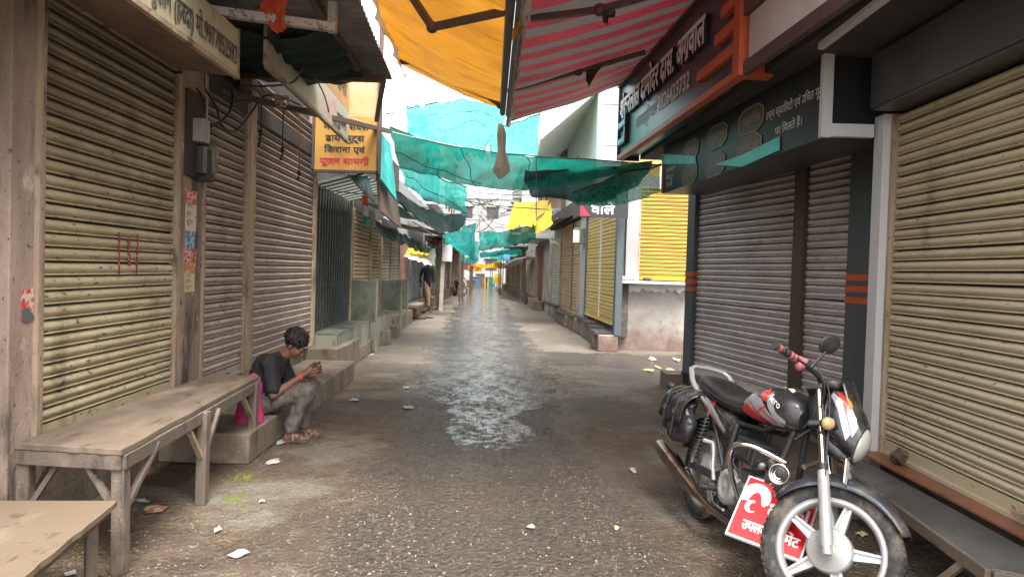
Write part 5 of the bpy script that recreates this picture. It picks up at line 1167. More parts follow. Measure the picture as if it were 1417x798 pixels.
for q in ((o1, mid_o, mid_i, i1), (mid_o + (o2 - o1) * .004, o2, i2, mid_i + (i2 - i1) * .004)):
    b = B(); b.prism([v.copy() for v in q], (0, 0, -.02)); b.obj('slab', m_slt, T3, bevel=.003)
b = B(); b.bar(o1 + Vector((-.012, 0, -.03)), o2 + Vector((-.012, 0, -.03)), .024, .055); b.obj('edge_board', m_wood, T3, bevel=.003)
b = B(); b.bar(o2 + Vector((0, -.012, -.03)), i2 + Vector((0, -.012, -.03)), .024, .055); b.obj('edge_board', m_wood, T3, bevel=.003)
b = B()
for q in (o2 + Vector((.02, .03, 0)), o1 + Vector((.04, -.1, 0))):
    b = B(); b.bar((q.x, q.y, 0), (q.x, q.y, .278), .05, .05, up=(0, 1, 0)); b.obj('leg', m_legw, T3)
b = B(); q = o2 + Vector((.01, .05, 0)); b.bar((q.x, q.y + .35, .05), (q.x, q.y + .12, .26), .022, .03); b.obj('brace', m_rail, T3)
# pink carrier bag on the step
BG = thing('carrier_bag', 'pink plastic carrier bag standing on the step behind the bench leg', 'bag', (-1.93, 5.34, .216))
m_pink = mat('pink_plastic', (.68, .06, .22), .35, transl=.3, layers=[((.5, .03, .15), 8, (1, 1, 1), .45, .65, .5)], bump=.3, bs=18)
def bagf(u, v):
    a = 2 * pi * u; z = .30 * v
    rx_, ry_ = .105 - .035 * v, .065 * (1 - .75 * v ** 2) + .006
    k = 1 + .16 * noise.noise(Vector((cos(a) * 2.2, sin(a) * 2.2, v * 2.5)))
    return Vector((-1.93 + cos(a) * rx_ * k + .02 * v, 5.34 + sin(a) * ry_ * k, .218 + z + .015 * noise.noise(Vector((a, v, 1)))))
b = B(); b.grid(bagf, 32, 14); b.obj('body', m_pink, BG)
for s_ in (-1, 1):
    b = B(); b.tube([(-1.95, 5.34 + s_ * .012, .50), (-1.94, 5.34 + s_ * .02, .56), (-1.90, 5.34 + s_ * .02, .575), (-1.86, 5.34 + s_ * .018, .55), (-1.855, 5.34 + s_ * .012, .50)], .008, 6); b.obj('handle', m_pink, BG)
# ------------------------------------------------------------------ litter
m_pap = mat('dirty_white_paper', (.36, .35, .32), .7, layers=[((.4, .36, .3), 25, (1, 1, 1), .52, .66, .6)], bump=0)
m_leaf = mat('pale_yellow_leaf', (.55, .50, .22), .6, layers=[((.4, .3, .12), 30, (1, 1, 1), .5, .65, .6)], bump=0)
m_moss = mat('bright_moss', (.15, .19, .015), .9, layers=[((.08, .11, .01), 30, (1, 1, 1), .45, .6, .8)], bump=.8, bs=120)
m_tealsc = mat('teal_plastic_scrap', (.16, .55, .48), .4, bump=0)
def scrap(px, py, wpx, hpx, mt_, name, label, cat, seed, lift=.007, group=None):
    c = on(px, py); d0 = (c - _C).length; wd = wpx / CAM_F * c.y; gp = on(px, py + hpx / 2); dp = max(.03, abs(on(px, py - hpx / 2).y - gp.y))
    wd *= .85; r_ = random.Random(seed); n = 11; ph = r_.uniform(0, 6)
    b = B()
    rim = []
    for i in range(n):
        a = 2 * pi * i / n + ph; k = r_.uniform(.6, 1.1)
        x = c.x + cos(a) * wd / 2 * k; y = c.y + sin(a) * dp / 2 * k
        rim.append(Vector((x, y, gz(x, y) + .006 + lift * r_.uniform(.2, 1.6))))
    cen = Vector((c.x, c.y, gz(c.x, c.y) + .01 + lift * 1.8)); mids = [cen.lerp(q, .55) + Vector((0, 0, r_.uniform(-.6, 1) * lift)) for q in rim]
    b.add([cen] + mids + rim, [(0, 1 + i, 1 + (i + 1) % n) for i in range(n)] + [(1 + i, 1 + n + i, 1 + n + (i + 1) % n, 1 + (i + 1) % n) for i in range(n)], False)
    o = b.obj(name, mt_); tag(o, label, cat, group); return o
m_cardr = mat('red_edged_card', (.46, .37, .28), .7, layers=[((.42, .10, .05), 9, (1, 1, 1), .52, .58, .9)], bump=0)
for i, (px, py, w_, h_, mt_, nm_, lb, ct) in enumerate((
    (330, 767, 34, 12, m_pap, 'paper_scrap', 'largest crumpled white paper scrap on the road at the bottom', 'litter'),
    (378, 640, 22, 10, m_pap, 'paper_scrap', 'torn white paper by the end of the step', 'litter'),
    (390, 612, 15, 9, m_pap, 'plastic_cup', 'flattened pale plastic cup at the foot of the step', 'litter'),
    (301, 733, 16, 10, m_pap, 'paper_scrap', 'small white scrap in front of the middle bench leg', 'litter'),
    (215, 707, 38, 15, m_cardr, 'cardboard_scrap', 'brown and red card lying under the bench', 'litter'),
    (195, 697, 30, 6, m_pap, 'plastic_strip', 'white plastic strip behind the red edged card', 'litter'),
    (362, 696, 11, 5, m_pap, 'paper_scrap', 'tiny white paper right of the middle bench leg', 'litter'),
    (98, 795, 22, 9, m_pap, 'paper_scrap', 'white paper under the low plank table', 'litter'),
    (1192, 740, 20, 9, m_leaf, 'fallen_leaf', 'yellow leaf seen through the front wheel', 'leaf'),
    (876, 651, 12, 9, m_pap, 'paper_scrap', 'white paper scrap beside the rusty patch on the right', 'litter'),
    (490, 555, 20, 5, m_pap, 'paper_scrap', 'pale flat paper on the soil beyond the seated man', 'litter'),
    (565, 565, 22, 6, m_pap, 'plastic_scrap', 'greyish plastic scrap beyond the seated man nearest the water', 'litter'),
    (563, 536, 10, 5, m_leaf, 'fallen_leaf', 'small yellow leaf on the damp soil left of the water', 'leaf'),
    (507, 485, 9, 4, m_pap, 'paper_scrap', 'white scrap beside the broken step, farther one', 'litter'),
    (514, 491, 9, 4, m_pap, 'paper_scrap', 'white scrap beside the broken step, nearer one', 'litter'),
    (898, 513, 22, 5, m_leaf, 'fallen_leaf', 'widest pale leaf in the alley mouth', 'leaf'),
    (911, 509, 9, 6, m_leaf, 'fallen_leaf', 'upright pale leaf in the alley mouth', 'leaf'),
    (927, 512, 16, 6, m_leaf, 'fallen_leaf', 'pale leaf nearest the grey block in the alley', 'leaf'),
    (903, 497, 12, 6, m_pap, 'paper_scrap', 'grey white paper ball before the whitewashed wall', 'litter'),
    (936, 498, 14, 5, m_pap, 'paper_scrap', 'flat white paper beside the blue grey post', 'litter'),
    (853, 730, 9, 5, m_leaf, 'fallen_leaf', 'tiny yellow leaf near the rear tyre', 'leaf'),
    (735, 730, 16, 6, m_pap, 'paper_scrap', 'off white scrap on the right half of the wet road', 'litter'))):
    scrap(px, py, w_, h_, mt_, nm_, lb, ct, 100 + i)
# moss
for (px, py, w_, h_, lb) in ((333, 661, 26, 9, 'bright green moss patch right of the middle bench leg'), (325, 690, 24, 8, 'thin green moss patch in front of the bench'), (110, 748, 60, 16, 'bright green moss under the low table')):
    c = on(px, py); b = B(); r_ = random.Random(px)
    for k in range(90):
        x = c.x + r_.gauss(0, w_ / 2000 * c.y * .6); y = c.y + r_.gauss(0, .05 * h_ / 8)
        s_ = r_.uniform(.003, .009); b.ball((x, y, gz(x, y) + .001), (s_, s_, s_ * .5), 5, 4)
    tag(b.obj('moss', m_moss), lb, 'moss', kind='stuff')
# gravel and crumbs: nobody could count these
r_ = random.Random(3)
def scatter(name, mt_, n, smin, smax, label, flat=.6, cond=None, y1=11):
    b = B(); k = 0
    while k < n:
        y = 2.2 + (y1 - 2.2) * r_.random() ** 1.6; x = r_.uniform(-2.3, 2.6)
        if x < -1.8 and y > 4.9: continue
        if cond and not cond(x, y): continue
        s_ = r_.uniform(smin, smax) * (1.4 if r_.random() < .06 else 1); a = r_.uniform(0, 6); k += 1
        z = gz(x, y); ca, sa = cos(a), sin(a)
        vs = [Vector((x + (ca * p - sa * q) * s_ * r_.uniform(.7, 1.2), y + (sa * p + ca * q) * s_ * r_.uniform(.6, 1.2), z + s_ * flat * r_.uniform(-.1, .1))) for p, q in ((1, 0), (.1, .9), (-1, .1), (-.1, -.8))]
        vs.append(Vector((x, y, z + s_ * flat)))
        b.add(vs, [(0, 1, 4), (1, 2, 4), (2, 3, 4), (3, 0, 4)], False)
    tag(b.obj(name, mt_), label, kind='stuff')
m_grav = mat('mixed_gravel', (.16, .125, .095), .8, layers=[((.20, .16, .115), 40, (1, 1, 1), .52, .58, .8), ((.05, .04, .03), 40, (1, 1, 1), .45, .38, .8)], bump=0)
m_crumb = mat('pale_litter_crumbs', (.36, .31, .24), .8, layers=[((.3, .2, .13), 9, (1, 1, 1), .48, .56, .8)], bump=0)
m_aggr = mat('wet_asphalt_stones', (.06, .052, .044), .2, layers=[((.10, .084, .066), 60, (1, 1, 1), .5, .58, .8), ((.03, .028, .025), 70, (1, 1, 1), .5, .58, .8)], bump=0)
def wob_(x, y): return abs(x - (.12 - .045 * y)) + .3 * noise.noise(Vector((x, y, 0)))
scatter('gravel', m_grav, 9000, .004, .010, 'loose gravel and grit over the soil at the road sides', cond=lambda x, y: wob_(x, y) > .5)
scatter('litter_crumbs', m_crumb, 700, .004, .009, 'tiny scattered paper and husk crumbs over the lane', .35)
scatter('road_stones', m_aggr, 6000, .004, .008, 'stones standing proud in the wet worn asphalt', .55, cond=lambda x, y: wob_(x, y) < .85, y1=9)
# ------------------------------------------------------------------ people
def capsule(b, p, q, r0, r1, seg=12):
    p, q = Vector(p), Vector(q); n = 4
    b.ball(p, r0, seg, 8); b.ball(q, r1, seg, 8)
    b.tube([p, p.lerp(q, .5), q], [r0, (r0 + r1) / 2, r1], seg)
def fuse(b, name, mt_, voxel, parent, smooth=4, world=False, push=None):
    me = b.mesh('tmp', mt_); o = bpy.data.objects.new('tmp', me); COL.objects.link(o)
    rm = o.modifiers.new('r', 'REMESH'); rm.mode = 'VOXEL'; rm.voxel_size = voxel; rm.use_smooth_shade = True
    if smooth:
        s_ = o.modifiers.new('s', 'SMOOTH'); s_.iterations = smooth; s_.factor = .5
    dg = bpy.context.evaluated_depsgraph_get()
    m2 = bpy.data.meshes.new_from_object(o.evaluated_get(dg)); m2.name = name
    bpy.data.objects.remove(o); bpy.data.meshes.remove(me)
    if push:
        for v in m2.vertices: v.co = push(v.co.copy(), v.normal.copy())
    for p_ in m2.polygons: p_.use_smooth = True
    if not m2.materials: m2.materials.append(mt_)
    return link(name, m2, parent, world)
m_skin = mat('brown_skin', (.20, .088, .052), .5, local=True, layers=[((.12, .055, .035), 12, (1, 1, 1), .45, .65, .5)], bump=.1, bs=120)
m_tee = mat('black_cotton', (.016, .016, .018), .85, local=True, layers=[((.03, .03, .032), 9, (1, 1, 1), .45, .65, .6)], bump=.3, bs=30)
m_jean = mat('grey_brown_trousers', (.125, .105, .09), .85, local=True, layers=[((.08, .068, .058), 7, (1, 1, 1), .42, .62, .7), ((.19, .165, .145), 14, (1, 1, 1), .56, .7, .5)], bump=.4, bs=40)
m_hair = mat('black_hair', (.012, .010, .009), .45, local=True, bump=.8, bs=70)
m_sand = mat('worn_sandal', (.07, .055, .045), .6, local=True, layers=[((.25, .2, .15), 14, (1, 1, 1), .5, .6, .8)], bump=.1)
m_band = mat('orange_thread', (.60, .07, .02), .7, bump=0)
m_eye = mat('eye_dark', (.02, .012, .01), .2, bump=0)
V = Vector
# seated man: local frame +X = where he faces, +Y = his left, origin on the ground under the seat edge
MAN = thing('person', 'barefaced young man in black tee and grey trousers sitting on the step, bent over a phone', 'person', (-1.775, 5.74, 0), rot=(0, 0, radians(4))); MAN.scale = (.91,) * 3
MAN['label'] = 'curly haired man in black tee and grey trousers sitting on the step over a phone'
hipR, hipL = V((-.20, -.085, .315)), V((-.20, .085, .315))
knR, knL = V((.205, -.115, .455)), V((.18, .12, .47))
anR, anL = V((.07, -.10, .085)), V((.13, .10, .085))
pel, wai, che, nec = V((-.215, 0, .33)), V((-.22, 0, .45)), V((-.155, 0, .62)), V((-.04, 0, .755))
shR, shL = V((-.10, -.175, .685)), V((-.09, .175, .685))
elR, elL = V((-.06, -.205, .425)), V((-.02, .20, .44))
wrR, wrL = V((.150, -.055, .575)), V((.170, .075, .585))
hd = V((.055, 0, .83))
b = B()
def rot_head(c, p):
    a = radians(38); x = p[0] * cos(a) + p[2] * sin(a); z = -p[0] * sin(a) + p[2] * cos(a)
    return c + V((x, p[1], z))
# torso and neck
for p, q, r0, r1 in ((pel, wai, .125, .115), (wai, che, .115, .125), (che, nec - V((.03, 0, .05)), .12, .075), (nec - V((.02, 0, .03)), hd + V((-.01, 0, -.04)), .052, .05)): capsule(b, p, q, r0, r1)
for p, q, r0, r1 in ((V((-.11, -.03, .67)), shR, .085, .058), (V((-.11, .03, .67)), shL, .085, .058), (shR, elR, .05, .04), (shL, elL, .05, .04), (elR, wrR, .040, .026), (elL, wrL, .040, .026),
                     (hipR, knR, .085, .058), (hipL, knL, .085, .058), (knR, anR + V((-.005, 0, .02)), .052, .034), (knL, anL + V((-.005, 0, .02)), .052, .034)): capsule(b, p, q, r0, r1)
# head
for p, r in (((-.005, 0, .035), (.093, .076, .088)), ((.03, 0, -.02), (.068, .062, .075)), ((.052, 0, -.062), (.036, .036, .032))):
    n0 = len(b.v); b.ball((0, 0, 0), r, 16, 12)
    for i in range(n0, len(b.v)): b.v[i] = rot_head(hd, b.v[i] + V(p))
for p, r in (((.098, 0, -.012), .013), ((.107, 0, -.026), .016), ((.094, 0, -.056), .013), ((.090, 0, -.066), .012), ((.085, .03, .018), .016), ((.085, -.03, .018), .016), ((-.005, .078, -.008), .017), ((-.005, -.078, -.008), .017), ((-.008, -.08, -.022), .012), ((-.008, .08, -.022), .012), ((.07, .038, -.02), .022), ((.07, -.038, -.02), .022)):
    b.ball(rot_head(hd, p), r, 8, 6)
# hands: palm, four curled fingers and a thumb round the phone
ph_c = V((.245, .01, .655)); ph_x = V((.55, 0, .83)).normalized(); ph_n = V((-.83, 0, .55)).normalized()    # phone: long axis across, screen to the face
def hand(b, w_, s_):
    c = w_ + (ph_c + V((0, s_ * .045, -.01)) - w_) * .55
    capsule(b, w_, c, .026, .032, 8)
    b.ball(c + V((.01, 0, .005)), (.036, .024, .038), 10, 8)
    for k in range(4):
        root = c + V((.022 + .006 * k, s_ * (.012 - .004 * k), .038 - .024 * k))
        m1 = root + V((.040 - .004 * abs(k - 1), s_ * -.006, .012 - .004 * k)); m2 = m1 + V((.012, -s_ * .024, .010)); e = m2 + V((-.010, -s_ * .020, .004))
        capsule(b, root, m1, .0105, .0098, 6); capsule(b, m1, m2, .0098, .009, 6); capsule(b, m2, e, .009, .0078, 6)
    t0 = c + V((-.004, -s_ * .012, .026)); t1 = t0 + V((.016, -s_ * .020, .028)); t2 = t1 + V((.022, -s_ * .012, .010))
    capsule(b, t0, t1, .0125, .0112, 6); capsule(b, t1, t2, .0112, .009, 6)
hand(b, wrR, -1); hand(b, wrL, 1)
# feet with toes
for an, s_ in ((anR, -1), (anL, 1)):
    capsule(b, an + V((-.005, 0, -.0)), an + V((-.035, 0, -.045)), .034, .030, 10)
    capsule(b, an + V((0, 0, -.02)), an + V((.10, s_ * .012, -.05)), .036, .026, 10)
    capsule(b, an + V((-.03, 0, -.045)), an + V((.11, s_ * .012, -.055)), .027, .022, 10)
    for k in range(5):
        o_ = V((.115 - .010 * k, (.030 - .016 * k) * -s_ + s_ * .012, -.056)); capsule(b, an + o_, an + o_ + V((.042 - .005 * k, 0, -.002)), .0125 - .001 * k, .0095 - .0008 * k, 6)
fuse(b, 'body', m_skin, .006, MAN, 2)
# tee
def crease(k, fr, s1=0):
    def f(co, nr):
        q = co * fr + V((s1, s1 * 2, 0))
        return co + nr * (k * noise.noise(q) + k * .6 * noise.noise(V((q.x * 2.2, q.y * 2.2, q.z * .8))))
    return f
b = B()
for p, q, r0, r1 in ((pel + V((-.01, 0, -.035)), wai, .142, .132), (wai, che, .132, .137), (che, nec - V((.035, 0, .06)), .132, .082), (V((-.11, -.03, .67)), shR, .096, .070), (V((-.11, .03, .67)), shL, .096, .070), (shR, shR.lerp(elR, .78), .066, .068), (shL, shL.lerp(elL, .78), .066, .068)): capsule(b, p, q, r0, r1)
fuse(b, 'black_tee', m_tee, .009, MAN, 3, push=crease(.017, 11))
# trousers
b = B()
for p, q, r0, r1 in ((pel + V((0, 0, -.035)), pel + V((.03, 0, 0)), .128, .122), (hipR, knR, .10, .074), (hipL, knL, .10, .074), (knR, anR + V((.0, 0, .05)), .070, .058), (knL, anL + V((.0, 0, .05)), .070, .058), (anR + V((.0, 0, .06)), anR + V((.005, 0, .045)), .060, .062), (anL + V((.0, 0, .06)), anL + V((.005, 0, .045)), .060, .062)): capsule(b, p, q, r0, r1)
fuse(b, 'trousers', m_jean, .009, MAN, 3, push=crease(.017, 15, 3))
# curly hair
b = B(); r_ = random.Random(11)
n0 = len(b.v)
for k in range(760):
    th = r_.uniform(0, 2 * pi); ph = math.acos(r_.uniform(-.35, 1))
    p = V((-.018 + .098 * sin(ph) * cos(th), .086 * sin(ph) * sin(th), .045 + .098 * cos(ph)))
    if p.x > .055 and p.z < .05: continue
    if p.z < .01 and p.x > -.01: continue
    p += V((r_.uniform(-.008, .012), r_.uniform(-.010, .010), r_.uniform(-.004, .016)))
    b.ball(rot_head(hd, p), r_.uniform(.008, .015), 6, 4)
b.ball(rot_head(hd, (-.02, 0, .045)), .088, 12, 8)
fuse(b, 'curly_hair', m_hair, .0045, MAN, 0, push=crease(.005, 90))
b = B()
for s_ in (-1, 1): b.ball(rot_head(hd, (.090, s_ * .029, .006)), (.010, .013, .007), 8, 6); b.bar(rot_head(hd, (.097, s_ * .016, .022)), rot_head(hd, (.088, s_ * .046, .024)), .008, .006)
b.obj('eyes_and_brows', m_eye, MAN, False)
b = B(); b.lathe(elR.lerp(wrR, .90), wrR - elR, [(.030, -.008), (.034, -.004), (.034, .006), (.030, .010)], 14); b.lathe(elR.lerp(wrR, .84), wrR - elR, [(.031, -.004), (.035, 0), (.031, .004)], 14); b.obj('wrist_thread', m_band, MAN, False)
for an, s_ in ((anR, -1), (anL, 1)):
    b = B(); so_ = []
    for fx, fy in ((-.075, 0), (-.06, -.032), (.0, -.036), (.08, -.044), (.145, -.032), (.16, 0), (.14, .036), (.08, .046), (0, .036), (-.06, .030)): so_.append(V((an.x + fx, an.y + fy + s_ * .010 * (fx > .05), .001)))
    b.prism(so_, (0, 0, .022)); sd = b.obj('sandal', m_sand, MAN, False, bevel=.004)
    for fx, hgt in ((.03, .088), (.085, .060)):
        b = B(); n = 9
        b.tube([V((an.x + fx, an.y + s_ * .01 + .045 * cos(pi * i / (n - 1)), .018 + hgt * .85 * sin(pi * i / (n - 1)))) for i in range(n)], .011, 6); b.obj('strap', m_sand, sd, False)
def world_of(t, p): return (Matrix.LocRotScale(t.location, t.rotation_euler, t.scale) @ V(p))
PH = thing('phone', 'black mobile phone held sideways in the seated man’s hands'.replace('’', "'"), 'phone', tuple(world_of(MAN, ph_c)), rot=(0, 0, radians(4))); PH.scale = (.91,) * 3
Rm = Matrix((ph_n.cross(ph_x) * -1, ph_x, ph_n)).transposed() 
b = B(); b.box((0, 0, 0), (.15, .074, .009), R=Rm); b.obj('case', m_board, PH, False, bevel=.003)
b = B(); b.box(ph_n * .0052, (.138, .066, .002), R=Rm); b.obj('screen', mat('phone_screen', (.03, .035, .045), .1, bump=0), PH, False)

def small_person(name_label, loc, rz, sc_, skinm, topm, botm, stride, bare=True, cat='person'):
    t = thing('person', name_label, cat, loc, rot=(0, 0, rz)); t.scale = (sc_,) * 3
    hR, hL = V((0, -.09, .88)), V((0, .09, .88))
    kR, kL = V((stride * .5 + .05, -.09, .48)), V((-stride * .25, .09, .47))
    aR, aL = V((stride * .62, -.09, .09)), V((-stride * .72, .09, .11))
    sR, sL = V((0, -.185, 1.40)), V((0, .185, 1.40)); eR, eL = V((-.08 - stride * .1, -.235, 1.12)), V((.05, .235, 1.12)); wR, wL = V((-.02 - stride * .15, -.225, .88)), V((.12, .215, .90))
    b = B()
    for p, q, r0, r1 in ((V((0, 0, .92)), V((0, 0, 1.15)), .125, .115), (V((0, 0, 1.15)), V((0, 0, 1.36)), .12, .12), (V((0, 0, 1.38)), V((.02, 0, 1.55)), .07, .05), (V((0, -.05, 1.36)), sR, .085, .058), (V((0, .05, 1.36)), sL, .085, .058), (sR, eR, .05, .04), (sL, eL, .05, .04), (eR, wR, .04, .027), (eL, wL, .04, .027), (hR, kR, .09, .06), (hL, kL, .09, .06), (kR, aR, .056, .036), (kL, aL, .056, .036)): capsule(b, p, q, r0, r1, 10)
    b.ball((.015, 0, 1.625), (.092, .075, .115), 14, 10); b.ball((.10, 0, 1.60), (.016, .014, .02), 6, 5); b.ball((.055, 0, 1.545), (.04, .04, .03), 8, 6)
    for s_ in (-1, 1): b.ball((0, s_ * .077, 1.615), (.02, .012, .028), 6, 5); b.ball((.09, s_ * .03, 1.64), .012, 6, 5)
    for w_, e_ in ((wR, eR), (wL, eL)):
        dn = (w_ - e_).normalized(); b.ball(w_ + dn * .05, (.032, .02, .045), 8, 6); sg = -1 if w_.y < 0 else 1
        for k in range(4): q = w_ + dn * .085 + V((.024 - .016 * k, 0, 0)); capsule(b, q, q + dn * (.065 - .008 * abs(k - 1)) + V((.006, -sg * .01, 0)), .009, .008, 6)
        q = w_ + dn * .03 + V((.03, 0, 0)); capsule(b, q, q + dn * .045 + V((.022, -sg * .008, 0)), .0115, .009, 6)
    for a in (aR, aL): capsule(b, a, a + V((-.03, 0, -.05)), .036, .032, 8); capsule(b, a + V((-.03, 0, -.055)), a + V((.14, 0, -.062)), .032, .024, 8); 
    fuse(b, 'body', skinm, .012, t, 2)
    b = B()
    for p, q, r0, r1 in ((V((0, 0, .86)), V((0, 0, 1.15)), .15, .138), (V((0, 0, 1.15)), V((0, 0, 1.37)), .138, .13), (V((0, -.05, 1.36)), sR, .095, .07), (V((0, .05, 1.36)), sL, .095, .07), (sR, eR, .064, .055), (sL, eL, .064, .055), (eR, eR.lerp(wR, .8), .054, .042), (eL, eL.lerp(wL, .8), .054, .042)): capsule(b, p, q, r0, r1, 10)
    fuse(b, 'shirt', topm, .014, t, 3, push=crease(.012, 9))
    b = B(); end = .42 if bare else .96
    for h_, k_, a_ in ((hR, kR, aR), (hL, kL, aL)):
        capsule(b, h_, k_, .105, .082 if not bare else .085, 10)
        if not bare: capsule(b, k_, k_.lerp(a_, .9), .08, .07, 10)
    capsule(b, V((0, 0, .86)), V((0, 0, .95)), .135, .132)
    fuse(b, 'trousers', botm, .014, t, 3, push=crease(.01, 12))
    b = B(); b.ball((-.012, 0, 1.66), (.098, .083, .10), 14, 10); b.ball((-.04, 0, 1.62), (.075, .08, .09), 12, 8)
    fuse(b, 'hair', m_hair, .01, t, 1, push=crease(.01, 40))
    b = B()
    for a in (aR, aL): b.prism([V((a.x + fx, a.y + fy, a.z - .098)) for fx, fy in ((-.075, 0), (-.06, -.035), (.06, -.045), (.16, -.03), (.175, 0), (.16, .03), (.06, .045), (-.06, .035))], (0, 0, .02))
    b.obj('sandals', m_sand, t, False)
    return t
m_navy = mat('dark_navy_shirt', (.022, .024, .034), .8, local=True, bump=.2, bs=20)
m_khaki = mat('tan_trousers', (.42, .27, .16), .8, local=True, layers=[((.32, .2, .12), 8, (1, 1, 1), .45, .65, .6)], bump=.2, bs=20)
m_lblue = mat('light_blue_shirt', (.22, .32, .40), .8, local=True, bump=.2, bs=20)
m_djean = mat('blue_jeans', (.05, .085, .16), .8, local=True, bump=.2, bs=20)
wp = on(588, 430)
small_person('man in a dark shirt and tan trousers walking beside the left shops', (wp.x + .05, wp.y, .10), radians(-52), .90, m_skin, m_navy, m_khaki, .42, bare=False)
bp = on(705, 401)
small_person('distant man in a light blue shirt and jeans standing at the right shops', (bp.x, bp.y, 0), radians(95), .99, m_skin, m_lblue, m_djean, .05, bare=False)
# ------------------------------------------------------------------ motorcycle (X forward, Y its left, origin under the rear axle)
m_gloss = mat('black_gloss_paint', (.012, .012, .014), .18, coat=.4, local=True, bump=0, layers=[((.09, .075, .06), 9, (1, 1, 1), .52, .68, .6), ((.14, .12, .095), 60, (1, 1, 1), .60, .66, .5)], rl=(6, .14, .5))
m_navyp = mat('blue_black_gloss_paint', (.018, .020, .030), .2, coat=.4, local=True, bump=0, layers=[((.12, .10, .075), 8, (1, 1, 1), .50, .66, .6), ((.16, .13, .10), 60, (1, 1, 1), .60, .66, .5)], rl=(6, .18, .55))
m_rub = mat('tyre_rubber', (.022, .021, .02), .75, local=True, layers=[((.13, .105, .08), 12, (1, 1, 1), .46, .62, .8)], bump=.5, bs=60)
m_alloy = mat('silver_alloy_paint', (.40, .395, .38), .38, metal=.35, local=True, layers=[((.3, .27, .22), 10, (1, 1, 1), .52, .66, .6)], bump=.05)
m_chrome = mat('chrome', (.62, .61, .60), .14, metal=1, local=True, layers=[((.25, .19, .14), 14, (1, 1, 1), .60, .70, .6)], bump=0)
m_dchrome = mat('heat_stained_chrome', (.42, .37, .33), .28, metal=1, local=True, layers=[((.16, .11, .08), 9, (1, 1, 1), .48, .64, .7)], bump=.1)
m_eng = mat('dull_engine_alloy', (.26, .255, .245), .45, metal=.7, local=True, layers=[((.09, .075, .06), 12, (1, 1, 1), .45, .62, .8)], bump=.2)
m_bplast = mat('black_plastic', (.022, .022, .023), .5, local=True, layers=[((.09, .08, .07), 9, (1, 1, 1), .52, .68, .5)], bump=.15)
m_seat = mat('black_vinyl', (.016, .016, .017), .35, local=True, layers=[((.06, .055, .05), 5, (1, 1, 1), .5, .68, .5)], bump=.2, bs=90, rl=(9, .25, .55))
m_redg = mat('red_graphic', (.52, .03, .02), .22, coat=.3, bump=0)
m_silg = mat('silver_graphic', (.36, .36, .38), .25, metal=.3, coat=.3, bump=0)
m_org = mat('orange_graphic', (.75, .22, .03), .25, coat=.3, bump=0)
m_lens = mat('amber_lens', (.42, .28, .12), .2, coat=.5, bump=0)
m_glass = mat('clear_lamp_glass', (.36, .35, .31), .08, coat=.8, bump=0, spec=.8)
m_grip = mat('pink_red_grip', (.30, .085, .085), .6, local=True, bump=.2)
rear, front = V((1.12, 4.17, 0)), V((1.29, 2.96, 0))
hdg = atan2(front.y - rear.y, front.x - rear.x)
BK = thing('motorcycle', 'black motorcycle with red and silver graphics and white alloy wheels parked on the right', 'motorcycle', (rear.x, rear.y, .0), rot=(radians(-12), 0, hdg)); BK.scale = (.955, .94, .945)
def bobj(b, name, m_, parent=None, **k): return b.obj(name, m_, parent or BK, False, **k)
Hd = V((.90, 0, .95)); AX = V((1.265, 0, .298)); FU = V((-.454, 0, .891)); RW = V((0, 0, .302))
STEER = Matrix.Translation(Hd) @ Matrix.Rotation(radians(46), 4, FU) @ Matrix.Translation(-Hd)
def FB(): return B(STEER)
def wheel(mk, c, name, R=.298):
    b = mk(); pr = []
    for i in range(17):
        a = radians(-205 + 230 * i / 16 + 90 - 90)
    sec = [(R - .072, -.030), (R - .058, -.040), (R - .030, -.044), (R - .012, -.036), (R - .003, -.020), (R, 0), (R - .003, .020), (R - .012, .036), (R - .030, .044), (R - .058, .040), (R - .072, .030), (R - .068, 0), (R - .072, -.030)]
    b.lathe(c, (0, 1, 0), sec, 64); w_ = bobj(b, name, m_rub)
    b = mk()
    for k in range(60):                                   # tread blocks
        a = 2 * pi * k / 60
        for s_ in (-1, 1):
            rr = R - .008; q = c + V((cos(a) * (rr - .0045), s_ * .020, sin(a) * (rr - .0045))); t = V((-sin(a), 0, cos(a))); up_ = V((cos(a), 0, sin(a)))
            b.bar(q - t * .010 + V((0, -s_ * .010, 0)), q + t * .010 + V((0, s_ * .010, 0)), .020, .020, up=up_)
    tag(b.obj('tread', m_rub, w_, False), kind='stuff')
    b = mk()
    b.lathe(c, (0, 1, 0), [(R - .068, -.034), (R - .088, -.036), (R - .096, -.020), (R - .100, 0), (R - .096, .020), (R - .088, .036), (R - .068, .034), (R - .080, 0), (R - .068, -.034)], 56)
    for k in range(5):
        a = 2 * pi * k / 5 + .35; d = V((cos(a), 0, sin(a))); t = V((-sin(a), 0, cos(a)))
        r0, r1 = .080, R - .092
        for s_ in (-1, 1):
            p = [c + d * r0 + t * s_ * .012, c + d * r0 + t * s_ * .026, c + d * r1 + t * s_ * .016, c + d * r1 + t * s_ * .006]
            b.prism([q + V((0, -.017, 0)) for q in p], (0, .034, 0))
        p = [c + d * r0 - t * .024, c + d * r0 + t * .024, c + d * r1 + t * .014, c + d * r1 - t * .014]
        b.prism([q + V((0, -.007, 0)) for q in p], (0, .014, 0))
    b.obj('rim', m_alloy, w_, False, fix=True)
    b = mk(); b.lathe(c, (0, 1, 0), [(0, -.062), (.03, -.062), (.034, -.052), (.088, -.046), (.096, -.036), (.098, .030), (.06, .05), (0, .05)], 40); b.obj('hub', m_alloy, w_, False)
    b = mk(); b.lathe(c, (0, 1, 0), [(0, -.105), (.012, -.105), (.012, .105), (0, .105)], 10); b.lathe(c, (0, 1, 0), [(0, -.112), (.020, -.112), (.020, -.098), (0, -.098)], 6, smooth=False); b.obj('axle', m_drail, w_, False)
    return w_
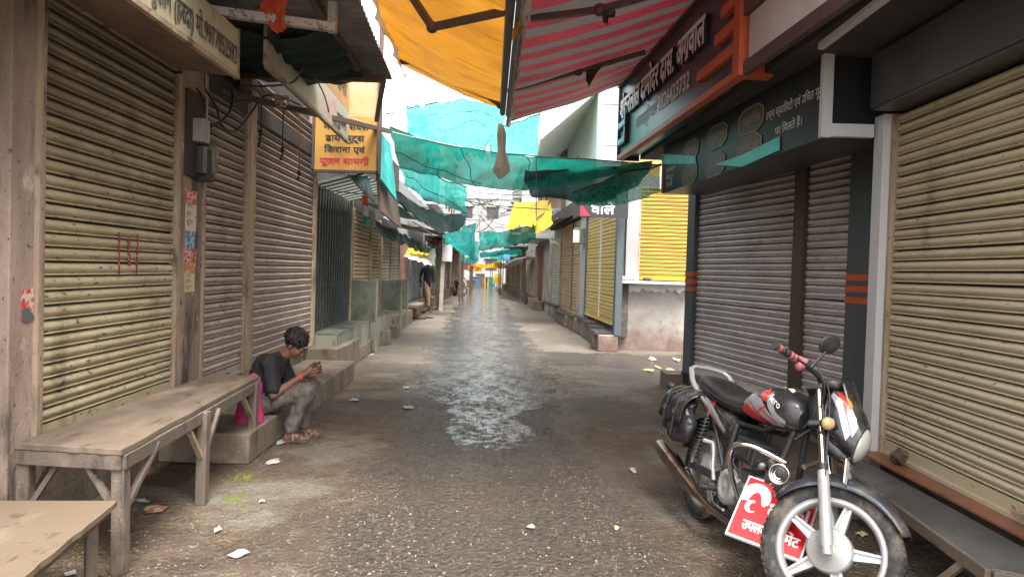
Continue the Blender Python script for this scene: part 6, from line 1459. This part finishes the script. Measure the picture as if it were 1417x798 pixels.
wheel(FB, AX, 'front_wheel'); wheel(B, RW, 'rear_wheel', .302)
# fork
for s_ in (-1, 1):
    o = V((0, s_ * .092, 0)); b = FB(); b.tube([AX + o + FU * -.03, AX + o + FU * .02, AX + o + FU * .30, AX + o + FU * .345], [.022, .027, .026, .022], 14); lg = bobj(b, 'fork_leg', m_alloy)
    b = FB(); b.tube([AX + o + FU * .32, AX + o + FU * .745], .0165, 14); b.obj('stanchion', m_chrome, lg, False)
    b = FB(); b.tube([AX + o + FU * .335, AX + o + FU * .365], .024, 14); b.obj('dust_seal', m_bplast, lg, False)
    b = FB(); b.tube([AX + o + FU * .50, AX + o + FU * .515], .0185, 12); b.obj('fork_clip', m_bplast, lg, False)
for h_ in (.545, .725):
    b = FB(); b.bar(AX + FU * h_ + V((-.02, -.115, 0)), AX + FU * h_ + V((-.02, .115, 0)), .075, .026, up=FU); bobj(b, 'fork_yoke', m_bplast, bevel=.006)
b = FB(); b.tube([Hd + FU * -.20 + V((.0, 0, 0)), Hd + FU * .03], .034, 14); bobj(b, 'steering_head', m_bplast)
# front mudguard
def fender(mk, c, R, a0, a1, hw, drop, n=28):
    b = mk()
    def fn(u, v):
        a = radians(a0 + (a1 - a0) * u); y = (v - .5) * 2
        r = R - drop * abs(y) ** 2.6 * (.45 + .55 * sin(pi * min(1, max(0, u * .9 + .05))))
        k = 1 - .35 * (2 * u - 1) ** 6
        return c + V((cos(a) * r, hw * math.copysign(abs(y) ** .8, y) * k, sin(a) * r))
    b.grid(fn, n, 14); return b
b = fender(FB, AX, .330, 40, 162, .070, .060); o = bobj(b, 'front_mudguard', m_navyp); md = o.modifiers.new('s', 'SOLIDIFY'); md.thickness = .004
# cowl, headlamp, visor
def csec(x, zc, hw, hh, n=2.6): return ell(x, zc, hw, hh, n, 24)
b = FB(); cow = [(.985, .875, .080, .115), (1.03, .87, .100, .128), (1.09, .852, .104, .126), (1.15, .825, .092, .112), (1.185, .800, .078, .092)]
b.loft([csec(*q) for q in cow], 24); cw = bobj(b, 'headlamp_cowl', m_gloss)
b = FB(); b.ball((1.178, 0, .790), (.045, .070, .088), 20, 14); b.obj('headlamp', m_glass, cw, False)
b = FB(); b.tube([V((1.183, .074 * cos(2 * pi * k / 24), .792 + .090 * sin(2 * pi * k / 24))) for k in range(25)], .006, 6); b.obj('headlamp_rim', m_bplast, cw, False)
b = FB()
def visor(u, v):
    y = (u - .5) * 2; x = 1.185 - .15 * v - .035 * y * y; z = .885 + .185 * v - .05 * y * y * (1 - .3 * v)
    return V((x, y * (.095 - .030 * v ** 2), z))
b.grid(visor, 14, 10); o = b.obj('visor', m_gloss, cw, False); md = o.modifiers.new('s', 'SOLIDIFY'); md.thickness = .004
b = FB(); b.loft([csec(1.06, .735, .06, .04), csec(1.12, .715, .05, .035), csec(1.16, .71, .03, .02)], 24); b.obj('chin', m_bplast, cw, False)
def sy(secs, x, z, n=2.5):
    for a, c in zip(secs, secs[1:]):
        if a[0] <= x <= c[0]:
            f = (x - a[0]) / (c[0] - a[0]); zc, hw, hh = (a[i] + (c[i] - a[i]) * f for i in (1, 2, 3))
            t = min(.995, abs((z - zc) / hh)); return hw * (1 - t ** n) ** (1 / n)
    return .05
def decal(mk, secs, top, bot, nu=14, nv=5, lift=.0018, side=-1, n=2.5):
    b = mk()
    tp, bt = [V((p[0], 0, p[1])) for p in top], [V((p[0], 0, p[1])) for p in bot]
    def fn(u, v):
        p = interp(tp, u).lerp(interp(bt, u), v); return V((p.x, side * (sy(secs, p.x, p.z, n) + lift), p.z))
    return b.grid(fn, nu, nv)
for mt_, tp, bt in ((m_silg, [(.995, .965), (1.06, .93), (1.15, .80)], [(.995, .94), (1.05, .89), (1.14, .765)]), (m_redg, [(1.01, .975), (1.05, .965), (1.10, .915)], [(1.01, .966), (1.05, .935), (1.098, .872)]), (m_org, [(1.055, .966), (1.085, .95), (1.105, .93)], [(1.058, .955), (1.08, .935), (1.104, .905)]), (m_silg, [(1.10, .925), (1.14, .88), (1.165, .845)], [(1.10, .88), (1.13, .835), (1.16, .79)])):
    for sd_ in (-1, 1): decal(FB, cow, tp, bt, side=sd_, n=2.6).obj('stripe', mt_, cw, False)
b = FB(); b.tube([(1.01, -.07, .80), (1.03, -.12, .795)], .009, 8); b.ball((1.045, -.135, .795), (.028, .028, .030), 12, 8); ind = bobj(b, 'indicator', m_bplast)
b = FB(); b.lathe((1.056, -.142, .795), (.6, -.8, 0), [(.030, 0), (.028, .012), (.015, .02), (0, .022)], 16); b.obj('lens', m_lens, ind, False)
b = FB(); b.tube([(1.01, .07, .80), (1.03, .12, .795)], .009, 8); b.ball((1.045, .135, .795), (.028, .028, .030), 12, 8); ind = bobj(b, 'indicator', m_bplast)
b = FB(); b.lathe((1.060, .138, .795), (1, .25, 0), [(.030, 0), (.028, .012), (.015, .02), (0, .022)], 16); b.obj('lens', m_lens, ind, False)
b = FB(); b.box((1.20, -.03, .635), (.006, .17, .11), R=Matrix.Rotation(radians(-18), 3, 'Y')); pl_ = bobj(b, 'number_plate', mat('aged_white_plate', (.60, .58, .48), .5, local=True, layers=[((.35, .3, .22), 20, (1, 1, 1), .5, .65, .6)], bump=0))
b = FB()
for k in range(7):
    for j in range(2): b.box((1.203 + .012 * (1 - j), -.095 + .021 * k + .004 * (k % 2), .655 - .04 * j), (.006, .005 + .008 * (k % 3 == 0), .026))
b.obj('plate_marks', m_ink, pl_, False)
b = FB(); b.bar((1.10, 0, .70), (1.20, -.02, .68), .04, .006); b.obj('bracket', m_bplast, pl_, False)
# handlebar
for s_ in (-1, 1):
    b = FB(); b.tube([(.925, 0, .985), (.92, s_ * .05, .985), (.91, s_ * .10, 1.0), (.885, s_ * .16, 1.0), (.845, s_ * .24, .995), (.80, s_ * .33, .985), (.78, s_ * .385, .98)], .011, 10); hb = bobj(b, 'handlebar', m_bplast)
    a, c = V((.836, s_ * .26, .995)), V((.778, s_ * .39, .98))
    for k in range(5):
        p, q = a.lerp(c, k / 5), a.lerp(c, (k + .96) / 5); b = FB(); b.tube([p, p.lerp(q, .1), p.lerp(q, .9), q], [.016, .0195, .0195, .016], 12); b.obj('grip', m_grip if k in (0, 1, 4) else m_bplast, hb, False)
    b = FB(); b.tube([c, c.lerp(a, -.12)], [.021, .018], 12); b.obj('bar_end', m_bplast, hb, False)
    b = FB(); b.box(V((.852, s_ * .225, .997)), (.05, .05, .045), rz=s_ * -.3); b.ball((.856, s_ * .235, .975), .024, 10, 8); b.obj('switch_block', m_grip if s_ < 0 else m_bplast, hb, False, bevel=.006)
    b = FB(); b.tube([(.89, s_ * .21, .985), (.92, s_ * .26, .975), (.90, s_ * .34, .965), (.885, s_ * .385, .96)], [.007, .008, .006, .007], 8); b.obj('lever', m_bplast, hb, False)
b = FB(); b.tube([(.88, -.165, .998), (.885, -.150, 1.05), (.895, -.125, 1.12)], [.010, .008, .006], 8); mr_ = bobj(b, 'mirror', m_bplast)
b = FB(); n0 = len(b.v); b.ball((0, 0, 0), (.018, .062, .052), 18, 12)
RM = Matrix.Rotation(radians(35), 3, 'X') @ Matrix.Rotation(radians(-28), 3, 'Z')
b.v[n0:] = []; b.f = []; b.m = []; b.sm = []
bb = B(); bb.ball((0, 0, 0), (.016, .064, .050), 20, 12)
b.add([V((.895, -.12, 1.165)) + RM @ q for q in bb.v], bb.f, True); b.obj('mirror_shell', m_bplast, mr_, False)
for k, pts in enumerate((((.92, -.20, 1.01), (.98, -.18, .96), (.99, -.10, .86), (.94, -.05, .75)), ((.92, .20, 1.01), (.99, .16, .94), (.99, .05, .86), (.9, .04, .7)), ((.91, -.18, 1.0), (.97, -.14, .98), (1.02, -.12, .9), (1.16, -.11, .5), (1.25, -.10, .33)))):
    b = FB(); p = [V(q) for q in pts]; pp = []
    for i in range(len(p) - 1): pp += [p[i].lerp(p[i + 1], t / 4) for t in range(4)]
    pp.append(p[-1])
    for _ in range(3): pp = [pp[0]] + [(pp[i - 1] + pp[i] * 2 + pp[i + 1]) / 4 for i in range(1, len(pp) - 1)] + [pp[-1]]
    b.tube(pp, .0042, 6); bobj(b, 'control_cable', m_bplast)
b = FB(); b.lathe((.965, 0, .985), (-.35, 0, 1), [(0, 0), (.055, 0), (.06, .03), (.05, .045), (0, .048)], 20); bobj(b, 'speedometer', m_bplast)
# tank
tank = [(.38, .755, .075, .040), (.44, .772, .112, .072), (.54, .800, .136, .098), (.64, .815, .142, .106), (.74, .820, .138, .104), (.82, .815, .118, .092), (.87, .806, .088, .074), (.895, .798, .05, .05)]
b = B(); b.loft([ell(*q, 2.5, 28) for q in tank], 28); tk = bobj(b, 'fuel_tank', m_gloss)
b = B(); b.lathe((.70, 0, .918), (.05, 0, 1), [(.045, 0), (.045, .012), (.035, .02), (0, .021)], 20); b.obj('filler_cap', m_chrome, tk, False)
for sd_ in (-1, 1):
    for mt_, tp, bt in (
        (m_silg, [(.44, .815), (.55, .855), (.66, .845), (.76, .785), (.84, .750)], [(.43, .775), (.54, .775), (.65, .755), (.74, .730), (.83, .738)]),
        (m_redg, [(.43, .780), (.53, .790), (.62, .765), (.70, .728)], [(.42, .750), (.52, .728), (.60, .722), (.67, .721)]),
        (m_redg, [(.655, .905), (.685, .902), (.715, .875)], [(.645, .855), (.675, .846), (.71, .833)]),
        (m_silg, [(.715, .900), (.75, .865), (.80, .80), (.855, .775)], [(.715, .845), (.745, .81), (.795, .765), (.85, .755)]),
        (m_redg, [(.55, .815), (.64, .772), (.75, .735)], [(.55, .806), (.64, .762), (.745, .727)]),
        (m_redg, [(.67, .805), (.73, .78), (.80, .755)], [(.67, .797), (.73, .771), (.795, .747)]),
        (m_redg, [(.61, .750), (.67, .79), (.72, .82)], [(.613, .742), (.673, .781), (.725, .811)])):
        decal(B, tank, tp, bt, side=sd_, lift=.0016 + (.0008 if mt_ is m_redg else 0)).obj('stripe', mt_, tk, False)
vs_, fs_ = _txt('Hero'); x0_ = min(q.x for q in vs_); wd_ = max(q.x for q in vs_) - x0_
b = B(); b.smooth = False
for ox in (-.0008, .0008):
    pts = []
    for q in vs_:
        x = .715 + .105 * (q.x - x0_) / wd_; z = .862 - .40 * (x - .715) + .050 * q.y + ox; x += ox; pts.append(V((x, -(sy(tank, x, z) + .0042 + abs(ox) * .2 * (ox > 0)), z)))
    b.add(pts, fs_, False)
b.obj('lettering', m_wink, tk, False)
# seat and tail
seat = [(-.255, .800, .050, .030), (-.22, .806, .105, .048), (-.14, .802, .128, .056), (-.04, .790, .134, .058), (.06, .775, .134, .058), (.20, .755, .126, .054), (.34, .752, .105, .052), (.43, .765, .078, .045), (.47, .775, .05, .03)]
b = B(); b.loft([ell(*q, 3.0, 24) for q in seat], 24); st = bobj(b, 'seat', m_seat)
b = B()
for s_ in (-1, 1): b.tube([V((q[0], s_ * (q[2] + .001), q[1] - q[3] * .15)) for q in seat[1:-1]], .0035, 6)
b.obj('piping', m_bplast, st, False)
b = B()
for s_ in (-1, 1):
    b.tube([(.02, s_ * .125, .69), (-.10, s_ * .142, .735), (-.21, s_ * .150, .80), (-.30, s_ * .135, .865), (-.325, s_ * .10, .885)], [.013, .015, .018, .018, .014], 10)
b.tube([(-.325, -.10, .885), (-.335, 0, .890), (-.325, .10, .885)], .014, 10)
bobj(b, 'grab_rail', m_alloy)
tail = [(-.40, .74, .03, .03), (-.36, .735, .075, .05), (-.22, .72, .105, .055), (-.05, .695, .122, .062), (.12, .665, .132, .070), (.25, .635, .134, .080), (.34, .61, .122, .075), (.40, .59, .09, .05)]
b = B(); b.loft([ell(*q, 2.6, 24) for q in tail], 24); tl_ = bobj(b, 'side_panel', m_gloss)
for sd_ in (-1, 1):
    for mt_, tp, bt in ((m_silg, [(-.05, .735), (.10, .70), (.22, .66), (.33, .60)], [(-.05, .715), (.10, .655), (.2, .61), (.31, .575)]), (m_redg, [(.0, .70), (.10, .652), (.19, .605)], [(.0, .685), (.09, .63), (.17, .59)]), (m_redg, [(-.02, .745), (.06, .73), (.12, .71)], [(-.02, .738), (.06, .72), (.11, .70)]), (m_redg, [(.12, .672), (.2, .632), (.28, .592)], [(.12, .665), (.2, .624), (.275, .585)])):
        decal(B, tail, tp, bt, side=sd_, lift=.0016 + (.0008 if mt_ is m_redg else 0)).obj('stripe', mt_, tl_, False)
b = B(); b.loft([ell(-.50, .70, .045, .035, 2.5, 16), ell(-.46, .70, .055, .045, 2.5, 16), ell(-.42, .705, .05, .04, 2.5, 16)], 16); bobj(b, 'tail_lamp', m_redg)
for s_ in (-1, 1):
    b = B(); b.tube([(-.36, s_ * .05, .72), (-.375, s_ * .17, .72)], .009, 8); b.ball((-.38, s_ * .205, .72), (.040, .040, .030), 14, 10); ind = bobj(b, 'indicator', m_bplast)
    b = B(); b.lathe((-.40, s_ * .205, .72), (-1, s_ * .1, 0), [(.028, 0), (.025, .014), (0, .024)], 14); b.obj('lens', m_lens, ind, False)
b = fender(B, RW, .352, 40, 172, .075, .05); o = bobj(b, 'rear_mudguard', m_bplast); md = o.modifiers.new('s', 'SOLIDIFY'); md.thickness = .004
# frame, swing arm, shocks
b = B()
for s_ in (-1, 1):
    b.tube([(.87, s_ * .02, .86), (.84, s_ * .05, .60), (.80, s_ * .09, .42), (.72, s_ * .11, .24)], .016, 10)
    b.tube([(.86, s_ * .03, .80), (.62, s_ * .06, .68), (.36, s_ * .07, .66), (.05, s_ * .085, .69), (-.30, s_ * .07, .72)], .014, 10)
    b.tube([(.40, s_ * .10, .66), (.40, s_ * .11, .45), (.42, s_ * .11, .26)], .016, 10)
    b.tube([(.05, s_ * .115, .69), (.22, s_ * .115, .55), (.42, s_ * .11, .36)], .011, 8)
bobj(b, 'frame', m_bplast)
for s_ in (-1, 1):
    b = B(); b.bar((.43, s_ * .095, .33), (-.05, s_ * .10, .302), .028, .045); bobj(b, 'swing_arm', m_bplast, bevel=.005)
    b = B(); b.tube([(.02, s_ * .13, .33), (.095, s_ * .135, .66)], .012, 10); sh_ = bobj(b, 'shock_absorber', m_chrome)
    b = B(); pp = []
    for k in range(100):
        t = k / 99; q = V((.02, s_ * .13, .36)).lerp(V((.09, s_ * .135, .62)), t); a = t * 2 * pi * 11; pp.append(q + V((cos(a) * .027, sin(a) * .027, 0)))
    b.tube(pp, .0048, 6); b.obj('spring', m_bplast, sh_, False)
# engine
b = B(); b.loft([[V((x, y * k, zc + z * h_)) for y, z in ((-1, -.7), (-.7, -1), (.7, -1), (1, -.7), (1, .7), (.7, 1), (-.7, 1), (-1, .7))] for x, k, zc, h_ in ((.40, .07, .33, .07), (.45, .115, .33, .105), (.60, .12, .335, .115), (.72, .115, .35, .11), (.78, .08, .37, .075))], 8); en = bobj(b, 'engine', m_eng, bevel=.006)
b = B(); b.lathe((.54, -.115, .335), (0, -1, 0), [(.098, 0), (.098, .03), (.088, .046), (.055, .052), (.05, .046), (.02, .048), (0, .054)], 32); b.obj('clutch_cover', m_alloy, en, False)
b = B(); b.lathe((.66, -.115, .34), (0, -1, 0), [(.06, 0), (.06, .02), (.05, .03), (0, .032)], 24); b.obj('case_cover', m_eng, en, False)
b = B()
for k in range(8): b.box((.775 + k * .021, 0, .405 + k * .004), (.006, .17 - .005 * k, .165 - .006 * k))
b.box((.85, 0, .415), (.17, .11, .11)); b.obj('finned_cylinder', m_eng, en, False)
b = B(); b.loft([ell(.93, .43, .055, .05, 3, 16), ell(.955, .43, .06, .055, 3, 16), ell(.97, .43, .04, .035, 3, 16)], 16); b.obj('cylinder_head', m_eng, en, False)
b = B(); b.box((.62, -.07, .555), (.21, .15, .12)); b.box((.62, -.15, .555), (.15, .012, .085)); b.obj('air_box', m_bplast, en, False, bevel=.012)
b = B(); b.tube([(.70, -.03, .55), (.76, -.04, .52), (.79, -.03, .48)], [.026, .03, .022], 12); b.lathe((.74, -.085, .515), (0, -1, 0), [(.025, 0), (.025, .03), (0, .034)], 14); b.obj('carburettor', m_eng, en, False)
for k, pts in enumerate((((.60, -.13, .50), (.66, -.16, .42), (.76, -.12, .40)), ((.50, -.11, .55), (.56, -.16, .47), (.64, -.15, .43)), ((.80, -.06, .60), (.74, -.13, .52), (.70, -.12, .46)))):
    b = B(); b.tube([V(q) for q in pts], .006, 6); b.obj('hose', m_bplast, en, False)
# exhaust
b = B(); b.tube([(.93, -.02, .375), (.945, -.03, .30), (.88, -.05, .20), (.75, -.07, .16), (.60, -.09, .15), (.42, -.14, .165), (.27, -.175, .20)], .020, 12); ex = bobj(b, 'exhaust', m_dchrome)
b = B(); e0, e1 = V((.28, -.175, .198)), V((-.36, -.205, .33)); b.tube([e0, e0.lerp(e1, .10), e0.lerp(e1, .22), e0.lerp(e1, .90), e0.lerp(e1, .97), e1], [.022, .036, .048, .050, .044, .030], 18); b.obj('silencer', m_dchrome, ex, False)
b = B(); dd = (e1 - e0).normalized(); b.lathe(e0.lerp(e1, .34), dd, [(.052, 0), (.056, .01), (.056, .34), (.052, .36)], 10, a0=radians(120), a1=radians(330)); b.obj('heat_shield', m_chrome, ex, False)
# crash guard, pegs, levers
b = B(); p = [V(q) for q in ((.87, -.05, .575), (.82, -.14, .60), (.76, -.23, .61), (.71, -.265, .575), (.69, -.255, .50), (.685, -.20, .40), (.69, -.14, .30), (.70, -.10, .25))]
for _ in range(2): p = [p[0]] + [x for i in range(len(p) - 1) for x in (p[i].lerp(p[i + 1], .25), p[i].lerp(p[i + 1], .75))] + [p[-1]]
b.tube(p, .0135, 12); b.tube([V((q.x, -q.y, q.z)) for q in p], .0135, 12); bobj(b, 'crash_guard', m_chrome)
for s_ in (-1, 1):
    b = B(); b.tube([(.42, s_ * .12, .285), (.42, s_ * .25, .28)], .016, 10); bobj(b, 'footrest', m_bplast)
b = B(); b.tube([(.42, -.17, .33), (.40, -.185, .40), (.385, -.19, .47), (.37, -.20, .52)], [.012, .010, .010, .013], 8); b.tube([(.37, -.20, .52), (.37, -.26, .525)], .012, 8); bobj(b, 'kick_lever', m_alloy)
b = B(); b.tube([(.40, -.15, .25), (.50, -.175, .22), (.62, -.185, .225), (.66, -.20, .235)], .008, 8); bobj(b, 'brake_pedal', m_chrome)
b = B(); b.tube([(.50, .10, .24), (.46, .20, .12), (.43, .275, .0)], .010, 8); b.box((.425, .285, .012), (.05, .04, .02)); bobj(b, 'side_stand', m_bplast)
for c, r_h in (((.955, -.12, .53), .050), ((.975, -.01, .47), .050)):
    b = B(); b.lathe(c, (.75, -.65, 0), [(0, -.03), (r_h * .7, -.03), (r_h, 0), (r_h * 1.02, .012), (r_h * .9, .018), (r_h * .85, .012), (0, .012)], 24); hn = bobj(b, 'horn', m_chrome)
    b = B(); d_ = V((.75, -.65, 0)).normalized()
    b.lathe(V(c) + d_ * .010, d_, [(r_h * .8, .004), (r_h * .72, .007)], 20); b.lathe(V(c) + d_ * .010, d_, [(r_h * .6, .004), (r_h * .5, .007)], 20); b.lathe(V(c) + d_ * .010, d_, [(r_h * .36, .004), (r_h * .26, .007), (0, .007)], 20)
    b.obj('grille', m_bplast, hn, False)
# saddle bag
m_bag = mat('black_rexine_bag', (.014, .014, .015), .28, local=True, layers=[((.05, .045, .04), 6, (1, 1, 1), .5, .66, .6)], bump=.35, bs=40, rl=(7, .18, .5))
SBG = thing('saddle_bag', 'sagging black vinyl saddle bag strapped at the rear right of the motorcycle', 'bag', tuple(world_of(BK, V((-.2, -.2, .5)))), rot=tuple(BK.rotation_euler))
b = B(); n0 = 0
def bagp(p): return V((p[0] * .9 + .04, p[1], p[2])) - V((-.2, -.2, .5))
for p, r in (((-.24, -.225, .60), (.125, .055, .115)), ((-.14, -.225, .57), (.125, .06, .12)), ((-.27, -.23, .53), (.10, .055, .075)), ((-.12, -.23, .49), (.11, .055, .075)), ((-.20, -.20, .66), (.15, .05, .045)), ((-.02, -.215, .52), (.06, .045, .09)), ((-.34, -.215, .57), (.06, .035, .07))):
    b.ball(bagp(p), r, 16, 12)
fuse(b, 'body', m_bag, .008, SBG, 5, push=crease(.014, 11, 5))
b = B(); 
def flap(u, v):
    x = -.35 + .36 * u; t = v
    q = V((x + .01 * sin(t * 5), -.155 - .125 * sin(min(1, t * 1.3) * pi / 2) - .006 * sin(u * 17), .735 - .035 * t - .16 * t ** 2 - .02 * sin(pi * u) * t))
    return bagp(q)
b.grid(flap, 20, 12); o = b.obj('flap', m_bag, SBG, False); md = o.modifiers.new('s', 'SOLIDIFY'); md.thickness = .006
for x in (-.24, -.07):
    b = B(); b.tube([bagp((x, -.16, .75)), bagp((x, -.285, .68)), bagp((x, -.297, .58)), bagp((x, -.29, .46))], .006, 6); s2 = b.obj('strap', m_bplast, SBG, False)
    b = B(); b.box(bagp((x, -.30, .60)), (.034, .008, .03)); b.obj('buckle', m_chrome, s2, False)
# red leaning shop board tied against the motorcycle
AS0, AS1 = at(1003, 737, 3.20), at(1108, 777, 3.04)
wv = AS1 - AS0; best = None
for k in range(-60, 61):
    q = at(1037, 657, 3.20 + k * .01); e = abs((q - AS0).normalized().dot(wv.normalized()))
    if best is None or e < best[0]: best = (e, q)
hv = best[1] - AS0; hv = hv - wv.normalized() * hv.dot(wv.normalized())
ux, uy = wv.normalized(), hv.normalized(); un = ux.cross(uy)
AS = thing('advert_board', 'red advert board with a white swirl logo propped against the motorcycle engine', 'sign', tuple(AS0))
b = B(); b.prism([AS0, AS0 + wv, AS0 + wv + hv, AS0 + hv], un * -.012); b.obj('border', m_white, AS)
m_ared = mat('glossy_red_print', (.50, .008, .012), .35, bump=0)
def ap(u, v, l_=.002): return AS0 + wv * u + hv * v + un * l_
b = B(); b.prism([ap(.025, .03, .0), ap(.975, .03, .0), ap(.975, .97, .0), ap(.025, .97, .0)], un * .0015); b.obj('panel', m_ared, AS)
b = B()
def stroke(b, pts, ws, lift=.0022):
    n = len(pts); P_ = [V((p[0], p[1], 0)) for p in pts]; L_, R_ = [], []
    for i in range(n):
        t = (P_[min(i + 1, n - 1)] - P_[max(i - 1, 0)]).normalized(); nn = V((-t.y, t.x, 0)); L_.append(P_[i] + nn * ws[i]); R_.append(P_[i] - nn * ws[i])
    Lw, Lh = wv.length, hv.length
    f = lambda q: AS0 + ux * q.x + uy * q.y + un * lift
    b.add([f(q) for q in L_] + [f(q) for q in R_], [(i, i + 1, n + i + 1, n + i) for i in range(n - 1)], False)
Lw, Lh = wv.length, hv.length
pts, ws = [], []
for i in range(29):
    t = i / 28; a = radians(205 - 235 * t)
    r = 1.0 - .10 * t
    pts.append((Lw * .20 + Lw * .135 * r * cos(a) + Lw * .02 * t, Lh * .665 + Lh * .185 * r * sin(a))); ws.append(.005 + .022 * sin(pi * min(1, .12 + t * .80)) ** .8 if t < .93 else .008)
stroke(b, pts, ws)
pts, ws = [], []
for i in range(12):
    t = i / 11; a = radians(80 + 230 * t); pts.append((Lw * .20 + Lw * .07 * cos(a), Lh * .52 + Lh * .085 * sin(a))); ws.append(.010 * sin(pi * (.15 + .8 * t)))
stroke(b, pts, ws); b.obj('swirl_logo', m_wink, AS)
lettering(AS, 'airtel', ap(.42, .50, 0), ux, uy, Lw * .5, Lh * .26, m_wink, lift=.0024, bold=.03)
lettering(AS, 'उपलब्ध', ap(.16, .16, 0), ux, uy, Lw * .42, Lh * .15, m_wink, lift=.0024, bold=.025)
lettering(AS, 'पेमेंट', ap(.62, .16, 0), ux, uy, Lw * .30, Lh * .15, m_wink, lift=.0024, bold=.025)

# a second motorcycle far down the lane: the same kind, copied with its parts
def copy_tree(o, parent=None):
    c = o.copy(); COL.objects.link(c)
    if parent: c.parent = parent
    for ch in list(o.children): copy_tree(ch, c)
    return c
b2 = copy_tree(BK); q = on(629, 409); b2.location = (q.x, q.y, 0); b2.rotation_euler = (radians(-8), 0, radians(-70))
b2['label'] = 'distant dark motorcycle parked by the left shops beyond the pole'
